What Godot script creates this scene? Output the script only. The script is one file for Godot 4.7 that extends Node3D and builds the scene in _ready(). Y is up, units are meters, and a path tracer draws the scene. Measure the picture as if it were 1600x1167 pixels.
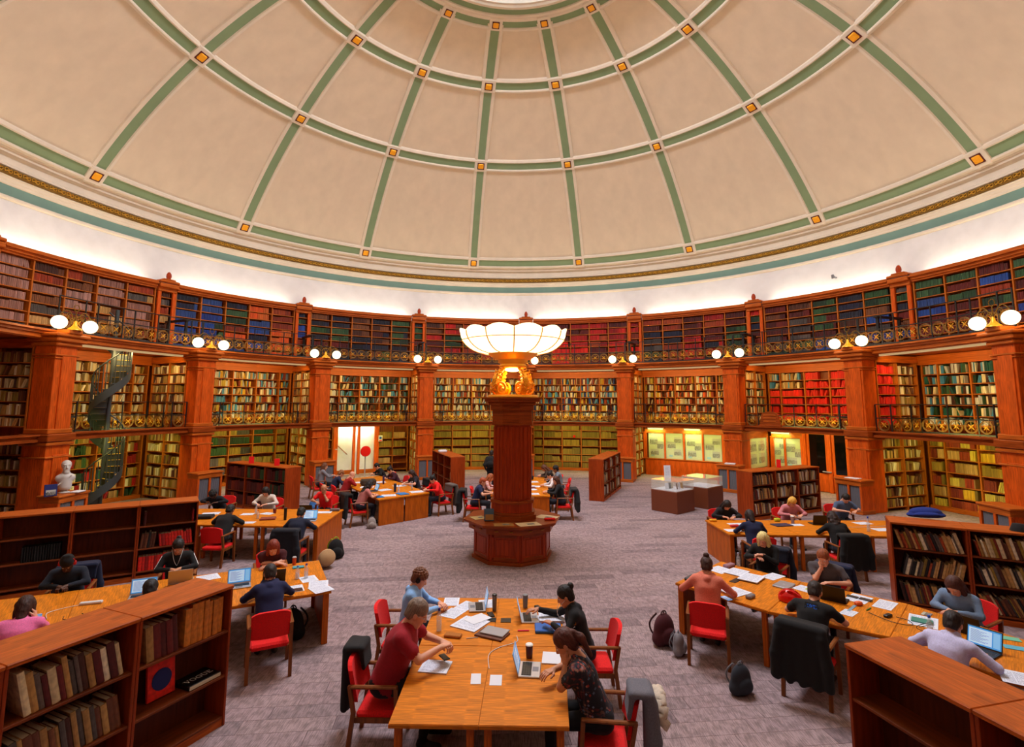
extends Node3D
# A round domed reading room: 16 piers, two galleries of books, spokes of desks and low bookcases, a central lamp column.
# y is up, the floor is y = 0, metres. Azimuth 0 is the far side (-z); bay k counts sixteenths of the circle.

const A0 := 0.0328
const STEP := PI / 8.0
const R_FRONT := 15.05      # front of the wall bookcases
const R_WALL := 15.42
const R_PIER := 12.57
const Y_GAL1 := 2.55
const Y_GAL2 := 5.42
const COL := Vector3(0, 0, 1.06)

var M := {}
var cache := {}
var taken := {}
var rng := RandomNumberGenerator.new()
var fold := FastNoiseLite.new()
var book_xf: Array[Transform3D] = []
var book_col: PackedColorArray = PackedColorArray()


class MB:
	var v := PackedVector3Array()
	var n := PackedVector3Array()
	var t := PackedVector2Array()
	var ix := PackedInt32Array()

	# corners clockwise as seen from the front
	func quad(a: Vector3, b: Vector3, c: Vector3, d: Vector3) -> void:
		var nn := (c - a).cross(b - a)
		if nn.length_squared() < 1e-14:
			nn = (d - a).cross(c - a)
		nn = nn.normalized()
		var i := v.size()
		v.append_array([a, b, c, d])
		n.append_array([nn, nn, nn, nn])
		t.append_array([Vector2(0, 0), Vector2(1, 0), Vector2(1, 1), Vector2(0, 1)])
		ix.append_array([i, i + 1, i + 2, i, i + 2, i + 3])

	func tri(a: Vector3, b: Vector3, c: Vector3) -> void:
		var nn := (c - a).cross(b - a).normalized()
		var i := v.size()
		v.append_array([a, b, c])
		n.append_array([nn, nn, nn])
		t.append_array([Vector2(0, 0), Vector2(1, 0), Vector2(1, 1)])
		ix.append_array([i, i + 1, i + 2])

	func box(size: Vector3, xf := Transform3D()) -> void:
		var h := size / 2.0
		var p := []
		for i in 8:
			p.append(xf * Vector3(h.x if i & 1 else -h.x, h.y if i & 2 else -h.y, h.z if i & 4 else -h.z))
		quad(p[6], p[7], p[5], p[4])
		quad(p[3], p[2], p[0], p[1])
		quad(p[7], p[3], p[1], p[5])
		quad(p[2], p[6], p[4], p[0])
		quad(p[2], p[3], p[7], p[6])
		quad(p[4], p[5], p[1], p[0])

	func bar(a: Vector3, b: Vector3, w: float, d: float) -> void:
		var z := (b - a)
		var up := Vector3.UP if absf(z.normalized().y) < 0.95 else Vector3.RIGHT
		var bs := Basis.looking_at(z.normalized(), up)
		box(Vector3(w, d, z.length()), Transform3D(bs, (a + b) / 2.0))

	# rows of points; smooth normals; clockwise when rows go down and columns go right as seen from the front
	func grid(rows: Array, wrap := false) -> void:
		var nr := rows.size()
		var nc: int = rows[0].size()
		var i0 := v.size()
		for r in nr:
			for c in nc:
				var cl: int = (c - 1 + nc) % nc if wrap else maxi(c - 1, 0)
				var cr: int = (c + 1) % nc if wrap else mini(c + 1, nc - 1)
				var du: Vector3 = rows[r][cr] - rows[r][cl]
				var dv: Vector3 = rows[mini(r + 1, nr - 1)][c] - rows[maxi(r - 1, 0)][c]
				if du.length_squared() < 1e-12:
					du = rows[mini(r + 1, nr - 1)][cr] - rows[mini(r + 1, nr - 1)][cl]
					if du.length_squared() < 1e-12:
						du = rows[maxi(r - 1, 0)][cr] - rows[maxi(r - 1, 0)][cl]
				v.append(rows[r][c])
				n.append(dv.cross(du).normalized())
				t.append(Vector2(float(c) / (nc - 1), float(r) / (nr - 1)))
		for r in nr - 1:
			for c in (nc if wrap else nc - 1):
				var c1: int = (c + 1) % nc
				var a := i0 + r * nc + c
				var b := i0 + r * nc + c1
				var d := i0 + (r + 1) * nc + c
				var e := i0 + (r + 1) * nc + c1
				ix.append_array([a, b, e, a, e, d])

	func tube(pts: Array, rad: Array, sides := 8, cap := true) -> void:
		var rows := []
		var u := Vector3.ZERO
		for i in pts.size():
			var dir: Vector3 = (pts[mini(i + 1, pts.size() - 1)] - pts[maxi(i - 1, 0)]).normalized()
			if u == Vector3.ZERO:
				u = dir.cross(Vector3.UP if absf(dir.y) < 0.9 else Vector3.RIGHT).normalized()
			u = (u - dir * u.dot(dir)).normalized()
			var w := u.cross(dir)
			var row := []
			for s in sides:
				var a := TAU * s / sides
				row.append(pts[i] + (u * cos(a) + w * sin(a)) * rad[mini(i, rad.size() - 1)])
			rows.append(row)
		grid(rows, true)
		if cap:
			for e in [0, pts.size() - 1]:
				for s in range(1, sides - 1):
					if e == 0:
						tri(rows[e][0], rows[e][s + 1], rows[e][s])
					else:
						tri(rows[e][0], rows[e][s], rows[e][s + 1])

	# profile of (radius, y) from the top down, outside facing out
	func lathe(prof: Array, seg := 24, a_from := 0.0, a_to := TAU, c := Vector3.ZERO) -> void:
		var full := absf(a_to - a_from - TAU) < 1e-4
		var rows := []
		for p in prof:
			var row := []
			for s in (seg if full else seg + 1):
				var a := a_from + (a_to - a_from) * s / seg
				row.append(c + Vector3(p.x * sin(a), p.y, p.x * cos(a)))
			rows.append(row)
		grid(rows, full)

	# the same with hard edges between the profile's pieces
	func lathe_hard(prof: Array, seg := 24, a_from := 0.0, a_to := TAU, c := Vector3.ZERO) -> void:
		for i in prof.size() - 1:
			lathe([prof[i], prof[i + 1]], seg, a_from, a_to, c)

	# a polygon (x, z) clockwise seen from above, pulled from y0 to y1
	func prism(poly: Array, y0: float, y1: float, xf := Transform3D()) -> void:
		var m := poly.size()
		for i in m:
			var p: Vector2 = poly[i]
			var q: Vector2 = poly[(i + 1) % m]
			quad(xf * Vector3(p.x, y1, p.y), xf * Vector3(p.x, y0, p.y), xf * Vector3(q.x, y0, q.y), xf * Vector3(q.x, y1, q.y))
		for i in range(1, m - 1):
			var a: Vector2 = poly[0]
			var b: Vector2 = poly[i]
			var d: Vector2 = poly[i + 1]
			tri(xf * Vector3(a.x, y1, a.y), xf * Vector3(b.x, y1, b.y), xf * Vector3(d.x, y1, d.y))
			tri(xf * Vector3(a.x, y0, a.y), xf * Vector3(d.x, y0, d.y), xf * Vector3(b.x, y0, b.y))

	# sector of a ring round the origin, azimuth measured like pol(): (r sin a, y, -r cos a)
	func sector(r0: float, r1: float, y0: float, y1: float, a: float, b: float, seg: int) -> void:
		for s in seg:
			var p := []
			for e in 2:
				var g := a + (b - a) * (s + e) / seg
				for r in [r0, r1]:
					p.append(Vector3(r * sin(g), 0, -r * cos(g)))
			var lo := Vector3(0, y0, 0)
			var hi := Vector3(0, y1, 0)
			quad(p[0] + hi, p[2] + hi, p[2] + lo, p[0] + lo)
			quad(p[3] + hi, p[1] + hi, p[1] + lo, p[3] + lo)
			quad(p[1] + hi, p[3] + hi, p[2] + hi, p[0] + hi)
			quad(p[0] + lo, p[2] + lo, p[3] + lo, p[1] + lo)
			if s == 0:
				quad(p[1] + hi, p[0] + hi, p[0] + lo, p[1] + lo)
			if s == seg - 1:
				quad(p[2] + hi, p[3] + hi, p[3] + lo, p[2] + lo)

	func surface(am: ArrayMesh, mat: Material = null) -> ArrayMesh:
		var arr := []
		arr.resize(Mesh.ARRAY_MAX)
		arr[Mesh.ARRAY_VERTEX] = v
		arr[Mesh.ARRAY_NORMAL] = n
		arr[Mesh.ARRAY_TEX_UV] = t
		arr[Mesh.ARRAY_INDEX] = ix
		am.add_surface_from_arrays(Mesh.PRIMITIVE_TRIANGLES, arr)
		if mat:
			am.surface_set_material(am.get_surface_count() - 1, mat)
		return am

	func done(mat: Material = null) -> ArrayMesh:
		return surface(ArrayMesh.new(), mat)


# ---------- naming, placing ----------

func numbered(called: String) -> String:
	if not taken.has(called):
		taken[called] = 0
		return called
	taken[called] += 1
	return "%s_%03d" % [called, taken[called]]


func tag(o: Node, label: String, category: String, group := "", kind := "") -> Node:
	if label:
		o.set_meta("label", label)
	if category:
		o.set_meta("category", category)
	if group:
		o.set_meta("group", group)
	if kind:
		o.set_meta("kind", kind)
	return o


func thing(called: String, label: String, category: String, at := Vector3.ZERO, turn := 0.0, group := "", kind := "") -> Node3D:
	var o := Node3D.new()
	o.name = numbered(called)
	add_child(o)
	o.position = at
	o.rotation.y = turn
	tag(o, label, category, group, kind)
	return o


func solo(called: String, mesh: Mesh, mat: Material, label: String, category: String, at := Vector3.ZERO, turn := 0.0, group := "", kind := "") -> MeshInstance3D:
	var o := MeshInstance3D.new()
	o.name = numbered(called)
	o.mesh = mesh
	if mat:
		o.material_override = mat
	add_child(o)
	o.position = at
	o.rotation.y = turn
	tag(o, label, category, group, kind)
	return o


func part(parent: Node3D, called: String, mesh: Mesh, mat: Material, at := Vector3.ZERO, rot := Vector3.ZERO, label := "") -> MeshInstance3D:
	var o := MeshInstance3D.new()
	o.name = called
	o.mesh = mesh
	if mat:
		o.material_override = mat
	parent.add_child(o, true)
	o.position = at
	o.rotation = rot
	if label:
		o.set_meta("label", label)
	return o


# a part given by its place in the room
func wpart(parent: Node3D, called: String, mesh: Mesh, mat: Material, xf: Transform3D) -> MeshInstance3D:
	var o := part(parent, called, mesh, mat)
	o.transform = parent.transform.affine_inverse() * xf
	return o


func pol(k: float, r: float, y := 0.0) -> Vector3:
	var a := A0 + k * STEP
	return Vector3(r * sin(a), y, -r * cos(a))


# frame at azimuth k: +z to the room's centre, +x along the wall to the right
func pxf(k: float, r: float, y := 0.0) -> Transform3D:
	return Transform3D(Basis(Vector3.UP, -(A0 + k * STEP)), pol(k, r, y))


func pturn(k: float) -> float:
	return -(A0 + k * STEP)


func bx(x: float, y: float, z: float, bevel := 0.0) -> Mesh:
	var key := "b%.3f_%.3f_%.3f_%.3f" % [x, y, z, bevel]
	if cache.has(key):
		return cache[key]
	var mesh: Mesh
	var mb := MB.new()
	if bevel <= 0.0:
		mb.box(Vector3(x, y, z))
		mesh = mb.done()
	else:
		mesh = chamfered(Vector3(x, y, z), bevel)
	cache[key] = mesh
	return mesh


func chamfered(s: Vector3, b: float) -> ArrayMesh:
	var mb := MB.new()
	var h := s / 2.0
	var i := h - Vector3(b, b, b)
	for ax in 3:
		for sg in [-1.0, 1.0]:
			var u := Vector3.ZERO
			var w := Vector3.ZERO
			var o := Vector3.ZERO
			o[ax] = sg * h[ax]
			u[(ax + 1) % 3] = i[(ax + 1) % 3]
			w[(ax + 2) % 3] = i[(ax + 2) % 3]
			if sg > 0:
				mb.quad(o - u - w, o - u + w, o + u + w, o + u - w)
			else:
				mb.quad(o - u - w, o + u - w, o + u + w, o - u + w)
	for ax in 3:
		var b1 := (ax + 1) % 3
		var c1 := (ax + 2) % 3
		for sb in [-1.0, 1.0]:
			for sc in [-1.0, 1.0]:
				var p := Vector3.ZERO
				var q := Vector3.ZERO
				p[b1] = sb * h[b1]
				p[c1] = sc * i[c1]
				q[b1] = sb * i[b1]
				q[c1] = sc * h[c1]
				var e := Vector3.ZERO
				e[ax] = i[ax]
				if sb * sc < 0:
					mb.quad(p - e, q - e, q + e, p + e)
				else:
					mb.quad(p + e, q + e, q - e, p - e)
	for sx in [-1.0, 1.0]:
		for sy in [-1.0, 1.0]:
			for sz in [-1.0, 1.0]:
				var p := Vector3(sx * h.x, sy * i.y, sz * i.z)
				var q := Vector3(sx * i.x, sy * h.y, sz * i.z)
				var r := Vector3(sx * i.x, sy * i.y, sz * h.z)
				if sx * sy * sz > 0:
					mb.tri(p, r, q)
				else:
					mb.tri(p, q, r)
	return mb.done()


# ---------- materials ----------

func shade(c: Color, f: float) -> Color:
	return Color(clampf(c.r * f, 0, 1), clampf(c.g * f, 0, 1), clampf(c.b * f, 0, 1))


func flat(key: String, c: Color, rough := 0.6, metal := 0.0) -> StandardMaterial3D:
	if M.has(key):
		return M[key]
	var m := StandardMaterial3D.new()
	m.resource_name = key
	m.albedo_color = c
	m.roughness = rough
	m.metallic = metal
	M[key] = m
	return m


func noise_image(w: int, h: int, freq: float, seed_: int, lo: float, hi: float, stretch := Vector2i(1, 1)) -> Image:
	var fn := FastNoiseLite.new()
	fn.seed = seed_
	fn.frequency = freq
	fn.fractal_octaves = 4
	var im := fn.get_seamless_image(w / stretch.x, h / stretch.y)
	im.resize(w, h, Image.INTERPOLATE_CUBIC)
	var out := Image.create(w, h, false, Image.FORMAT_RGB8)
	for y in h:
		for x in w:
			var g := lerpf(lo, hi, im.get_pixel(x, y).r)
			out.set_pixel(x, y, Color(g, g, g))
	return out


func tex(im: Image) -> ImageTexture:
	im.generate_mipmaps()
	return ImageTexture.create_from_image(im)


func grain(vertical: bool) -> Texture2D:
	var key := "grain_v" if vertical else "grain_h"
	if not cache.has(key):
		var a := noise_image(256, 256, 0.09, 3, 0.80, 1.06, Vector2i(1, 16) if vertical else Vector2i(16, 1))
		var b := noise_image(256, 256, 0.015, 8, 0.86, 1.06, Vector2i(1, 4) if vertical else Vector2i(4, 1))
		for y in 256:
			for x in 256:
				var g := clampf(a.get_pixel(x, y).r * b.get_pixel(x, y).r, 0, 1)
				a.set_pixel(x, y, Color(g, g * lerpf(0.96, 1.0, g), g * lerpf(0.92, 1.0, g)))
		cache[key] = tex(a)
	return cache[key]


func wood(key: String, c: Color, vertical := false, rough := 0.42, scale := 0.9) -> StandardMaterial3D:
	if M.has(key):
		return M[key]
	var m := flat(key, c, rough)
	m.albedo_texture = grain(vertical)
	m.uv1_triplanar = true
	m.uv1_scale = Vector3(scale, scale, scale)
	m.metallic_specular = 0.32
	return m


func cloth(c: Color, key := "") -> StandardMaterial3D:
	if key == "":
		key = "cloth_" + c.to_html(false)
	if M.has(key):
		return M[key]
	var m := flat(key, c, 0.9)
	if not cache.has("weave"):
		cache["weave"] = tex(noise_image(128, 128, 0.08, 21, 0.85, 1.05))
	m.albedo_texture = cache["weave"]
	m.uv1_triplanar = true
	m.uv1_scale = Vector3(5, 5, 5)
	m.rim_enabled = true
	m.rim = 0.25
	return m


func textured(key: String, im: Image, rough := 0.7) -> StandardMaterial3D:
	if M.has(key):
		return M[key]
	var m := flat(key, Color.WHITE, rough)
	m.albedo_texture = tex(im)
	return m


func glow(key: String, c: Color, e: float, albedo := Color(0.9, 0.88, 0.82)) -> StandardMaterial3D:
	if M.has(key):
		return M[key]
	var m := flat(key, albedo, 0.4)
	m.emission_enabled = true
	m.emission = c
	m.emission_energy_multiplier = e
	return m


func materials() -> void:
	# oak of the room, in several stains
	wood("oak_v", Color(0.88, 0.37, 0.085), true, 0.45, 1.3)
	wood("oak_h", Color(0.80, 0.40, 0.12), false)
	wood("case_v", Color(0.78, 0.43, 0.14), true)
	wood("case_h", Color(0.76, 0.42, 0.14), false)
	wood("case_back", Color(0.56, 0.27, 0.09), true)
	wood("mahogany_v", Color(0.70, 0.25, 0.085), true, 0.3)
	wood("mahogany_h", Color(0.64, 0.29, 0.10), false, 0.3)
	wood("desk_h", Color(0.90, 0.52, 0.055), false, 0.5, 2.2)
	wood("desk_v", Color(0.80, 0.40, 0.06), true, 0.5, 1.6)
	wood("low_h", Color(0.76, 0.36, 0.09), false, 0.45, 1.6)
	wood("low_v", Color(0.66, 0.26, 0.08), true, 0.4)
	wood("low_dark", Color(0.40, 0.17, 0.06), true, 0.5)
	wood("chair_wood", Color(0.58, 0.33, 0.15), true, 0.4)
	flat("ring_gilt", Color(0.52, 0.38, 0.16), 0.5, 0.4)
	flat("star_gilt", Color(0.78, 0.58, 0.16), 0.45, 0.5)
	flat("iron", Color(0.16, 0.165, 0.18), 0.45, 0.5)
	flat("stair_iron", Color(0.25, 0.28, 0.29), 0.5, 0.35)
	flat("brass", Color(0.78, 0.56, 0.22), 0.32, 0.9)
	var g := flat("gilt", Color(1.0, 0.70, 0.10), 0.4, 0.3)
	var hn := noise_image(256, 256, 0.03, 5, 0.0, 1.0)
	g.heightmap_enabled = true
	g.heightmap_texture = tex(hn)
	g.heightmap_scale = 1.2
	g.uv1_triplanar = true
	g.uv1_scale = Vector3(2.5, 2.5, 2.5)
	flat("gilt_plain", Color(1.0, 0.71, 0.15), 0.4, 0.3)
	var gr := flat("gilt_dark", Color(0.62, 0.45, 0.10), 0.4, 0.6)
	gr.albedo_texture = tex(noise_image(256, 256, 0.05, 9, 0.35, 1.2))
	gr.heightmap_enabled = true
	gr.heightmap_texture = gr.albedo_texture
	gr.heightmap_scale = 2.0
	gr.uv1_triplanar = true
	gr.uv1_scale = Vector3(3.2, 3.2, 3.2)
	# plaster
	var pl := noise_image(256, 256, 0.015, 12, 0.94, 1.0)
	var plaster := {"cream": Color(0.88, 0.825, 0.735), "cream_light": Color(0.90, 0.86, 0.79), "white_wall": Color(0.90, 0.90, 0.91), "sage": Color(0.52, 0.62, 0.47), "teal": Color(0.46, 0.60, 0.56)}
	var pt := tex(pl)
	for k in plaster:
		var m := flat(k, plaster[k], 0.85)
		m.albedo_texture = pt
		m.uv1_triplanar = true
		m.uv1_scale = Vector3(0.35, 0.35, 0.35)
	flat("ox_red", Color(0.33, 0.05, 0.04), 0.6)
	# carpet tiles: short streaks across, several tones
	var st := noise_image(256, 256, 0.22, 31, 0.72, 1.12, Vector2i(1, 16))
	var st2 := noise_image(256, 256, 0.02, 32, 0.8, 1.1)
	for y in 256:
		for x in 256:
			var q := clampf(st.get_pixel(x, y).r * st2.get_pixel(x, y).r, 0, 1)
			st.set_pixel(x, y, Color(q, q, q))
	var stt := tex(st)
	var rough := tex(noise_image(128, 128, 0.25, 33, 0.0, 1.0))
	var tones := [Color(0.66, 0.57, 0.58), Color(0.64, 0.55, 0.56), Color(0.61, 0.53, 0.54), Color(0.67, 0.58, 0.585), Color(0.56, 0.48, 0.495)]
	for i in tones.size():
		var m := flat("carpet%d" % i, tones[i], 0.97)
		m.albedo_texture = stt
		m.uv1_triplanar = true
		m.uv1_world_triplanar = true
		m.uv1_scale = Vector3(1.3, 1.3, 1.3)
		m.uv1_offset = Vector3(0.13 * i, 0, 0.27 * i)
		m.heightmap_enabled = true
		m.heightmap_texture = rough
		m.heightmap_scale = 0.25
	flat("underlay", Color(0.26, 0.22, 0.23), 0.95)
	# lamps
	glow("bowl_glass", Color(1.0, 0.89, 0.68), 1.6, Color(0.95, 0.9, 0.8))
	glow("globe_lamp_glass", Color(1.0, 0.92, 0.72), 2.4)
	glow("cove_tube", Color(1.0, 0.90, 0.68), 3.0)
	glow("strip_tube", Color(1.0, 0.88, 0.60), 0.22)
	glow("fluorescent_tube", Color(0.93, 1.0, 0.62), 0.8)
	glow("skylight_glass", Color(0.86, 0.93, 1.0), 1.6)
	# chairs, papers, small things
	cloth(Color(0.93, 0.03, 0.025), "red_fabric")
	flat("black_plastic", Color(0.03, 0.03, 0.035), 0.4)
	flat("grey_plastic", Color(0.44, 0.45, 0.48), 0.45)
	flat("silver", Color(0.72, 0.72, 0.74), 0.35, 0.6)
	flat("white_plastic", Color(0.85, 0.85, 0.85), 0.4)
	flat("paper_white", Color(0.86, 0.87, 0.90), 0.85)
	flat("page_block", Color(0.80, 0.74, 0.62), 0.9)
	flat("marble", Color(0.80, 0.79, 0.77), 0.45)
	var gl := flat("clear_glass", Color(0.92, 0.96, 0.94, 0.12), 0.03)
	gl.transparency = BaseMaterial3D.TRANSPARENCY_ALPHA
	var pb := flat("clear_plastic", Color(0.85, 0.92, 0.97, 0.25), 0.08)
	pb.transparency = BaseMaterial3D.TRANSPARENCY_ALPHA
	var dg := flat("dark_glass", Color(0.05, 0.05, 0.05, 0.75), 0.06)
	dg.transparency = BaseMaterial3D.TRANSPARENCY_ALPHA
	# written paper
	var wp := Image.create(128, 180, false, Image.FORMAT_RGB8)
	wp.fill(Color(0.86, 0.88, 0.93))
	var r2 := RandomNumberGenerator.new()
	r2.seed = 5
	for row in 22:
		var x := 12
		while x < 112:
			var w := r2.randi_range(4, 14)
			if r2.randf() < 0.85 and row % 9 != 8:
				wp.fill_rect(Rect2i(x, 12 + row * 7, mini(w, 114 - x), 2), Color(0.42, 0.46, 0.58))
			x += w + 3
	textured("written_paper", wp, 0.85)
	var sc := Image.create(160, 100, false, Image.FORMAT_RGB8)
	sc.fill(Color(0.30, 0.62, 0.85))
	sc.fill_rect(Rect2i(6, 8, 110, 84), Color(0.80, 0.90, 0.97))
	for row in 14:
		sc.fill_rect(Rect2i(14, 16 + row * 5, 40 + (row * 37) % 50, 2), Color(0.45, 0.55, 0.65))
	sc.fill_rect(Rect2i(122, 8, 32, 84), Color(0.55, 0.78, 0.92))
	var sm := textured("laptop_screen", sc, 0.25)
	sm.emission_enabled = true
	sm.emission_operator = BaseMaterial3D.EMISSION_OP_MULTIPLY
	sm.emission = Color(0.8, 0.9, 1.0)
	sm.emission_energy_multiplier = 0.35
	sm.emission_texture = sm.albedo_texture
	# old photographs on the display boards
	for i in 4:
		var ph := noise_image(64, 48, 0.07, 60 + i * 7, 0.05, 0.85)
		for x in 64:
			for y in 14 + i * 2:
				ph.set_pixel(x, y, Color(0.72, 0.72, 0.68))
		for b in 5:
			ph.fill_rect(Rect2i(4 + b * 12, 16 + (b * 5 + i * 3) % 12, 9, 22), Color(0.3 + 0.06 * b, 0.29 + 0.06 * b, 0.26 + 0.06 * b))
		textured("photo%d" % i, ph, 0.5)
	# one neutral material for the mass of books, tinted copy by copy
	var bm := flat("bindings", Color.WHITE, 0.6)
	bm.vertex_color_use_as_albedo = true


# ---------- camera, sky, large lights ----------

func stage() -> void:
	var cam := Camera3D.new()
	cam.name = "camera"
	add_child(cam)
	var f := 817.86
	cam.projection = Camera3D.PROJECTION_FRUSTUM
	cam.near = 0.1
	cam.far = 80.0
	cam.size = 1167.0 / f * cam.near
	cam.frustum_offset = Vector2((800.0 - 797.6) / f * cam.near, (533.5 - 583.5) / f * cam.near)
	cam.position = Vector3(0.1785, 3.4595, 13.6745)
	cam.basis = Basis(Vector3.UP, 0.0190) * Basis(Vector3.RIGHT, 0.11953) * Basis(Vector3.BACK, 0.0036)
	cam.current = true
	var we := WorldEnvironment.new()
	we.name = "environment"
	var e := Environment.new()
	e.background_mode = Environment.BG_COLOR
	e.background_color = Color(0.62, 0.74, 0.88)
	e.tonemap_mode = Environment.TONE_MAPPER_LINEAR
	e.tonemap_exposure = 1.4
	e.sdfgi_enabled = true
	e.ssao_enabled = true
	e.ssil_enabled = true
	we.environment = e
	add_child(we)
	# daylight from the glazed eye of the dome
	area(Vector3(0, 17.55, 0), Vector3.DOWN, Vector2(6.4, 6.4), Color(0.98, 0.97, 1.0), E_SKY)
	# the lamp bowl throws its light up into the dome
	var up := OmniLight3D.new()
	up.name = "bowl_light"
	up.light_color = Color(1.0, 0.91, 0.77)
	up.light_energy = E_BOWL
	up.light_size = 0.5
	up.omni_range = 60.0
	up.omni_attenuation = 2.0
	up.shadow_enabled = true
	add_child(up)
	up.position = COL + Vector3(0, 5.15, 0)


const E_SKY := 4.9
const E_BOWL := 7.6
const E_COVE := 1.25
const E_STRIP := 4.2
const E_TUBE := 4.4
const E_GLOBE := 0.55


func area(at: Vector3, towards: Vector3, size: Vector2, c: Color, e: float) -> void:
	var l := AreaLight3D.new()
	l.name = numbered("area_lamp")
	l.area_size = size
	l.area_normalize_energy = false
	l.light_color = c
	l.light_energy = e
	l.area_range = 60.0
	l.area_attenuation = 2.0
	l.shadow_enabled = true
	add_child(l)
	l.position = at
	l.basis = Basis.looking_at(towards, Vector3.UP if absf(towards.normalized().y) < 0.9 else Vector3.BACK)


# a long lamp along the wall at azimuth k, its long side along the wall
func area_along(k: float, r: float, y: float, out: float, up: float, size: Vector2, c: Color, e: float) -> void:
	var t := pxf(k, r, y)
	var dir := (t.basis.z * -out + Vector3.UP * up).normalized()
	var l := AreaLight3D.new()
	l.name = numbered("area_lamp")
	l.area_size = size
	l.area_normalize_energy = false
	l.light_color = c
	l.light_energy = e
	l.area_range = 60.0
	l.area_attenuation = 2.0
	l.shadow_enabled = true
	add_child(l)
	l.position = t.origin
	var x := t.basis.x
	l.basis = Basis(x, (-dir).cross(x).normalized(), -dir)


# ---------- dome, walls, floor ----------

const DS := 19.29
const DY := -0.8

func dome_at(k: float, r: float, lift := 0.0, side := 0.0, along := 0.0) -> Vector3:
	var phi := asin(r / DS) + along / DS
	var rr := (DS - lift) * sin(phi)
	var p := pol(k, rr, DY + (DS - lift) * cos(phi))
	var a := A0 + k * STEP
	return p + Vector3(cos(a), 0, sin(a)) * side


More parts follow.
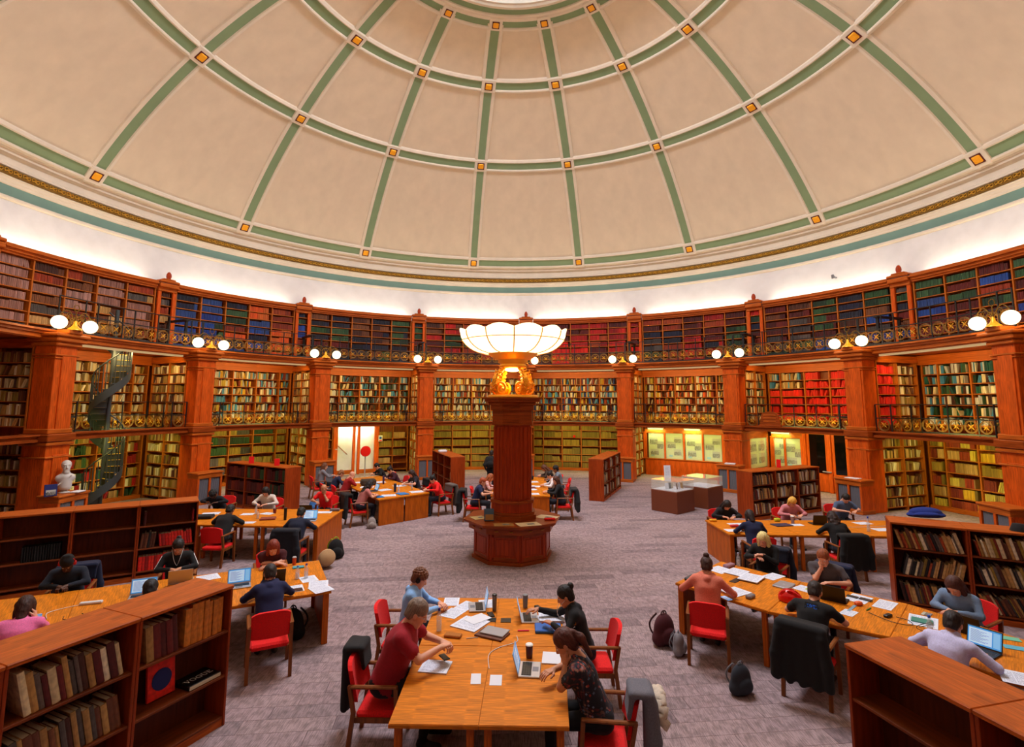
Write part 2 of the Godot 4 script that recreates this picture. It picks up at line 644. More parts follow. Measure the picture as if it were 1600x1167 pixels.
func build_dome() -> void:
	var ceil := thing("ceiling", "", "", Vector3.ZERO, 0, "", "structure")
	var rings := [15.0, 10.9, 7.34, 4.74]
	# coffer panels, one mesh a row, turned round the room
	for row in 3:
		var mb := MB.new()
		var rows := []
		for i in 7:
			var r := lerpf(asin(rings[row] / DS), asin(rings[row + 1] / DS), i / 6.0)
			var line := []
			for j in 9:
				line.append(dome_at(lerpf(-0.5, 0.5, j / 8.0), DS * sin(r)))
			rows.append(line)
		rows.reverse()
		mb.grid(rows)
		var mesh := mb.done()
		for k in 16:
			part(ceil, "dome_panel", mesh, M.cream, Vector3.ZERO, Vector3(0, -k * STEP, 0))
	# ribs: mouldings either side of a green band
	var ribm := MB.new()
	var ribg := MB.new()
	for span in 3:
		var n := 14
		var prof := [[-0.33, -0.02], [-0.30, 0.07], [-0.25, 0.08], [-0.19, 0.10], [-0.165, 0.055], [0.165, 0.055], [0.19, 0.10], [0.25, 0.08], [0.30, 0.07], [0.33, -0.02]]
		for q in prof.size() - 1:
			var rows := []
			for i in n + 1:
				var r := DS * sin(lerpf(asin(rings[span + 1] / DS), asin(rings[span] / DS), float(i) / n))
				rows.append([dome_at(0.5, r, prof[q][1], prof[q][0]), dome_at(0.5, r, prof[q + 1][1], prof[q + 1][0])])
			(ribg if q == 4 else ribm).grid(rows)
	var rm := ribm.done()
	var rg := ribg.done()
	for k in 16:
		var o := part(ceil, "dome_rib", rm, M.cream_light, Vector3.ZERO, Vector3(0, -k * STEP, 0))
		part(o, "green_band", rg, M.sage)
	# rings
	for q in 4:
		var w := 0.17 if q < 3 else 0.13
		var mo := MB.new()
		var gm := MB.new()
		var prof := [[w + 0.17, -0.02], [w + 0.14, 0.07], [w + 0.06, 0.115], [w + 0.02, 0.10], [w, 0.05], [-w, 0.05], [-w - 0.02, 0.10], [-w - 0.06, 0.115], [-w - 0.14, 0.07], [-w - 0.17, -0.02]]
		for s in prof.size() - 1:
			var rows := []
			for i in [1, 0]:
				var line := []
				for j in 129:
					line.append(dome_at(-j * 16.0 / 128.0, rings[q], prof[s + i][1], 0, prof[s + i][0]))
				rows.append(line)
			(gm if s == 4 else mo).grid(rows)
		var o := part(ceil, "dome_ring", mo.done(), M.cream_light)
		part(o, "green_band", gm.done(), M.sage)
		# blocks with gilt bosses where rings and ribs cross
		var b := 0.30 if q < 3 else 0.25
		for k in 16:
			var p := dome_at(k + 0.5, rings[q], 0.06)
			var out := (p - Vector3(0, DY, 0)).normalized()
			var x := Vector3(cos(A0 + (k + 0.5) * STEP), 0, sin(A0 + (k + 0.5) * STEP))
			var bs := Basis(x, out, x.cross(out))
			var blk := part(ceil, "crossing_block", bx(b * 2, 0.14, b * 2, 0.02), M.cream_light)
			blk.transform = Transform3D(bs, p)
			part(blk, "red_frame", bx(b * 1.12, 0.03, b * 1.12), M.ox_red, Vector3(0, -0.075, 0))
			part(blk, "gilt_boss", bx(b * 0.88, 0.07, b * 0.88, 0.03), M.gilt, Vector3(0, -0.085, 0))
	# the eye of the dome
	var eye := MB.new()
	var eyeg := MB.new()
	var ep := [[4.5, 0.06], [4.42, 0.12], [4.35, 0.12], [4.33, 0.07], [4.10, 0.07], [4.08, 0.14], [3.98, 0.16], [3.93, 0.10], [3.86, 0.10], [3.80, -0.05], [3.80, -0.5]]
	for s in ep.size() - 1:
		var rows := []
		for i in [1, 0]:
			var line := []
			for j in 97:
				line.append(dome_at(-j * 16.0 / 96.0, ep[s + i][0], ep[s + i][1]))
			rows.append(line)
		(eyeg if s == 3 else eye).grid(rows)
	var eo := part(ceil, "eye_ring", eye.done(), M.cream_light)
	part(eo, "green_band", eyeg.done(), M.sage)
	var sky := thing("window_1", "", "", Vector3(0, 18.2, 0), 0, "", "structure")
	var pane := MB.new()
	pane.prism([Vector2(0.06, -0.02), Vector2(3.85 * cos(0.39), -3.85 * sin(0.39)), Vector2(3.9, 0), Vector2(3.85 * cos(0.39), 3.85 * sin(0.39)), Vector2(0.06, 0.02)], 0, 0.02)
	var pm := pane.done()
	for i in 8:
		part(sky, "skylight_pane", pm, M.skylight_glass, Vector3.ZERO, Vector3(0, i * PI / 4, 0))
		part(sky, "glazing_bar", bx(3.9, 0.08, 0.05), M.white_plastic, Vector3(1.95, -0.03, 0).rotated(Vector3.UP, (i + 0.5) * PI / 4), Vector3(0, (i + 0.5) * PI / 4, 0))
	# outer shell so that the room is closed and has thickness
	var sh := MB.new()
	var prof := []
	for i in 13:
		var phi := lerpf(asin(3.8 / DS), asin(15.3 / DS), i / 12.0)
		prof.append(Vector2((DS + 0.35) * sin(phi), DY + (DS + 0.35) * cos(phi)))
	sh.lathe(prof, 96)
	part(ceil, "outer_shell", sh.done(), M.white_plastic)


func inward(prof: Array, hard := true) -> ArrayMesh:
	var mb := MB.new()
	if hard:
		mb.lathe_hard(prof, 160)
	else:
		mb.lathe(prof, 160)
	return mb.done()


func build_walls() -> void:
	# cornice between drum and dome; profiles run from the bottom up so that they face in
	var tr := thing("trim_1", "", "", Vector3.ZERO, 0, "", "structure")
	part(tr, "dome_cornice", inward([Vector2(15.36, 10.50), Vector2(15.30, 10.53), Vector2(15.30, 10.60), Vector2(15.40, 10.66), Vector2(15.42, 10.86), Vector2(15.34, 10.90), Vector2(15.26, 10.92), Vector2(15.26, 11.0), Vector2(15.18, 11.02), Vector2(15.16, 11.10), Vector2(15.22, 11.14), Vector2(15.24, 11.3)]), M.cream_light)
	part(tr, "gilt_frieze", inward([Vector2(15.38, 10.28), Vector2(15.27, 10.31), Vector2(15.24, 10.39), Vector2(15.27, 10.47), Vector2(15.38, 10.50)], false), M.gilt_dark)
	var leafm := MB.new()
	for s in 2:
		var pts := []
		for i in 13:
			var f := i / 12.0
			var g := f * TAU * 0.95 + s * PI
			pts.append(Vector3((s - 0.5) * 0.13 + (0.072 - 0.05 * f) * cos(g), (0.072 - 0.05 * f) * sin(g), 0))
		leafm.tube(pts, [0.016, 0.016, 0.014, 0.014, 0.012, 0.012, 0.011, 0.010], 5)
	leafm.tube([Vector3(-0.11, -0.05, 0), Vector3(0, 0.0, 0.01), Vector3(0.11, 0.05, 0)], [0.008, 0.022, 0.008], 5)
	var sm := MultiMesh.new()
	sm.transform_format = MultiMesh.TRANSFORM_3D
	sm.mesh = leafm.done()
	sm.instance_count = 352
	for i in 352:
		sm.set_instance_transform(i, pxf(i * 16.0 / 352.0, 15.235, 10.39))
	var scr := MultiMeshInstance3D.new()
	scr.name = "gilt_scrollwork"
	scr.multimesh = sm
	scr.material_override = M.star_gilt
	scr.set_meta("kind", "stuff")
	tr.add_child(scr)
	part(tr, "white_moulding", inward([Vector2(15.52, 10.05), Vector2(15.47, 10.07), Vector2(15.46, 10.14), Vector2(15.42, 10.16), Vector2(15.40, 10.24), Vector2(15.34, 10.26), Vector2(15.34, 10.28), Vector2(15.40, 10.285)]), M.cream_light)
	part(tr, "teal_band", inward([Vector2(15.54, 9.74), Vector2(15.52, 10.05)]), M.teal)
	part(tr, "picture_rail", inward([Vector2(15.60, 9.61), Vector2(15.53, 9.63), Vector2(15.51, 9.68), Vector2(15.54, 9.74)]), M.cream_light)
	# small brackets under the lowest ring, two beside each rib
	var br := bx(0.10, 0.16, 0.14, 0.01)
	for k in range(-5, 5):
		for s in [-0.03, 0.03]:
			wpart(tr, "bracket", br, M.cream_light, pxf(k + 0.5 + s, 15.17, 11.10))
	var wd := thing("wall_drum", "", "", Vector3.ZERO, 0, "", "structure")
	part(wd, "plaster", inward([Vector2(15.62, 7.9), Vector2(15.60, 9.62)]), M.white_wall)
	var outer := MB.new()
	outer.sector(15.9, 16.3, -0.2, 11.6, -PI, PI, 96)
	part(wd, "outer_wall", outer.done(), M.white_plastic)
	var top := MB.new()
	top.sector(15.42, 15.95, 7.86, 7.92, -PI, PI, 96)
	part(wd, "ledge", top.done(), M.white_wall)
	var low := thing("wall_round", "", "", Vector3.ZERO, 0, "", "structure")
	part(low, "panelling", inward([Vector2(15.46, 0), Vector2(15.46, 7.9)]), M.case_back)
	# floor: slab and carpet tiles
	var fl := thing("floor", "", "", Vector3.ZERO, 0, "", "structure")
	var slab := MB.new()
	slab.lathe_hard([Vector2(0, -0.012), Vector2(15.9, -0.012), Vector2(15.9, -0.3), Vector2(0, -0.3)], 64)
	part(fl, "underlay", slab.done(), M.underlay)
	var turn := Basis(Vector3.UP, deg_to_rad(7.0))
	var tile := chamfered(Vector3(0.996, 0.012, 0.247), 0.002)
	var spots := []
	for iz in range(-64, 65):
		for ix in range(-17, 18):
			var p := turn * Vector3(ix + 0.25 * (posmod(iz * 3, 4)), -0.006, iz * 0.25)
			if Vector2(p.x, p.z).length() < 15.3:
				spots.append(p)
	spots.sort_custom(func(a, b): return a.distance_squared_to(Vector3(0, 0, 7.5)) < b.distance_squared_to(Vector3(0, 0, 7.5)))
	var rest := [[], [], [], [], []]
	for i in spots.size():
		var tone: int = [0, 1, 2, 3, 0, 1, 3, 2, 4, 0, 1, 3][rng.randi() % 12]
		if i < 300:
			var o := part(fl, "carpet_tile", tile, M["carpet%d" % tone], spots[i])
			o.basis = turn
		else:
			rest[tone].append(Transform3D(turn, spots[i]))
	for tone in 5:
		var mm := MultiMesh.new()
		mm.transform_format = MultiMesh.TRANSFORM_3D
		mm.mesh = tile
		mm.instance_count = rest[tone].size()
		for i in rest[tone].size():
			mm.set_instance_transform(i, rest[tone][i])
		var o := MultiMeshInstance3D.new()
		o.name = "carpet_tiles"
		o.multimesh = mm
		o.material_override = M["carpet%d" % tone]
		o.set_meta("kind", "stuff")
		fl.add_child(o, true)


# ---------- galleries, piers ----------

func build_galleries() -> void:
	var g2 := thing("floor_upper_gallery", "", "", Vector3.ZERO, 0, "", "structure")
	var a := A0 - 6.4 * STEP
	var b := A0 + 6.4 * STEP
	var mb := MB.new()
	# an opening lets the spiral staircase through
	var c0 := A0 - 3.63 * STEP
	var c1 := A0 - 3.37 * STEP
	mb.sector(12.81, 15.44, Y_GAL2 - 0.2, Y_GAL2, a, c0, 40)
	mb.sector(13.98, 15.44, Y_GAL2 - 0.2, Y_GAL2, c0, c1, 4)
	mb.sector(12.81, 15.44, Y_GAL2 - 0.2, Y_GAL2, c1, b, 60)
	part(g2, "slab", mb.done(), M.oak_h)
	mb = MB.new()
	for q in [[12.42, 12.80, 5.37, 5.42], [12.50, 12.80, 5.30, 5.37], [12.56, 12.80, 5.19, 5.30], [12.60, 12.72, 5.16, 5.19]]:
		mb.sector(q[0], q[1], q[2], q[3], a, b, 96)
	part(g2, "fascia", mb.done(), M.oak_h)
	var g1 := thing("floor_lower_gallery", "", "", Vector3.ZERO, 0, "", "structure")
	mb = MB.new()
	mb.sector(13.95, 15.44, 2.43, Y_GAL1, a, b, 96)
	part(g1, "walkway", mb.done(), M.oak_h)
	for k in range(-6, 7):
		mb = MB.new()
		mb.sector(12.6, 13.96, 2.43, Y_GAL1, A0 + (k - 0.19) * STEP, A0 + (k + 0.19) * STEP, 8)
		part(g1, "landing", mb.done(), M.oak_h)
	mb = MB.new()
	for q in [[12.38, 12.75, 2.585, 2.63], [12.45, 12.70, 2.50, 2.585], [12.42, 12.72, 2.43, 2.50]]:
		mb.sector(q[0], q[1], q[2], q[3], a, b, 96)
	part(g1, "beam", mb.done(), M.mahogany_h)
	# the gallery on the near side, behind the lens
	var near := thing("floor_near_gallery", "", "", Vector3.ZERO, 0, "", "structure")
	mb = MB.new()
	mb.sector(12.9, 15.44, 1.9, 2.05, A0 + 6.6 * STEP, A0 + 9.4 * STEP, 24)
	part(near, "slab", mb.done(), M.oak_h)


func nth(n: int) -> String:
	return ["the", "first", "second", "third", "fourth", "fifth", "sixth", "seventh", "eighth", "ninth", "tenth", "eleventh", "twelfth"][n] if n < 13 else "%dth" % n


# words that single out bay or pier k: counted round the room from the spiral staircase, which stands in bay -3.5
func bay_words(kc: float) -> String:
	var d := roundi(kc + 3.5)
	if d < 0:
		return "bay before the spiral staircase"
	if d == 0:
		return "in the bay of the spiral staircase"
	return "%s bay on from the spiral staircase" % nth(d)


func pier_words(k: int) -> String:
	var d := k + 4
	if d < 0:
		return "out by the edge, before the marble bust"
	if d == 0:
		return "behind the white marble bust"
	return "%s on from the marble bust" % nth(d)


func build_piers() -> void:
	var up_h := 5.16 - Y_GAL1
	for k in range(-5, 6):
		var t := thing("pier", "panelled oak pier with lamps on its capital, %s" % pier_words(k), "pier", pol(k, R_PIER), pturn(k), "oak piers round the room", "structure")
		# +z is to the room's centre; pier axis at z = 0
		part(t, "lower_shaft", bx(0.72, 2.43, 0.66, 0.01), M.oak_v, Vector3(0, 1.215, 0))
		part(t, "lower_pilaster", bx(0.46, 1.95, 0.06, 0.01), M.oak_v, Vector3(0.07, 1.10, 0.34))
		part(t, "lower_necking", bx(0.80, 0.05, 0.76, 0.015), M.oak_h, Vector3(0, 2.02, 0))
		part(t, "lower_cap", bx(0.84, 0.09, 0.80, 0.02), M.oak_h, Vector3(0, 2.37, 0))
		part(t, "belt", bx(0.86, 0.20, 0.84, 0.02), M.mahogany_h, Vector3(0, 2.53, 0))
		part(t, "shaft", bx(0.66, 2.36, 0.60, 0.01), M.oak_v, Vector3(0, 3.80, 0))
		part(t, "pilaster", bx(0.42, 1.98, 0.06, 0.01), M.oak_v, Vector3(0.06, 3.73, 0.31))
		part(t, "base_moulding", bx(0.74, 0.14, 0.70, 0.02), M.oak_h, Vector3(0, 2.70, 0))
		part(t, "necking", bx(0.75, 0.05, 0.70, 0.015), M.oak_h, Vector3(0, 4.74, 0))
		part(t, "necking", bx(0.72, 0.035, 0.67, 0.01), M.oak_h, Vector3(0, 4.66, 0))
		part(t, "capital", bx(0.80, 0.12, 0.76, 0.03), M.oak_h, Vector3(0, 5.04, 0))
		part(t, "abacus", bx(0.94, 0.13, 0.90, 0.03), M.oak_h, Vector3(0, 5.16, 0))
		part(t, "abacus", bx(1.06, 0.10, 1.00, 0.03), M.oak_h, Vector3(0, 5.275, 0))
		part(t, "lamp_plinth", bx(0.44, 0.12, 0.40, 0.02), M.oak_h, Vector3(0, 5.385, 0.32))
		# the wall that joins the pier to the room's wall
		part(t, "cross_wall", bx(0.16, 5.18, 2.62), M.case_back, Vector3(0, 2.59, -1.6))
		part(t, "cross_wall_head", bx(0.70, 0.24, 2.5), M.oak_h, Vector3(0, 5.05, -1.55))
		# cove strip lamps stop at the pier
		if absi(k) <= 5:
			pier_lamp(k)
			radiator_cover(k)
		if k != 0 and absi(k) <= 4:
			if k != 2:
				cross_case(k, 0)
			cross_case(k, 1)


func pier_lamp(k: int) -> void:
	var lamp := thing("pier_lamp", "pair of glowing globe lamps, on the pier %s" % pier_words(k), "lamp", pol(k, 12.12, 5.44), pturn(k), "globe lamps on the piers")
	var mb := MB.new()
	mb.lathe([Vector2(0.0, 0.26), Vector2(0.03, 0.26), Vector2(0.045, 0.16), Vector2(0.10, 0.08), Vector2(0.16, 0.04), Vector2(0.17, 0.0)], 12)
	if not cache.has("lampbase"):
		cache["lampbase"] = mb.done()
		var sc := MB.new()
		for s in [-1.0, 1.0]:
			var pts := []
			for i in 15:
				var f := i / 14.0
				pts.append(Vector3(s * (0.02 + 0.47 * f), 0.24 + 0.22 * sin(f * PI) + 0.12 * f, 0))
			sc.tube(pts, [0.014], 6)
			var curl := []
			for i in 19:
				var f := i / 18.0
				var g := f * TAU * 1.25
				curl.append(Vector3(s * (0.2 + (0.11 - 0.07 * f) * cos(g)), 0.36 + (0.11 - 0.07 * f) * sin(g), 0.01))
			sc.tube(curl, [0.011], 5)
			sc.tube([Vector3(s * 0.49, 0.36, 0), Vector3(s * 0.49, 0.30, 0)], [0.02, 0.05], 8)
		var st := []
		for i in 13:
			var g := i / 12.0 * TAU
			st.append(Vector3(0.09 * cos(g), 0.62 + 0.09 * sin(g), 0))
		sc.tube(st, [0.011], 5, false)
		sc.tube([Vector3(0, 0.24, 0), Vector3(0, 0.55, 0)], [0.02, 0.012], 6)
		cache["lampscroll"] = sc.done()
		var gl := SphereMesh.new()
		gl.radius = 0.18
		gl.height = 0.36
		gl.radial_segments = 24
		gl.rings = 14
		cache["globe"] = gl
	part(lamp, "gilt_base", cache["lampbase"], M.gilt_plain)
	part(lamp, "scroll_arm", cache["lampscroll"], M.gilt_dark)
	for s in [-1.0, 1.0]:
		part(lamp, "globe", cache["globe"], M.globe_lamp_glass, Vector3(s * 0.49, 0.16, 0))
		var l := OmniLight3D.new()
		l.name = numbered("globe_lamp_light")
		l.light_color = Color(1.0, 0.86, 0.62)
		l.light_energy = E_GLOBE
		l.light_size = 0.15
		l.omni_range = 40.0
		l.omni_attenuation = 2.0
		l.shadow_enabled = true
		add_child(l)
		l.position = lamp.transform * Vector3(s * 0.49, 0.16, 0)


func radiator_cover(k: int) -> void:
	var t := thing("radiator_cover", "oak radiator cover with grey grille bars, pier %s" % pier_words(k), "radiator cover", pol(k, 11.93), pturn(k), "radiator covers at the piers")
	part(t, "top", bx(0.98, 0.06, 0.62, 0.015), M.oak_h, Vector3(0, 1.05, 0))
	part(t, "frieze", bx(0.90, 0.14, 0.56, 0.008), M.oak_h, Vector3(0, 0.95, 0))
	part(t, "plinth", bx(0.92, 0.13, 0.58, 0.008), M.oak_h, Vector3(0, 0.065, 0))
	for x in [-0.42, 0.0, 0.42]:
		part(t, "stile", bx(0.07, 0.76, 0.05, 0.006), M.oak_v, Vector3(x, 0.5, 0.25))
	for s in [-1.0, 1.0]:
		part(t, "side_panel", bx(0.03, 0.76, 0.52), M.oak_v, Vector3(s * 0.43, 0.5, 0))
		var mb := MB.new()
		for i in 9:
			mb.box(Vector3(0.026, 0.74, 0.02), Transform3D(Basis(), Vector3(s * 0.21 + (i - 4) * 0.036, 0.5, 0.225)))
		part(t, "grille", mb.done(), M.grey_plastic)
	part(t, "back", bx(0.84, 0.76, 0.02), M.iron, Vector3(0, 0.5, 0.12))


# ---------- books by the thousand ----------

const PAL := {
	"brown": [Color(0.32, 0.16, 0.08), Color(0.40, 0.22, 0.12), Color(0.27, 0.13, 0.08), Color(0.45, 0.26, 0.14)],
	"rust": [Color(0.58, 0.20, 0.07), Color(0.62, 0.25, 0.09), Color(0.50, 0.17, 0.07)],
	"orange": [Color(0.82, 0.32, 0.07), Color(0.78, 0.38, 0.12)],
	"grey": [Color(0.30, 0.27, 0.25), Color(0.38, 0.33, 0.30), Color(0.24, 0.22, 0.22)],
	"blue": [Color(0.10, 0.22, 0.52), Color(0.12, 0.28, 0.58), Color(0.15, 0.26, 0.48)],
	"sky": [Color(0.25, 0.52, 0.70), Color(0.35, 0.60, 0.75)],
	"navy": [Color(0.10, 0.12, 0.22), Color(0.13, 0.14, 0.20), Color(0.09, 0.10, 0.16)],
	"green": [Color(0.12, 0.25, 0.14), Color(0.16, 0.30, 0.16), Color(0.20, 0.33, 0.20), Color(0.10, 0.20, 0.13)],
	"teal": [Color(0.08, 0.36, 0.33), Color(0.10, 0.30, 0.30)],
	"red": [Color(0.66, 0.07, 0.05), Color(0.72, 0.10, 0.06), Color(0.58, 0.06, 0.05)],
	"scarlet": [Color(0.86, 0.12, 0.05), Color(0.82, 0.15, 0.06), Color(0.78, 0.10, 0.05)],
	"maroon": [Color(0.34, 0.07, 0.06), Color(0.40, 0.10, 0.08), Color(0.30, 0.08, 0.07)],
	"cream": [Color(0.84, 0.78, 0.62), Color(0.88, 0.84, 0.72), Color(0.78, 0.71, 0.55)],
	"white": [Color(0.82, 0.82, 0.80), Color(0.76, 0.77, 0.78)],
	"yellow": [Color(0.80, 0.62, 0.12), Color(0.76, 0.66, 0.25)],
	"olive": [Color(0.56, 0.45, 0.15), Color(0.60, 0.48, 0.18), Color(0.50, 0.41, 0.15)],
	"tan": [Color(0.70, 0.54, 0.30), Color(0.76, 0.60, 0.37), Color(0.62, 0.47, 0.26)],
	"rose": [Color(0.62, 0.46, 0.42), Color(0.55, 0.38, 0.33)],
	"ochre": [Color(0.82, 0.50, 0.17), Color(0.78, 0.46, 0.15)],
	"black": [Color(0.07, 0.07, 0.07), Color(0.10, 0.09, 0.09)],
}


# xf: left end of the shelf's upper face at its front edge, x along the shelf, z out of it
func fill_row(xf: Transform3D, width: float, room: float, names: Array, run: int, fill := 0.95, lean := 0.06, mixed := false) -> void:
	var x := 0.01
	var until := width * clampf(fill + rng.randf_range(-0.08, 0.05), 0.0, 1.0) - 0.01
	var pal: Array = PAL[names[rng.randi() % names.size()]]
	var c: Color = pal[rng.randi() % pal.size()]
	if mixed:
		run = mini(run, 3)
	var left := rng.randi_range(maxi(run / 2, 1), run)
	var h := room * rng.randf_range(0.72, 0.9)
	var th := rng.randf_range(0.02, 0.04) if mixed else rng.randf_range(0.035, 0.055)
	var tilt := 0.0
	while x < until - 0.02:
		if left <= 0:
			pal = PAL[names[rng.randi() % names.size()]]
			c = pal[rng.randi() % pal.size()]
			left = rng.randi_range(maxi(run / 2, 1), run)
			h = room * rng.randf_range(0.70, 0.93)
			th = rng.randf_range(0.018, 0.042) if mixed else rng.randf_range(0.035, 0.06)
			tilt = 0.0
			if rng.randf() < lean:
				tilt = rng.randf_range(0.15, 0.4) * (1 if rng.randf() < 0.7 else -1)
				x += 0.03
		left -= 1
		var t := th * rng.randf_range(0.92, 1.08)
		if x + t > until:
			break
		var hh := h * rng.randf_range(0.985, 1.015)
		var dp := 0.17 + 0.05 * rng.randf()
		var bs := Basis(Vector3.BACK, -tilt) * Basis.from_scale(Vector3(t * 0.97, hh * (0.96 if tilt else 1.0), dp))
		var lift := absf(sin(tilt)) * t * 0.5
		book_xf.append(xf * Transform3D(bs, Vector3(x + t * 0.5, lift, -0.02 - dp * 0.5 - 0.02 * rng.randf())))
		book_col.append(shade(c, rng.randf_range(0.88, 1.1)).srgb_to_linear())
		x += t / maxf(cos(tilt), 0.3)
		if tilt and left == 0:
			x += 0.05


func book_mass() -> void:
	var mb := MB.new()
	# unit book: foot at y = 0, rounded spine towards +z
	var prof := [Vector2(-0.5, -0.5), Vector2(0.5, -0.5), Vector2(0.5, 0.42), Vector2(0.22, 0.5), Vector2(-0.22, 0.5), Vector2(-0.5, 0.42)]
	mb.prism(prof, 0, 1)
	var mm := MultiMesh.new()
	mm.transform_format = MultiMesh.TRANSFORM_3D
	mm.use_colors = true
	mm.mesh = mb.done()
	mm.instance_count = book_xf.size()
	for i in book_xf.size():
		mm.set_instance_transform(i, book_xf[i])
		mm.set_instance_color(i, book_col[i])
	var o := MultiMeshInstance3D.new()
	o.name = "library_books"
	o.multimesh = mm
	o.material_override = M.bindings
	tag(o, "thousands of bound books lining the wall shelves of all three levels", "books", "", "stuff")
	add_child(o)
	print("books in the mass: ", book_xf.size())


# one upright stack of shelves standing between fractions f0 and f1 of the circle
func case_column(t: Node3D, f0: float, f1: float, r: float, shelves: Array, top: float, bottom: float, style: Callable, col: int) -> void:
	var w := (f1 - f0) * STEP * r
	var fm := (f0 + f1) / 2.0
	var fr := pxf(fm, r)
	wpart(t, "back_panel", bx(w, top - bottom, 0.02), M.case_back, fr * Transform3D(Basis(), Vector3(0, (top + bottom) / 2, -0.30)))
	for i in shelves.size():
		var y: float = shelves[i]
		wpart(t, "shelf", bx(w - 0.03, 0.028, 0.29), M.case_h, fr * Transform3D(Basis(), Vector3(0, y - 0.014, -0.15)))
		var ceil_y: float = shelves[i - 1] - 0.03 if i > 0 else top
		var s: Array = style.call(col, i)
		if s.size():
			var l := fr * Transform3D(Basis(), Vector3(-w / 2 + 0.02, y, 0))
			fill_row(l, w - 0.04, minf(ceil_y - y, 0.36), s[0], s[1], s[2] if s.size() > 2 else 0.95, s[3] if s.size() > 3 else 0.05, s.size() > 4)


func upright(t: Node3D, f: float, r: float, y0: float, y1: float, w := 0.045) -> void:
	wpart(t, "upright", bx(w, y1 - y0, 0.31), M.case_v, pxf(f, r) * Transform3D(Basis(), Vector3(0, (y0 + y1) / 2, -0.145)))


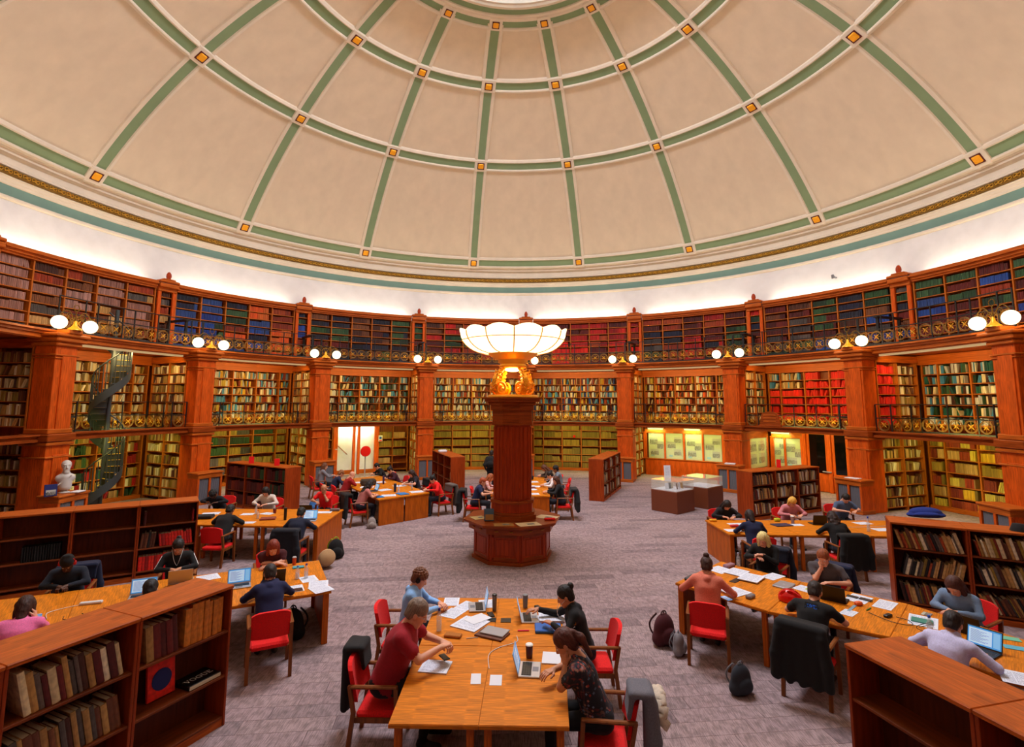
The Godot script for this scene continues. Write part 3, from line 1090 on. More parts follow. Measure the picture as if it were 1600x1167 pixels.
func build_cases() -> void:
	var upper := {
		-4.5: ["brown", "grey", "rust"], -3.5: ["brown", "grey", "rust", "tan", "brown", "rose"], -2.5: ["navy", "green", "blue", "blue", "rust", "orange"],
		-1.5: ["navy", "green", "green", "maroon", "brown", "navy"], -0.5: ["maroon", "green", "rust", "brown", "red"], 0.5: ["red", "red", "rust", "maroon", "scarlet"],
		1.5: ["red", "green", "navy", "maroon", "rust", "grey"], 2.5: ["grey", "green", "navy", "maroon", "brown", "blue"], 3.5: ["green", "maroon", "rust", "blue", "maroon"], 4.5: ["maroon", "rust", "blue"],
	}
	var words := {-4.5: "brown and grey", -3.5: "brown, tan and grey", -2.5: "navy, blue and orange", -1.5: "green, navy and black", -0.5: "green and rust", 0.5: "red", 1.5: "red, green and slate", 2.5: "slate, green and navy", 3.5: "green, maroon and rust", 4.5: "maroon"}
	var up_sh := [7.57, 7.25, 6.91, 6.58, 6.25, 5.92, 5.58]
	for i in 10:
		var kc := i - 4.5
		var t := thing("upper_bookcase", "upper gallery bookcase of %s bindings, %s" % [words[kc], bay_words(kc)], "bookcase", pol(kc, R_FRONT, Y_GAL2), pturn(kc), "upper gallery bookcases")
		var e := [-0.432, -0.2592, -0.0864, 0.0864, 0.2592, 0.432]
		for c in 5:
			case_column(t, kc + e[c], kc + e[c + 1], R_FRONT, up_sh, 7.87, Y_GAL2, func(col, row):
				var h := hash(Vector3i(int(kc * 2), col, row / (1 + posmod(col + int(kc * 2), 3))))
				var pal: Array = upper[kc]
				var first: String = pal[absi(h) % pal.size()]
				var second: String = pal[absi(h / 7) % pal.size()]
				return [[first, first, second] if absi(h) % 3 == 0 else [first], 18, 0.97, 0.03], c)
		for f in e:
			upright(t, kc + f, R_FRONT, Y_GAL2, 7.9)
		# frieze and cornice over the bay
		var mb := MB.new()
		var a := A0 + (kc - 0.432) * STEP
		var b := A0 + (kc + 0.432) * STEP
		for q in [[14.98, 15.42, 7.86, 7.93], [14.92, 15.06, 7.93, 8.02], [14.84, 15.10, 8.02, 8.07], [14.90, 15.12, 8.07, 8.15]]:
			mb.sector(q[0], q[1], q[2], q[3], a, b, 12)
		var inv := t.transform.affine_inverse()
		var o := part(t, "cornice", mb.done(), M.oak_h)
		o.transform = inv
		# lamps hidden behind the cornice that wash the drum wall
		for s in [-0.205, 0.205]:
			var cl := thing("cove_lamp", "cove tube washing the drum wall, %s end, %s" % ["first" if s < 0 else "second", bay_words(kc)], "lamp", pol(kc + s, 15.36, 8.0), pturn(kc + s), "cove tubes above the bookcases")
			part(cl, "tube", bx(2.3, 0.05, 0.05, 0.015), M.cove_tube, Vector3(0, 0.04, 0))
			part(cl, "batten", bx(2.34, 0.04, 0.09), M.white_plastic, Vector3(0, -0.01, 0))
			area_along(kc + s, 15.36, 8.08, 0.12, 1.0, Vector2(2.3, 0.08), Color(1.0, 0.95, 0.84), E_COVE * 6.0)
	for i in 6:
		for s in [-0.205, 0.205]:
			area_along(i + 5.5 + s, 15.36, 8.08, 0.12, 1.0, Vector2(2.3, 0.08), Color(1.0, 0.95, 0.84), E_COVE * 6.0)
	# slim bookcases between pilasters, under the finials
	for k in range(-4, 5):
		var t := thing("slim_bookcase", "slim upper bookcase under a finial, above the pier %s" % pier_words(k), "bookcase", pol(k, R_FRONT, Y_GAL2), pturn(k), "slim upper bookcases")
		var pal: Array = upper[k - 0.5] if k > -4 else upper[-3.5]
		case_column(t, k - 0.045, k + 0.045, R_FRONT - 0.02, up_sh, 7.8, Y_GAL2, func(_c, row): return [[pal[row % pal.size()]], 9, 0.95, 0.02], 0)
		for s in [-0.048, 0.048]:
			wpart(t, "pilaster", bx(0.13, 2.36, 0.10, 0.012), M.oak_v, pxf(k + s, R_FRONT - 0.05, 6.62))
			wpart(t, "pilaster_cap", bx(0.145, 0.07, 0.14, 0.015), M.oak_h, pxf(k + s, R_FRONT - 0.06, 7.80))
		part(t, "frieze", bx(0.72, 0.20, 0.20, 0.01), M.oak_h, Vector3(0, 7.88 - Y_GAL2, 0.02))
		part(t, "entablature", bx(0.74, 0.16, 0.24, 0.02), M.oak_h, Vector3(0, 8.0 - Y_GAL2, 0.12))
		part(t, "pedestal", bx(0.78, 0.10, 0.30, 0.03), M.oak_h, Vector3(0, 8.16 - Y_GAL2, 0.10))
		part(t, "pedestal", bx(0.50, 0.07, 0.22, 0.03), M.oak_h, Vector3(0, 8.24 - Y_GAL2, 0.10))
		if not cache.has("finial"):
			var mb := MB.new()
			mb.lathe([Vector2(0, 0.30), Vector2(0.045, 0.28), Vector2(0.085, 0.20), Vector2(0.095, 0.11), Vector2(0.075, 0.03), Vector2(0.09, 0.0)], 12)
			cache["finial"] = mb.done()
		part(t, "finial", cache["finial"], M.mahogany_v, Vector3(0, 8.27 - Y_GAL2, 0.10))
	# first gallery
	var mid_sh := [4.54, 4.19, 3.85, 3.50, 3.14, 2.84]
	var mids := {
		-3.5: [["cream", "tan", "olive", "brown", "white"], 4], -2.5: [["cream", "white", "tan", "sky", "yellow", "rust"], 5], -1.5: [["white", "brown", "cream", "sky", "green", "grey"], 5],
		-0.5: [["cream", "yellow", "sky", "white", "rust", "grey"], 6], 0.5: [["cream", "yellow", "white", "sky", "blue", "rust"], 5], 1.5: [["rust", "cream", "white", "brown", "orange", "yellow"], 5],
		2.5: [["scarlet"], 16], 3.5: [["cream", "sky", "teal", "white", "brown", "green"], 5],
	}
	var e4 := [-0.43, -0.343, -0.1715, 0.0, 0.1715, 0.343, 0.43]
	var mwords := {-3.5: "tan and cream", -2.5: "cream, white and blue", -1.5: "white, brown and green", -0.5: "yellow, cream and blue", 0.5: "cream, yellow and blue", 1.5: "rust, cream and brown", 2.5: "bright scarlet", 3.5: "teal, cream and blue"}
	for kc in mids:
		var t := thing("gallery_bookcase", "lower gallery bookcase of %s books, %s" % [mwords[kc], bay_words(kc)], "bookcase", pol(kc, R_FRONT, Y_GAL1), pturn(kc), "lower gallery bookcases")
		for c in 6:
			case_column(t, kc + e4[c], kc + e4[c + 1], R_FRONT, mid_sh, 4.9, Y_GAL1, func(col, row):
				if kc == 2.5 and (col < 2):
					return [["cream", "sky", "tan"], 4, 0.8, 0.2, true] if row < 2 else [["scarlet"], 14, 0.9, 0.05]
				if kc == 2.5 and row == 0 and col % 2 == 0:
					return [["scarlet"], 14, 0.6, 0.05]
				return [mids[kc][0], mids[kc][1], 0.88 if (col + row) % 3 else 0.97, 0.16, true], c)
		for f in e4:
			upright(t, kc + f, R_FRONT, Y_GAL1, 4.95)
		var mb := MB.new()
		mb.sector(15.0, 15.4, 4.87, 5.2, A0 + (kc - 0.45) * STEP, A0 + (kc + 0.45) * STEP, 10)
		var o := part(t, "frieze", mb.done(), M.oak_h)
		o.transform = t.transform.affine_inverse()
	# ground floor
	var low_sh := [2.10, 1.71, 1.28, 0.84, 0.47, 0.14]
	var lows := {-3.5: [["olive", "cream", "red", "green", "tan"], 4, 0.9], -2.5: [["olive", "olive", "green", "grey"], 14, 0.96], -0.5: [["olive"], 20, 0.99], 0.5: [["olive"], 20, 0.99], 3.5: [["olive", "yellow", "tan", "rust"], 9, 0.9]}
	var lwords := {-3.5: "mixed bright", -2.5: "olive and green", -0.5: "matching olive", 0.5: "olive red-tagged", 3.5: "yellow and rust"}
	for kc in lows:
		var t := thing("ground_bookcase", "ground floor wall bookcase of %s books, %s" % [lwords[kc], bay_words(kc)], "bookcase", pol(kc, R_FRONT), pturn(kc), "ground floor bookcases")
		for c in 6:
			case_column(t, kc + e4[c], kc + e4[c + 1], R_FRONT, low_sh, 2.42, 0.0, func(col, row):
				if kc == 3.5 and col >= 4:
					return [["rust"], 20, 0.98, 0.02]
				if kc == -2.5 and col < 2:
					return [["cream", "red", "green", "white", "sky"], 4, 0.9, 0.2, true]
				if row == 0 and absf(kc) < 1:
					return [["olive"], 20, 0.97, 0.0]
				return [lows[kc][0], lows[kc][1], lows[kc][2], 0.12 if absf(kc) > 1 else 0.01], c)
		for f in e4:
			upright(t, kc + f, R_FRONT, 0.0, 2.43)
		var mb := MB.new()
		mb.sector(14.98, 15.3, 0.0, 0.12, A0 + (kc - 0.44) * STEP, A0 + (kc + 0.44) * STEP, 10)
		var o := part(t, "plinth", mb.done(), M.oak_h)
		o.transform = t.transform.affine_inverse()
	# ground floor, the bay with the glazed door: one slim case and one of two columns
	for q in [[-1.93, -1.71, 1, "slim", "before"], [-1.33, -1.07, 2, "half-empty", "after"]]:
		var t := thing("ground_bookcase", "%s ground floor wall bookcase just %s the lit white doorway" % [q[3], q[4]], "bookcase", pol((q[0] + q[1]) / 2, R_FRONT), pturn((q[0] + q[1]) / 2), "ground floor bookcases")
		for c in q[2]:
			var f0: float = lerpf(q[0], q[1], float(c) / q[2])
			var f1: float = lerpf(q[0], q[1], float(c + 1) / q[2])
			case_column(t, f0, f1, R_FRONT, low_sh.slice(1), 2.42, 0.0, func(_c, row): return [] if (c == 1 and row > 2) else [["olive", "tan"] if q[2] == 2 else ["green", "grey", "olive"], 16, 0.97, 0.0], c)
			upright(t, f0, R_FRONT, 0.0, 2.43)
			upright(t, f1, R_FRONT, 0.0, 2.43)
	# strip lamps under both galleries
	for i in 8:
		var kc := i - 3.5
		var sl := thing("strip_lamp", "cream strip lamp under the upper gallery edge, %s" % bay_words(kc), "lamp", pol(kc, 12.78, 5.1), pturn(kc), "strip lamps under the upper gallery")
		var mb := MB.new()
		mb.sector(12.74, 12.86, 5.10, 5.165, A0 + (kc - 0.38) * STEP, A0 + (kc + 0.38) * STEP, 12)
		var o := part(sl, "diffuser", mb.done(), M.strip_tube)
		o.transform = sl.transform.affine_inverse()
		for s in [-0.19, 0.19]:
			area_along(kc + s, 12.95, 5.08, 0.75, -0.65, Vector2(1.8, 0.1), Color(1.0, 0.86, 0.56), E_STRIP * 4.0)
		for s in ([-0.22, 0.22] if kc == -3.5 else [-0.17, 0.17]):
			var fl := thing("fluorescent_lamp", "%s fluorescent tube under the lower gallery, %s" % ["first" if s < 0 else "second", bay_words(kc)], "lamp", pol(kc + s, 12.92, 2.52), pturn(kc + s), "fluorescent tubes under the lower gallery")
			var tl := 0.7 if kc == -3.5 else 1.1
			part(fl, "tube", bx(tl, 0.05, 0.07, 0.02), M.fluorescent_tube)
			part(fl, "batten", bx(tl + 0.04, 0.04, 0.10), M.white_plastic, Vector3(0, 0.04, 0))
			area_along(kc + s, 12.94, 2.47, 0.8, -0.55, Vector2(1.1, 0.08), Color(1.0, 0.95, 0.50), E_TUBE * 6.0)


# bookcase on the side of the cross wall that faces the room
func cross_case(k: int, level: int) -> void:
	var s := -1.0 if k < 0 else 1.0
	var y0 := Y_GAL1 if level else 0.0
	var top := 4.93 if level else 2.42
	var sh := [4.54, 4.19, 3.85, 3.50, 3.14, 2.84] if level else [2.10, 1.71, 1.28, 0.84, 0.47, 0.14]
	var t := thing("cross_wall_bookcase", "%s bookcase on the cross wall behind the pier %s" % ["lower gallery" if level else "ground floor", pier_words(k)], "bookcase", pol(k, R_PIER, y0), pturn(k), "cross wall bookcases")
	# frame on the side face: x runs along the wall, z out of it
	var side := Transform3D(Basis(Vector3(0, 0, s), Vector3.UP, Vector3(s, 0, 0)) if s < 0 else Basis(Vector3(0, 0, -1), Vector3.UP, Vector3(1, 0, 0)), Vector3(s * 0.33, -y0, -1.35))
	if s < 0:
		side.basis = Basis(Vector3(0, 0, 1), Vector3.UP, Vector3(-1, 0, 0))
	for c in 2:
		var cx := -0.5 + c
		var xf := t.transform * side * Transform3D(Basis(), Vector3(cx, 0, 0))
		for i in sh.size():
			wpart(t, "shelf", bx(0.96, 0.028, 0.24), M.case_h, xf * Transform3D(Basis(), Vector3(0, sh[i] - 0.014, -0.125)))
			var pal: Array = ["tan", "olive", "cream", "brown"]
			if k == 3 and level and c == 0:
				pal = ["scarlet"]
			elif k == 2 and level:
				pal = ["green", "tan", "brown", "cream"]
			fill_row(xf * Transform3D(Basis(), Vector3(-0.46, sh[i], 0)), 0.92, minf((sh[i - 1] - 0.03 if i else top) - sh[i], 0.33), pal, 6, 0.92, 0.12, true)
	for x in [-1.0, 0.0, 1.0]:
		wpart(t, "upright", bx(0.04, top - y0, 0.26), M.case_v, t.transform * side * Transform3D(Basis(), Vector3(x, (top + y0) / 2, -0.12)))


# ---------- iron railings ----------

func roundel() -> ArrayMesh:
	if cache.has("roundel"):
		return cache["roundel"]
	var ring := MB.new()
	for rr in [0.195, 0.165]:
		var pts := []
		for i in 25:
			pts.append(Vector3(rr * cos(TAU * i / 24), rr * sin(TAU * i / 24), 0))
		ring.tube(pts, [0.011], 5, false)
	var am := ring.done(M.ring_gilt)
	var cross := MB.new()
	for i in 4:
		var g := i * PI / 2 + PI / 4
		var d := Vector3(cos(g), sin(g), 0)
		cross.tube([d * 0.02, d * 0.06, d * 0.09, d * 0.12], [0.008, 0.018, 0.013, 0.003], 6)
		var d2 := Vector3(cos(g + PI / 4), sin(g + PI / 4), 0)
		cross.tube([d2 * 0.01, d2 * 0.16], [0.004], 4)
	cross.tube([Vector3(0, 0, -0.015), Vector3(0, 0, 0.02)], [0.036, 0.03], 8)
	cross.surface(am, M.star_gilt)
	cache["roundel"] = am
	return am


# railing along a straight run from a to b (at floor height)
func rail_run(t: Node3D, a: Vector3, b: Vector3, tall: float, panel: float, high: bool) -> void:
	var len := a.distance_to(b)
	var n := maxi(1, roundi(len / 0.45))
	var dir := (b - a).normalized()
	var bs := Basis(dir, Vector3.UP, dir.cross(Vector3.UP))
	var mid := (a + b) / 2
	wpart(t, "bottom_rail", bx(len, 0.05, 0.05), M.iron, Transform3D(bs, mid + Vector3.UP * 0.05))
	wpart(t, "panel_rail", bx(len, 0.03, 0.04), M.iron, Transform3D(bs, mid + Vector3.UP * panel))
	wpart(t, "hand_rail", bx(len, 0.025, 0.045, 0.006), M.iron, Transform3D(bs, mid + Vector3.UP * tall))
	for i in n:
		var x := (i + 0.5) * len / n
		wpart(t, "roundel", roundel(), null, Transform3D(bs.scaled_local(Vector3.ONE * minf((panel - 0.08) / 0.42, len / n / 0.41)), a + dir * x + Vector3.UP * (panel + 0.07) * 0.5))
	for i in n + 1:
		if i % 2 == 0 or i == n:
			wpart(t, "baluster", bx(0.03, tall, 0.03), M.iron, Transform3D(bs, a + dir * (i * len / n) + Vector3.UP * tall / 2))


func build_railings() -> void:
	for i in 9:
		var kc := i - 4.0
		for h in [0]:
			if i == 8:
				continue
			var k := kc + 0.5
			var t := thing("iron_railing", "upper gallery iron railing with gilt roundels, %s" % bay_words(k), "railing", pol(k, 12.66, Y_GAL2), pturn(k), "upper gallery railings")
			for s in 4:
				var f0 := k - 0.496 + s * 0.248
				rail_run(t, pol(f0, 12.66, Y_GAL2), pol(f0 + 0.248, 12.66, Y_GAL2), 1.02, 0.56, true)
			var lo := thing("iron_railing", "lower gallery iron railing with gilt roundels, %s" % bay_words(k), "railing", pol(k, 13.2, Y_GAL1), pturn(k), "lower gallery railings")
			var y := Y_GAL1
			rail_run(lo, pol(k - 0.425, 12.68, y), pol(k - 0.32, 12.68, y), 0.95, 0.50, false)
			rail_run(lo, pol(k - 0.32, 12.68, y), pol(k - 0.32, 13.95, y), 0.95, 0.50, false)
			rail_run(lo, pol(k - 0.32, 13.95, y), pol(k, 13.95, y), 0.95, 0.50, false)
			rail_run(lo, pol(k, 13.95, y), pol(k + 0.32, 13.95, y), 0.95, 0.50, false)
			rail_run(lo, pol(k + 0.32, 13.95, y), pol(k + 0.32, 12.68, y), 0.95, 0.50, false)
			rail_run(lo, pol(k + 0.32, 12.68, y), pol(k + 0.425, 12.68, y), 0.95, 0.50, false)
	# dark iron frames across the upper walkway at each pier
	for k in range(-3, 4):
		var t := thing("walkway_frame", "dark iron frame across the upper walkway above the pier %s" % pier_words(k), "frame", pol(k, 14.2, Y_GAL2), pturn(k), "iron frames on the upper walkway")
		for z in [-0.55, 0.55]:
			part(t, "post", bx(0.09, 1.12, 0.09, 0.01), M.iron, Vector3(0, 0.56, z))
		part(t, "head", bx(0.14, 0.08, 1.32, 0.01), M.iron, Vector3(0, 1.15, 0))
	# carved plaque on the lower gallery rail
	var pq := thing("carved_plaque", "arched carved wooden plaque standing on the gallery beam before scarlet books", "plaque", pol(2.30, 12.46, 2.63), pturn(2.30))
	var mb := MB.new()
	var arch := []
	for i in 13:
		var g := PI * i / 12.0
		arch.append(Vector2(0.34 * cos(g), 0.42 + 0.16 * sin(g)))
	arch.append(Vector2(-0.42, 0.0))
	arch.append(Vector2(0.42, 0.0))
	mb.prism(arch, -0.03, 0.03, Transform3D(VERT, Vector3.ZERO))
	part(pq, "board", mb.done(), M.mahogany_h)
	part(pq, "foot", bx(0.9, 0.05, 0.14, 0.01), M.mahogany_h, Vector3(0, 0.025, 0))
	for y in [0.2, 0.32, 0.44]:
		part(pq, "carved_band", bx(0.5, 0.05, 0.03, 0.01), M.oak_h, Vector3(0, y, 0.035))


# turns a prism (drawn in x and z, pulled along y) upright: its z becomes y, its pull -z
const VERT := Basis(Vector3(1, 0, 0), Vector3(0, 0, -1), Vector3(0, 1, 0))


func octagon(r: float, rot: float) -> Array:
	var p := []
	for i in 8:
		var a := rot + i * PI / 4
		p.append(Vector2(r * sin(a), -r * cos(a)))
	return p


func build_column() -> void:
	var rot := PI - 0.206   # one corner a little right of the lens
	# counter round the foot of the column
	var c := thing("octagonal_counter", "octagonal dark wood counter round the foot of the lamp column", "counter", COL)
	var mb := MB.new()
	mb.prism(octagon(0.94, rot), 0.0, 0.07)
	part(c, "plinth", mb.done(), M.mahogany_h)
	mb = MB.new()
	mb.prism(octagon(0.89, rot), 0.07, 0.66)
	part(c, "body", mb.done(), M.mahogany_v)
	mb = MB.new()
	mb.prism(octagon(1.02, rot), 0.66, 0.80)
	part(c, "frieze", mb.done(), M.mahogany_h)
	mb = MB.new()
	mb.prism(octagon(1.12, rot), 0.80, 0.82)
	mb.prism(octagon(1.15, rot), 0.82, 0.86)
	part(c, "counter_top", mb.done(), M.mahogany_h)
	for i in 8:
		var a := rot + (i + 0.5) * PI / 4
		var out := Vector3(sin(a), 0, -cos(a))
		var b := Basis(Vector3.UP, atan2(out.x, out.z))
		var ap := 0.89 * cos(PI / 8)
		for s in [-1.0, 1.0]:
			var st := part(c, "stile", bx(0.07, 0.54, 0.02, 0.004), M.mahogany_v)
			st.transform = Transform3D(b, out * (ap + 0.008) + b.x * s * 0.28 + Vector3.UP * 0.365)
			var kn := part(c, "drawer_pull", bx(0.09, 0.022, 0.03, 0.008), M.brass)
			kn.transform = Transform3D(b, out * (1.02 * cos(PI / 8) + 0.012) + b.x * s * 0.16 + Vector3.UP * 0.73)
		for y in [0.12, 0.61]:
			var rl := part(c, "rail", bx(0.56, 0.07, 0.02, 0.004), M.mahogany_h)
			rl.transform = Transform3D(b, out * (ap + 0.008) + Vector3.UP * y)
		var pn := part(c, "panel", bx(0.40, 0.34, 0.015, 0.006), M.mahogany_v)
		pn.transform = Transform3D(b, out * (ap + 0.004) + Vector3.UP * 0.365)
	# the shaft
	var t := thing("lamp_column", "tall dark red wood octagonal column carrying the gilt bowl lamp", "column", COL + Vector3(0, 0.86, 0))
	var stages := [["base_moulding", 0.60, 0.0, 0.10], ["base_moulding", 0.555, 0.10, 0.16], ["base", 0.50, 0.16, 0.36], ["base_moulding", 0.54, 0.36, 0.42], ["shaft", 0.455, 0.42, 2.12], ["capital_moulding", 0.51, 2.12, 2.18], ["capital", 0.50, 2.18, 2.46], ["capital", 0.545, 2.46, 2.58], ["abacus", 0.60, 2.58, 2.66], ["abacus", 0.70, 2.66, 2.72], ["abacus", 0.74, 2.72, 2.76]]
	for s in stages:
		mb = MB.new()
		mb.prism(octagon(s[1], rot - 0.12), s[2], s[3])
		part(t, s[0], mb.done(), M.mahogany_v if s[0] == "shaft" or s[0] == "base" else M.mahogany_h)
	for i in 8:
		var a := rot - 0.12 + (i + 0.5) * PI / 4
		var out := Vector3(sin(a), 0, -cos(a))
		var b := Basis(Vector3.UP, atan2(out.x, out.z))
		for x in [-0.12, 0.0, 0.12]:
			var fl := part(t, "reed", bx(0.07 if x == 0.0 else 0.045, 1.62, 0.03, 0.01), M.mahogany_v)
			fl.transform = Transform3D(b, out * (0.455 * cos(PI / 8) + 0.006) + b.x * x + Vector3.UP * 1.27)
		var dn := part(t, "dentil", bx(0.06, 0.05, 0.04), M.mahogany_h)
		dn.transform = Transform3D(b, out * 0.53 + Vector3.UP * 2.62)
	# gilt scrolls and the bowl
	var l := thing("bowl_lamp", "huge glowing glass bowl lamp with scalloped rim on gilt dolphin scrolls", "lamp", COL + Vector3(0, 3.625, 0))
	for i in 4:
		var a := i * PI / 2 + 0.62
		var o := Vector3(sin(a), 0, cos(a))
		mb = MB.new()
		var pts := []
		var rad := []
		for j in 22:
			var f := j / 21.0
			var rr := 0.36 + 0.14 * sin(f * PI) - 0.14 * smoothstep(0.45, 1.0, f)
			pts.append(o * rr + Vector3.UP * (0.14 + 0.59 * f))
			rad.append(lerpf(0.125, 0.03, pow(f, 0.75)) * (1.0 + 0.10 * sin(f * 42.0)))
		mb.tube(pts, rad, 12)
		var sc := part(l, "dolphin_scroll", mb.done(), M.gilt)
		mb = MB.new()
		for sd in [-1.0, 1.0]:
			var tn: Vector3 = o.cross(Vector3.UP) * sd
			var curl := []
			var cr := []
			for j in 24:
				var f := j / 23.0
				var g := f * TAU * 1.3 + 0.6
				curl.append(o * (0.43 + (0.16 - 0.10 * f) * cos(g)) + tn * 0.12 + Vector3.UP * (0.20 + (0.16 - 0.10 * f) * sin(g)))
				cr.append(0.035 - 0.018 * f)
			mb.tube(curl, cr, 6)
			for fin in 6:
				var y := 0.16 + fin * 0.085
				var rr := 0.56 - fin * 0.03
				mb.tube([o * rr * 0.85 + Vector3.UP * y + tn * 0.03, o * (rr + 0.05) + Vector3.UP * (y + 0.03) + tn * 0.06, o * (rr + 0.02) + Vector3.UP * (y + 0.09) + tn * 0.09], [0.035, 0.025, 0.006], 5)
		part(sc, "fin", mb.done(), M.gilt)
	mb = MB.new()
	mb.lathe([Vector2(0.0, 0.06), Vector2(0.58, 0.06), Vector2(0.60, 0.03), Vector2(0.60, 0.0)], 24)
	part(l, "base_plate", mb.done(), M.gilt_plain)
	mb = MB.new()
	mb.lathe([Vector2(0.64, 1.07), Vector2(0.60, 1.04), Vector2(0.52, 0.97), Vector2(0.42, 0.91), Vector2(0.36, 0.89), Vector2(0.36, 0.83), Vector2(0.31, 0.81), Vector2(0.31, 0.77), Vector2(0.34, 0.76), Vector2(0.32, 0.71), Vector2(0.24, 0.69), Vector2(0.0, 0.69)], 36)
	part(l, "gilt_dish", mb.done(), M.gilt_plain)
	# a smaller lamp in the neck lights the scrolls
	part(l, "neck_lamp", lathed("necklamp", [Vector2(0, 0.69), Vector2(0.20, 0.69), Vector2(0.19, 0.65), Vector2(0.10, 0.62), Vector2(0, 0.615)], 20), M.globe_lamp_glass)
	var nl := OmniLight3D.new()
	nl.name = "neck_light"
	nl.light_color = Color(1.0, 0.80, 0.48)
	nl.light_energy = 0.5
	nl.light_size = 0.15
	nl.omni_range = 30.0
	nl.omni_attenuation = 2.0
	nl.shadow_enabled = true
	add_child(nl)
	nl.position = COL + Vector3(0, 3.62 + 0.50, 0)
	# panes: twelve petals between gilt ribs
	var n := 12
	var prof := []
	for j in 9:
		var g := j / 8.0 * PI * 0.5
		prof.append(Vector2(0.56 + 0.70 * sin(g * 0.98), 1.04 + 0.50 * (1.0 - cos(g))))
	for i in n:
		var rows := []
		for j in 12:
			var line := []
			for s in 9:
				var f := s / 8.0
				var bulge := sin(f * PI)
				var p: Vector2
				if j < 9:
					p = prof[j]
				else:
					p = Vector2(1.26 + 0.006 * (j - 8), 1.54 + bulge * 0.028 * (j - 8))
				var r := p.x + 0.028 * bulge * clampf((j - 1) / 5.0, 0, 1)
				var a := (i + f) * TAU / n + 0.035
				line.append(Vector3(r * sin(a), p.y, r * cos(a)))
			rows.append(line)
		rows.reverse()
		mb = MB.new()
		mb.grid(rows)
		part(l, "glass_pane", mb.done(), M.bowl_glass)
		var pts := []
		for j in 9:
			var a := i * TAU / n + 0.035
			pts.append(Vector3((prof[j].x + 0.008) * sin(a), prof[j].y, (prof[j].x + 0.008) * cos(a)))
		mb = MB.new()
		mb.tube(pts, [0.013], 6)
		part(l, "gilt_rib", mb.done(), M.gilt_plain)
	mb = MB.new()
	var hoop := []
	for j in 97:
		var f := fmod(j / 8.0, 1.0)
		var a := j * TAU / 96.0 + 0.035
		var r: float = prof[6].x + 0.035 * sin(f * PI) + 0.012
		hoop.append(Vector3(r * sin(a), prof[6].y, r * cos(a)))
	mb.tube(hoop, [0.009], 5, false)
	part(l, "gilt_hoop", mb.done(), M.gilt_plain)
	# papers and pamphlets lying on the counter
	var lays := [[Vector3(-0.78, 0.866, 0.18), 0.5, 0.26, 0.30, "paper_tan", "yellow and grey magazine lying at the counter's edge"], [Vector3(-0.18, 0.866, 0.86), 0.15, 0.36, 0.24, "paper_ochre", "pair of ochre leaflets on the counter before the column"], [Vector3(0.36, 0.866, 0.80), 0.35, 0.42, 0.28, "paper_cream", "large cream pamphlet lying open at the counter's front"], [Vector3(0.80, 0.866, 0.05), -0.5, 0.40, 0.30, "paper_cream", "cream newspaper with a dark picture on the counter"]]
	flat("paper_tan", Color(0.80, 0.72, 0.50), 0.8)
	flat("paper_ochre", Color(0.66, 0.48, 0.24), 0.8)
	flat("paper_cream", Color(0.90, 0.84, 0.70), 0.8)
	for q in lays:
		var o := thing("pamphlet", q[5], "pamphlet", COL + q[0], q[1], "papers on the counter")
		part(o, "sheet", bx(q[2] * 1.2, 0.008, q[3] * 1.2, 0.002), M[q[4]])
		part(o, "picture", bx(q[2] * 0.4, 0.002, q[3] * 0.5), M["photo%d" % (lays.find(q) % 4)], Vector3(0.05, 0.005, 0.0))
	solo("red_pouch", bx(0.26, 0.05, 0.09, 0.02), M.red_fabric, "small red pouch lying on the counter beside the newspaper", "pouch", COL + Vector3(0.85, 0.888, 0.36), 0.1)
	var lf := thing("leaflet_stand", "small upright leaflet stand with a blue landscape picture on the counter", "leaflet stand", COL + Vector3(-0.52, 0.86, 0.50), 0.1)
	part(lf, "card", bx(0.22, 0.26, 0.012, 0.003), flat("slate_blue", Color(0.25, 0.36, 0.45), 0.5), Vector3(0, 0.14, 0), Vector3(-0.2, 0, 0))
	part(lf, "picture", bx(0.18, 0.12, 0.004), M.paper_ochre, Vector3(0.01, 0.09, 0.018), Vector3(-0.2, 0, 0))
	part(lf, "foot", bx(0.20, 0.015, 0.10, 0.004), M.black_plastic, Vector3(0, 0.008, -0.02))


# ---------- spiral staircase ----------

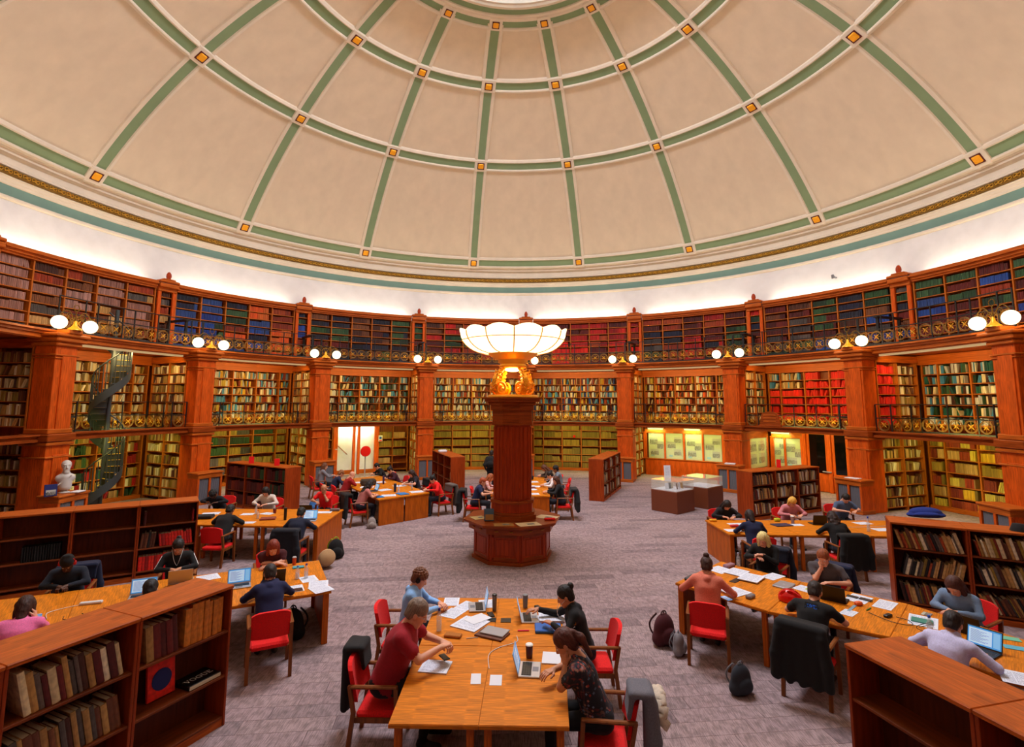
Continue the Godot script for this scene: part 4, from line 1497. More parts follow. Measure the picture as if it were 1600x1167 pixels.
func build_stair() -> void:
	var at := pol(-3.5, 13.4)
	var t := thing("spiral_staircase", "dark iron spiral staircase winding from the floor to both galleries", "staircase", at)
	part(t, "newel", lathed("newel", [Vector2(0, 6.5), Vector2(0.06, 6.48), Vector2(0.06, 0), Vector2(0, 0)], 12), M.stair_iron)
	flat("tread_edge", Color(0.85, 0.68, 0.10), 0.5)
	var tread := MB.new()
	tread.prism([Vector2(0.05, -0.02), Vector2(0.49, -0.13), Vector2(0.51, 0.0), Vector2(0.49, 0.13), Vector2(0.05, 0.02)], -0.03, 0.0)
	var tm := tread.done()
	var riser := bx(0.42, 0.17, 0.015)
	var flights := [[0.0, Y_GAL1, 14, -2.6], [Y_GAL1, Y_GAL2, 15, 2.6]]
	for f in flights:
		var pts := []
		var st := []
		for i in f[2]:
			var y: float = lerpf(f[0], f[1], (i + 1.0) / f[2])
			var a: float = f[3] + i * 0.44
			part(t, "tread", tm, M.stair_iron, Vector3(0, y, 0), Vector3(0, a, 0))
			part(t, "riser", riser, M.stair_iron, Vector3(0.27, y - 0.10, 0).rotated(Vector3.UP, a - 0.23), Vector3(0, a - 0.25, 0))
			part(t, "nosing", bx(0.38, 0.012, 0.03), M.tread_edge, Vector3(0.29, y + 0.006, 0.02).rotated(Vector3.UP, a - 0.24), Vector3(0, a - 0.24, 0))
			for e in [-0.13, 0.13]:
				part(t, "baluster", bx(0.02, 0.95, 0.02), M.stair_iron, Vector3(0.49, y + 0.46, 0).rotated(Vector3.UP, a + e))
			for e in 2:
				pts.append(Vector3(0.49, y + 0.94 + e * 0.09, 0).rotated(Vector3.UP, a + e * 0.22))
				st.append(Vector3(0.51, y - 0.12 + e * 0.09, 0).rotated(Vector3.UP, a + e * 0.22))
		var mb := MB.new()
		mb.tube(pts, [0.022], 6)
		part(t, "hand_rail", mb.done(), M.stair_iron)
		mb = MB.new()
		var rows := [[], []]
		for p in st:
			rows[0].append(p + Vector3.UP * 0.14)
			rows[1].append(p - Vector3.UP * 0.16)
		mb.grid(rows)
		var back := [[], []]
		for p in st:
			back[1].append(p * Vector3(0.98, 1, 0.98) + Vector3.UP * 0.14)
			back[0].append(p * Vector3(0.98, 1, 0.98) - Vector3.UP * 0.16)
		mb.grid(back)
		part(t, "stringer", mb.done(), M.stair_iron)


func lathed(key: String, prof: Array, seg := 16) -> Mesh:
	if not cache.has(key):
		var mb := MB.new()
		mb.lathe(prof, seg)
		cache[key] = mb.done()
	return cache[key]


# ---------- doors and display cabinets on the ground floor ----------

func build_wall_fittings() -> void:
	# the lit doorway: oak frame, two glazed leaves, a white stair hall behind
	var d := thing("door_1", "", "", pol(-1.515, 15.0), pturn(-1.515), "", "structure")
	for x in [-1.02, -0.12, 0.12, 1.02]:
		part(d, "jamb", bx(0.12 if absf(x) < 0.5 else 0.22, 2.42, 0.16, 0.008), M.oak_v, Vector3(x, 1.21, 0))
	part(d, "door_head", bx(2.2, 0.12, 0.18, 0.008), M.oak_h, Vector3(0, 2.38, 0))
	for x in [-0.55, 0.55]:
		part(d, "glass_pane", bx(0.76, 2.2, 0.012), M.clear_glass, Vector3(x, 1.15, -0.02))
		part(d, "bottom_rail", bx(0.78, 0.22, 0.05, 0.006), M.oak_h, Vector3(x, 0.11, -0.02))
	part(d, "push_plate", bx(0.10, 0.04, 0.03, 0.006), M.silver, Vector3(-0.98, 1.25, 0.09))
	var hall := thing("wall_stair_hall", "", "", pol(-1.515, 15.38), pturn(-1.515), "", "structure")
	part(hall, "hall_wall", bx(2.1, 2.45, 0.04), M.white_wall, Vector3(0, 1.2, 0))
	part(hall, "hall_floor", bx(2.1, 0.02, 0.4), M.cream, Vector3(0, 0.012, 0.2))
	var rail := MB.new()
	rail.bar(Vector3(-0.9, 1.45, 0.08), Vector3(-0.35, 0.95, 0.08), 0.05, 0.05)
	part(hall, "stair_rail", rail.done(), M.mahogany_h)
	area(pol(-1.515, 15.1, 2.25), pxf(-1.515, 1).basis.z * -0.5 + Vector3.DOWN, Vector2(1.8, 0.15), Color(0.97, 1.0, 0.86), 8.0)
	var sg := thing("notice", "small blue and white notice on the oak post beside the doorway", "sign", pol(-1.315, 14.86, 1.72), pturn(-1.315))
	part(sg, "card", bx(0.2, 0.30, 0.012, 0.003), M.paper_white)
	part(sg, "blue_symbol", bx(0.12, 0.12, 0.004), flat("notice_blue", Color(0.05, 0.30, 0.75), 0.5), Vector3(0, 0.03, 0.008))
	part(sg, "red_strip", bx(0.14, 0.05, 0.004), M.red_fabric, Vector3(0, -0.10, 0.008))
	var ex := thing("lifebuoy_sign", "round red sign standing before the doorway behind the far desk", "sign", pol(-1.50, 13.6), pturn(-1.5))
	part(ex, "disc", lathed("disc", [Vector2(0, 0.03), Vector2(0.24, 0.03), Vector2(0.25, 0.02), Vector2(0.25, 0.0), Vector2(0, 0)], 24), flat("sign_red", Color(0.78, 0.04, 0.05), 0.4), Vector3(0, 1.22, 0), Vector3(PI / 2, 0, 0))
	part(ex, "post", bx(0.05, 1.2, 0.03), M.silver, Vector3(0, 0.6, -0.02))
	part(ex, "foot", bx(0.40, 0.03, 0.30, 0.01), M.silver, Vector3(0, 0.015, 0))
	# display cabinets: lit boards of old photographs behind glass
	flat("display_board", Color(0.82, 0.86, 0.70), 0.8)
	glow("cabinet_tube", Color(0.95, 1.0, 0.75), 0.7)
	for q in [[1.07, 1.72, [1.098, 1.232, 1.245, 1.388, 1.408, 1.545, 1.560, 1.698], "beyond the glass cases"], [2.088, 2.305, [2.10, 2.175, 2.185, 2.290], "beside the glazed doors"]]:
		var km: float = (q[0] + q[1]) / 2
		var w: float = (q[1] - q[0]) * STEP * 14.85
		var t := thing("display_cabinet", "oak wall cabinet showing old photographs behind lit glass, %s" % q[3], "display cabinet", pol(km, 14.85), pturn(km), "wall display cabinets")
		var half := 3
		for s in half:
			var f0: float = lerpf(q[0], q[1], s / 3.0)
			var f1: float = lerpf(q[0], q[1], (s + 1) / 3.0)
			var fr := pxf((f0 + f1) / 2, 14.85)
			wpart(t, "lower_panel", bx(w / 3 + 0.02, 0.80, 0.06), M.oak_v, fr * Transform3D(Basis(), Vector3(0, 0.40, 0)))
			wpart(t, "upper_panel", bx(w / 3 + 0.02, 0.36, 0.06), M.oak_h, fr * Transform3D(Basis(), Vector3(0, 2.25, 0)))
			wpart(t, "sill", bx(w / 3 + 0.02, 0.05, 0.12, 0.01), M.oak_h, fr * Transform3D(Basis(), Vector3(0, 0.80, 0.02)))
			wpart(t, "backing", bx(w / 3 + 0.06, 1.3, 0.02), M.case_back, fr * Transform3D(Basis(), Vector3(0, 1.44, -0.14)))
		for f in ([1.165, 1.475] if km < 1.6 else [2.16]):
			var tb := wpart(t, "cabinet_lamp", bx(0.75, 0.05, 0.07, 0.015), M.cabinet_tube, pxf(f, 14.72, 2.27))
			part(tb, "batten", bx(0.8, 0.04, 0.12), M.white_plastic, Vector3(0, 0.045, -0.03))
			area_along(f, 14.68, 2.23, 0.35, -1.0, Vector2(0.75, 0.07), Color(0.95, 1.0, 0.62), 14.0)
		var panes: Array = q[2]
		for i in panes.size() / 2:
			var f0: float = panes[i * 2]
			var f1: float = panes[i * 2 + 1]
			var pw := (f1 - f0) * STEP * 14.85
			var fr := pxf((f0 + f1) / 2, 14.85)
			var bd := wpart(t, "photo_board", bx(pw, 1.24, 0.02), M.display_board, fr * Transform3D(Basis(), Vector3(0, 1.44, -0.08)))
			for j in 3:
				var s := [[0.16, 0.30, 0.30, 0.24], [-0.15, 0.05, 0.34, 0.26], [0.14, -0.30, 0.30, 0.25]] if (i + int(km)) % 2 == 0 else [[-0.14, 0.22, 0.34, 0.30], [0.18, 0.02, 0.26, 0.30], [-0.10, -0.32, 0.34, 0.24]]
				part(bd, "photograph", bx(s[j][2] * 1.15, s[j][3] * 1.15, 0.006), M["photo%d" % ((i + j) % 4)], Vector3(s[j][0], s[j][1], 0.014))
			part(bd, "caption_card", bx(0.18, 0.10, 0.005), M.sky_card if M.has("sky_card") else flat("sky_card", Color(0.55, 0.80, 0.88), 0.7), Vector3(-0.2, -0.48, 0.013))
			wpart(t, "glass_pane", bx(pw, 1.24, 0.006), M.clear_glass, fr * Transform3D(Basis(), Vector3(0, 1.44, 0.0)))
		var posts := [q[0], q[1]]
		for i in range(1, panes.size() - 1, 2):
			posts.append((panes[i] + panes[i + 1]) / 2)
		for f in posts:
			wpart(t, "mullion", bx(0.08 if f != q[0] and f != q[1] else 0.16, 1.34, 0.08, 0.01), M.oak_v, pxf(f, 14.85) * Transform3D(Basis(), Vector3(0, 1.45, 0)))
	# the same kind of cabinet on the side of the cross wall there
	var sc := thing("display_cabinet", "oak cabinet of old photographs on the cross wall near the glass cases", "display cabinet", pol(2, R_PIER), pturn(2), "wall display cabinets")
	var sf := Basis(Vector3(0, 0, -1), Vector3.UP, Vector3(1, 0, 0))
	for q in [["lower_panel", Vector3(2.0, 0.80, 0.06), 0.40, "oak_v"], ["upper_panel", Vector3(2.0, 0.36, 0.06), 2.25, "oak_h"]]:
		var o := part(sc, q[0], bx(q[1].x, q[1].y, q[1].z), M[q[3]])
		o.transform = Transform3D(sf, Vector3(0.30, q[2], -1.36))
	var sb := part(sc, "photo_board", bx(1.8, 1.24, 0.02), M.display_board)
	sb.transform = Transform3D(sf, Vector3(0.24, 1.44, -1.36))
	for j in 4:
		part(sb, "photograph", bx(0.62, 0.42, 0.006), M["photo%d" % j], Vector3(-0.42 + 0.84 * (j % 2), 0.28 - 0.52 * (j / 2), 0.014))
	var sg2 := part(sc, "glass_pane", bx(1.8, 1.24, 0.006), M.clear_glass)
	sg2.transform = Transform3D(sf, Vector3(0.31, 1.44, -1.36))
	for z in [-0.42, -2.30]:
		part(sc, "mullion", bx(0.08, 1.34, 0.12, 0.01), M.oak_v, Vector3(0.30, 1.45, z))
	# glazed double doors, dark behind
	var g := thing("door_2", "", "", pol(2.47, 14.85), pturn(2.47), "", "structure")
	for x in [-0.88, 0.12, 0.90]:
		part(g, "jamb", bx(0.14, 2.42, 0.14, 0.01), M.oak_v, Vector3(x, 1.21, 0))
	part(g, "door_head", bx(1.9, 0.14, 0.16, 0.01), M.oak_h, Vector3(0, 2.36, 0))
	for q in [[-0.38, 0.84], [0.51, 0.62]]:
		var leaf := part(g, "door_leaf", bx(q[1], 0.72, 0.05, 0.008), M.oak_v, Vector3(q[0], 0.38, -0.01))
		part(leaf, "dark_pane", bx(q[1] - 0.2, 1.50, 0.012), M.dark_glass, Vector3(0, 1.14, 0))
		for s in [-1.0, 1.0]:
			part(leaf, "stile", bx(0.10, 1.58, 0.05, 0.006), M.oak_v, Vector3(s * (q[1] / 2 - 0.05), 1.14, 0))
	part(g, "push_bar", bx(0.34, 0.05, 0.07, 0.015), M.silver, Vector3(0.0, 0.82, 0.09))
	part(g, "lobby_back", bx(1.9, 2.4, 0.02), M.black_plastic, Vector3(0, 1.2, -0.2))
	# beyond them the panelling goes on to the pier
	var pn := thing("trim_2", "", "", pol(2.79, 14.85), pturn(2.79), "", "structure")
	part(pn, "panelling", bx(1.3, 2.42, 0.06), M.oak_v, Vector3(-0.1, 1.21, 0))
	for x in [-0.5, 0.2]:
		part(pn, "raised_panel", bx(0.5, 1.3, 0.03, 0.012), M.oak_v, Vector3(x, 1.4, 0.04))
	# marble bust on the cover at the pier by the staircase
	var bu := thing("marble_bust", "white marble bust of a bearded man on the radiator cover", "bust", pol(-4.0, 11.95, 1.08), 0.85)
	part(bu, "socle", lathed("socle", [Vector2(0, 0.14), Vector2(0.09, 0.14), Vector2(0.07, 0.10), Vector2(0.08, 0.05), Vector2(0.13, 0.03), Vector2(0.13, 0), Vector2(0, 0)], 16), M.marble)
	var g3 := SDF.new(Vector3(-0.34, 0.08, -0.24), Vector3(0.34, 0.90, 0.26), 0.011)
	g3.cap(Vector3(0, 0.18, 0.0), Vector3(0, 0.40, 0.0), 0.15, 0.15, 0.05, 0)
	g3.cap(Vector3(-0.12, 0.39, -0.01), Vector3(0.12, 0.39, -0.01), 0.095, 0.095, 0.05, 0)
	g3.cap(Vector3(0, 0.40, 0), Vector3(0, 0.60, 0.02), 0.085, 0.075, 0.04, 0)
	g3.ell(Vector3(0, 0.71, 0.0), Vector3(0.098, 0.13, 0.118), 0.02, 0)
	g3.ell(Vector3(0, 0.625, 0.07), Vector3(0.072, 0.08, 0.06), 0.02, 0)
	g3.ell(Vector3(0, 0.55, 0.085), Vector3(0.058, 0.08, 0.05), 0.015, 0)
	g3.cap(Vector3(0, 0.72, 0.112), Vector3(0, 0.665, 0.142), 0.014, 0.022, 0.008, 0)
	g3.cap(Vector3(-0.055, 0.74, 0.10), Vector3(0.055, 0.74, 0.10), 0.018, 0.018, 0.01, 0)
	g3.ell(Vector3(-0.036, 0.712, 0.128), Vector3(0.022, 0.016, 0.02), 0.0, 0, true)
	g3.ell(Vector3(0.036, 0.712, 0.128), Vector3(0.022, 0.016, 0.02), 0.0, 0, true)
	g3.ell(Vector3(0, 0.74, -0.03), Vector3(0.112, 0.115, 0.115), 0.02, 0)
	g3.cap(Vector3(-0.16, 0.22, 0.10), Vector3(0.10, 0.46, 0.13), 0.018, 0.018, 0.02, 0)
	part(bu, "figure", mesh_of([g3.arrays()], {0: M.marble}), null)
	var bb := thing("book_display", "blue-covered picture book standing beside the marble bust", "book", pol(-4.0, 11.95, 1.08) + Vector3(0.10, 0, 0.52), 0.95)
	part(bb, "cover", bx(0.26, 0.30, 0.03, 0.004), flat("cover_blue", Color(0.08, 0.14, 0.40), 0.4), Vector3(0, 0.15, 0), Vector3(-0.15, 0, 0))
	part(bb, "picture", bx(0.20, 0.13, 0.004), M.photo2, Vector3(0, 0.10, 0.03), Vector3(-0.15, 0, 0))
	solo("open_book", bx(0.34, 0.03, 0.22, 0.008), M.paper_white, "white open booklet lying before the marble bust", "booklet", pol(-3.97, 11.70, 1.10), pturn(-4) + 0.2)


# ---------- low bookcases, a spoke of units each ----------

func book_mesh(t: float, h: float, d: float) -> Array:
	var key := "bk%.3f_%.3f_%.3f" % [t, h, d]
	if not cache.has(key):
		var co := MB.new()
		co.box(Vector3(0.004, h, d), Transform3D(Basis(), Vector3(-t / 2 + 0.002, h / 2, 0)))
		co.box(Vector3(0.004, h, d), Transform3D(Basis(), Vector3(t / 2 - 0.002, h / 2, 0)))
		co.prism([Vector2(-t / 2, d / 2 - 0.006), Vector2(t / 2, d / 2 - 0.006), Vector2(t / 2, d / 2), Vector2(t * 0.2, d / 2 + 0.006), Vector2(-t * 0.2, d / 2 + 0.006), Vector2(-t / 2, d / 2)], 0, h)
		cache[key] = [co.done(), bx(t - 0.008, h - 0.012, d - 0.012)]
	return cache[key]


const WORDS := {"tan": "tan", "cream": "cream", "brown": "brown", "rust": "rust-brown", "black": "black", "olive": "olive", "red": "red", "green": "dark green", "white": "white", "maroon": "maroon", "grey": "grey", "orange": "orange-brown", "ochre": "ochre", "yellow": "yellow", "scarlet": "scarlet"}

# single books, each a thing of its own; lean in radians, along +x
func named_row(xf: Transform3D, width: float, names: Array, sizes: Vector4, lean: float, where: String, group: String, from := 0.02) -> void:
	var x := maxf(from, sizes.w * sin(-lean) + 0.02)
	var i := 0
	var cur := lean
	while true:
		var t := snappedf(rng.randf_range(sizes.x, sizes.y), 0.01)
		var h := snappedf(rng.randf_range(sizes.z, sizes.w), 0.03)
		var need := t / cos(cur) + (h * sin(absf(cur)) if cur > 0 else 0.0)
		if x + need > width - 0.01:
			break
		i += 1
		var d := 0.20 if h < 0.3 else 0.24
		var nm: String = names[rng.randi() % names.size()]
		var m := book_mesh(t, h, d)
		var o := MeshInstance3D.new()
		o.name = numbered("book")
		o.mesh = m[0]
		var pal: Array = PAL[nm]
		var ci := rng.randi() % pal.size()
		o.material_override = cover_mat(nm, ci)
		add_child(o)
		var base := x + t / 2 / cos(cur) + (h * 0.0)
		o.transform = xf * Transform3D(Basis(Vector3.BACK, -cur), Vector3(base, absf(sin(cur)) * t / 2 + 0.001, -d / 2 - 0.02 - 0.015 * rng.randf()))
		tag(o, "%s book, %s along %s" % [WORDS[nm], nth(i), where], "book", group)
		part(o, "pages", m[1], M.page_block, Vector3(0, h / 2, -0.001))
		x += t / cos(cur) + 0.002


func cover_mat(nm: String, ci: int) -> Material:
	var m := flat("cover_%s%d" % [nm, ci], shade(PAL[nm][ci], 1.12), 0.62)
	if m.albedo_texture == null:
		if not cache.has("scuff"):
			cache["scuff"] = tex(noise_image(128, 128, 0.05, 77, 0.78, 1.08))
		m.albedo_texture = cache["scuff"]
		m.uv1_triplanar = true
		m.uv1_scale = Vector3(2, 2, 2)
	return m


# front: the top front corner nearest the room's centre; along: the way the spoke runs; n: the way its shelves face
func low_case(front: Vector2, along: Vector2, n: Vector2, units: int, length: float, depth: float, height: float, label: String, shelves: Array, fill: Callable, plain := false) -> void:
	var turn := atan2(n.x, n.y)
	var lx := Vector2(cos(turn), -sin(turn))
	var sgn := 1.0 if lx.dot(along) > 0 else -1.0
	for u in units:
		var c := front + along * (u + 0.5) * length - n * depth / 2
		var t := thing("low_bookcase", "%s, %s unit from the middle" % [label, nth(u + 1)], "bookcase", Vector3(c.x, 0, c.y), turn, label)
		part(t, "top", bx(length - 0.004, 0.035, depth + 0.03, 0.006), M.low_h, Vector3(0, height - 0.0175, 0))
		for s in [-1.0, 1.0]:
			part(t, "side_panel", bx(0.028, height - 0.04, depth, 0.004), M.low_v, Vector3(s * (length / 2 - 0.016), (height - 0.035) / 2, 0))
		part(t, "back_panel", bx(length - 0.05, height - 0.04, 0.02), M.low_dark, Vector3(0, (height - 0.035) / 2, -0.02 if not plain else depth / 2 - 0.02))
		part(t, "plinth", bx(length - 0.06, 0.09, depth - 0.03), M.low_h, Vector3(0, 0.045, 0))
		for i in shelves.size():
			part(t, "shelf", bx(length - 0.06, 0.025, depth - 0.02, 0.003), M.low_shelf, Vector3(0, shelves[i] - 0.0125, 0))
			var w := length - 0.064
			var xf := t.transform * Transform3D(Basis(), Vector3(-w / 2, shelves[i], depth / 2 - 0.02))
			fill.call(u, i, xf, w, sgn)


func build_low_cases() -> void:
	var sh := [1.03, 0.60, 0.17]
	wood("low_shelf", Color(0.52, 0.24, 0.08), false, 0.5)
	var none := func(_u, _i, _x, _w, _s): pass
	# by the pink jumper: tall folio volumes
	low_case(Vector2(-3.02, 7.60), Vector2(-0.38, 0.925), Vector2(0.925, 0.38), 3, 1.0, 0.58, 1.45, "low dark wood bookcase of big folios before the pink jumper", [0.98, 0.52, 0.10], func(u, i, xf, w, _s):
		if u > 1:
			return
		var where := "%s shelf, %s unit of the folio bookcase" % [["top", "middle", "bottom"][i], ["inner", "outer"][u]]
		if u == 0 and i == 0:
			named_row(xf * Transform3D(Basis(), Vector3(0.44, 0, 0)), w - 0.44, ["ochre"], Vector4(0.05, 0.07, 0.36, 0.39), 0.0, where, "matching orange-brown volumes")
			named_row(xf, 0.43, ["olive", "tan", "maroon", "black"], Vector4(0.04, 0.07, 0.33, 0.36), -0.12, "near end, " + where, "folio books in the near bookcase", 0.09)
		elif i == 0:
			named_row(xf, w, ["brown", "tan", "maroon", "cream", "grey"], Vector4(0.03, 0.06, 0.27, 0.36), -0.22, where, "folio books in the near bookcase", 0.14)
		elif i == 1 and u == 1:
			named_row(xf, w, ["brown", "tan", "grey"], Vector4(0.03, 0.06, 0.27, 0.33), -0.2, where, "folio books in the near bookcase", 0.12))
	# a glossy fashion book lies flat on the middle shelf, a red and blue cover faces out
	var vg := thing("fashion_book", "glossy black picture book lying flat, white title on its cover", "book", Vector3(-3.262, 0.545, 7.77), atan2(0.925, 0.38))
	part(vg, "cover", bx(0.36, 0.045, 0.26, 0.006), M.black_plastic)
	part(vg, "pages", bx(0.35, 0.034, 0.262), M.page_block, Vector3(0, 0, 0.002))
	var tm := TextMesh.new()
	tm.text = "VOGUE"
	tm.font = serif()
	tm.font_size = 40
	tm.pixel_size = 0.0022
	tm.depth = 0.002
	part(vg, "title", tm, M.white_plastic, Vector3(0, 0.025, 0.02), Vector3(-PI / 2, 0, 0))
	var rb := thing("face_out_book", "red book with a blue oval cover standing face out", "book", Vector3(-3.44, 0.535, 8.10), atan2(0.925, 0.38))
	part(rb, "cover", bx(0.28, 0.34, 0.03, 0.004), cover_mat("scarlet", 0), Vector3(0, 0.17, 0), Vector3(-0.1, 0, 0))
	part(rb, "blue_oval", lathed("oval", [Vector2(0, 0.004), Vector2(0.10, 0.004), Vector2(0.10, 0), Vector2(0, 0)], 20), M.cover_blue, Vector3(0, 0.17, 0.017), Vector3(PI / 2 - 0.1, 0, 0))
	# the half-empty case behind the beanie and the tracksuit
	low_case(Vector2(-6.52, 2.55), Vector2(-0.82, 0.572), Vector2(0.572, 0.82), 4, 1.02, 0.58, 1.45, "half-empty dark wood bookcase behind the tracksuit top", [1.03, 0.60, 0.17], func(u, i, xf, w, _s):
		var where := "%s shelf of the half-empty bookcase, inner unit" % ["top", "middle", "bottom"][i]
		if u == 0:
			if i == 0:
				named_row(xf, 0.16, ["maroon", "brown"], Vector4(0.03, 0.05, 0.24, 0.27), 0.0, where, "few books on the half-empty bookcase", 0.06)
				named_row(xf * Transform3D(Basis(), Vector3(w - 0.09, 0, 0)), 0.09, ["red"], Vector4(0.03, 0.04, 0.24, 0.27), 0.0, "far end, " + where, "few books on the half-empty bookcase")
			elif i == 1:
				named_row(xf, 0.32, ["black", "brown"], Vector4(0.03, 0.05, 0.27, 0.3), 0.1, "near end, " + where, "few books on the half-empty bookcase")
				named_row(xf * Transform3D(Basis(), Vector3(0.30, 0, 0)), w - 0.30, ["scarlet", "red"], Vector4(0.04, 0.06, 0.24, 0.27), -0.12, where, "red volumes on the half-empty bookcase", 0.02)
			else:
				named_row(xf, w, ["scarlet", "red"], Vector4(0.04, 0.06, 0.27, 0.30), 0.0, where, "red volumes on the half-empty bookcase")
		elif u == 2 and i == 1:
			fill_row(xf * Transform3D(Basis(), Vector3(0.3, 0, 0)), w - 0.3, 0.3, ["black"], 12, 0.95, 0.0)
		elif u == 3 and i == 1:
			fill_row(xf, w, 0.3, ["black"], 12, 0.6, 0.0))
	# red and green bound sets
	low_case(Vector2(-7.20, -3.02), Vector2(-0.872, -0.489), Vector2(-0.489, 0.872), 3, 1.04, 0.58, 1.45, "bookcase of red and green sets behind the white jumper", [1.0, 0.56, 0.13], func(_u, _i, xf, w, _s): fill_row(xf, w, 0.40, ["maroon", "maroon", "maroon", "green", "rust"], 5, 0.99, 0.0))
	low_case(Vector2(-2.42, -6.25), Vector2(-0.374, -0.927), Vector2(-0.927, 0.374), 3, 1.05, 0.56, 1.5, "nearly empty bookcase before the olive wall books", [1.06, 0.62, 0.17], func(u, i, xf, w, _s):
		if u == 0 and i == 1:
			fill_row(xf * Transform3D(Basis(), Vector3(w - 0.3, 0, 0)), 0.3, 0.34, ["cream", "tan"], 3, 0.9, 0.1))
	low_case(Vector2(3.20, -5.72), Vector2(0.36, -0.933), Vector2(0.933, 0.36), 3, 1.1, 0.56, 1.5, "bookcase of cream and brown books near the glass cases", [1.06, 0.62, 0.17], func(_u, _i, xf, w, _s): fill_row(xf, w, 0.38, ["cream", "tan", "brown", "white", "maroon"], 2, 0.96, 0.3, true))
	low_case(Vector2(7.22, -2.74), Vector2(0.885, -0.465), Vector2(0.465, 0.885), 3, 1.08, 0.58, 1.45, "bookcase of worn tan books behind the blonde reader", sh, func(u, i, xf, w, _s):
		if u == 0 or (u == 1 and i < 1):
			named_row(xf, w, ["tan", "cream", "brown", "tan", "grey", "white", "maroon"], Vector4(0.03, 0.06, 0.24, 0.33), -0.12, "%s shelf, %s unit of the bookcase behind the blonde reader" % [["top", "middle", "bottom"][i], ["inner", "next"][u]], "worn books behind the blonde reader", 0.05)
		else:
			fill_row(xf, w, 0.36, ["tan", "cream", "brown", "maroon", "white"], 2, 0.95, 0.3, true))
	low_case(Vector2(6.63, 4.10), Vector2(0.882, 0.471), Vector2(-0.471, 0.882), 3, 1.05, 0.60, 1.45, "bookcase of leaning old books behind the grey-blue jumper", [1.02, 0.58, 0.14], func(u, i, xf, w, _s):
		if u < 2:
			var ln: float = [[-0.28, 0.25, -0.18], [-0.22, -0.26, -0.4]][u][i]
			named_row(xf, w, ["tan", "cream", "brown", "black", "tan", "rust", "olive", "grey"], Vector4(0.02, 0.05, 0.24, 0.33), ln, "%s shelf, %s unit of the bookcase behind the grey-blue jumper" % [["top", "middle", "bottom"][i], ["inner", "next"][u]], "leaning old books behind the grey-blue jumper", 0.10)
		else:
			fill_row(xf, w, 0.34, ["tan", "brown", "black"], 2, 0.9, 0.4, true))
	low_case(Vector2(2.95, 8.88), Vector2(0.26, 0.966), Vector2(-0.966, 0.26), 3, 1.0, 0.58, 1.45, "low dark wood bookcase behind the white shirt", sh, none)
	# red tags and odds and ends standing on the low bookcases
	for q in [[Vector3(-8.9, 1.45, -4.2), "far"], [Vector3(-7.75, 1.45, -3.6), "near"]]:
		solo("red_sign", bx(0.16, 0.22, 0.05, 0.004), M.red_fabric, "small red sign block at the %s end of the red-bound bookcase" % q[1], "sign", q[0] + Vector3(0, 0.11, 0), 0.4, "red sign blocks on the bookcases")
	solo("red_sign", bx(0.13, 0.26, 0.04, 0.004), M.red_fabric, "small red sign block on the bookcase behind the blonde reader", "sign", Vector3(8.6, 1.58, -3.9), -0.4, "red sign blocks on the bookcases")
	solo("paper_bundle", bx(0.34, 0.10, 0.24, 0.03), M.paper_white, "white bundle of papers on the nearly empty bookcase", "papers", Vector3(-3.0, 1.55, -8.1), 0.3)
	solo("paper_bundle", bx(0.40, 0.05, 0.28, 0.01), M.paper_white, "white paper bundle on the radiator cover near the photo cabinets", "papers", pol(2, 11.9, 1.105), pturn(2) + 0.3)
	solo("folded_paper", bx(0.42, 0.02, 0.28, 0.004), M.paper_white, "white papers on the radiator cover before the glazed doors", "papers", pol(3, 11.9, 1.09), pturn(3) + 0.2)


func serif() -> Font:
	var f := SystemFont.new()
	f.font_names = PackedStringArray(["Droid Serif"])
	return f


func sans() -> Font:
	var f := SystemFont.new()
	f.font_names = PackedStringArray(["Droid Sans"])
	return f


# ---------- desks, chairs ----------

# corners clockwise from above; ends: which edges carry a panel down to the floor
func desk(label: String, q: Array, ends: Array, group := "reading desks", halves := false) -> void:
	var c := Vector2.ZERO
	for p in q:
		c += p / q.size()
	var ex: Vector2 = q[1] - q[0]
	var ang := atan2(ex.y, ex.x)
	var t := thing("reading_desk", label, "desk", Vector3(c.x, 0, c.y), -ang, group)
	var rel := []
	for p in q:
		rel.append(((p - c) * (1.0 - 0.003 / maxf((p - c).length(), 0.1))).rotated(-ang))
	var mb := MB.new()
	var inset := []
	for p in rel:
		inset.append(p * 0.992)
	mb.prism(rel, 0.705, 0.735)
	mb.prism(inset, 0.735, 0.74)
	part(t, "desk_top", mb.done(), M.desk_h)
	for i in q.size():
		var a: Vector2 = rel[i] * 0.95
		var b: Vector2 = rel[(i + 1) % q.size()] * 0.95
		if i in ends:
			var n := 2 if halves else 1
			for s in n:
				var p := a.lerp(b, float(s) / n)
				var r := a.lerp(b, float(s + 1) / n)
				var d := (r - p)
				var o := part(t, "end_panel", bx(d.length() - 0.006, 0.70, 0.035, 0.004), M.desk_v, Vector3((p.x + r.x) / 2, 0.352, (p.y + r.y) / 2), Vector3(0, -atan2(d.y, d.x), 0))
				o.position += Vector3.ZERO
		elif not ((i + 1) % q.size() in ends and false):
			var d := b - a
			part(t, "apron", bx(d.length() - 0.16, 0.032, 0.025), M.desk_v, Vector3((a.x + b.x) / 2, 0.688, (a.y + b.y) / 2) * Vector3(0.93, 1, 0.93), Vector3(0, -atan2(d.y, d.x), 0))
	for i in rel.size():
		var p: Vector2 = rel[i]
		var s: Vector2 = p + (rel[(i + 1) % rel.size()] - p).normalized() * 0.075 + (rel[(i + rel.size() - 1) % rel.size()] - p).normalized() * 0.075
		part(t, "leg", bx(0.065, 0.705, 0.065, 0.006), M.desk_v, Vector3(s.x, 0.3525, s.y), Vector3(0, -atan2(rel[1].y - rel[0].y, rel[1].x - rel[0].x), 0))


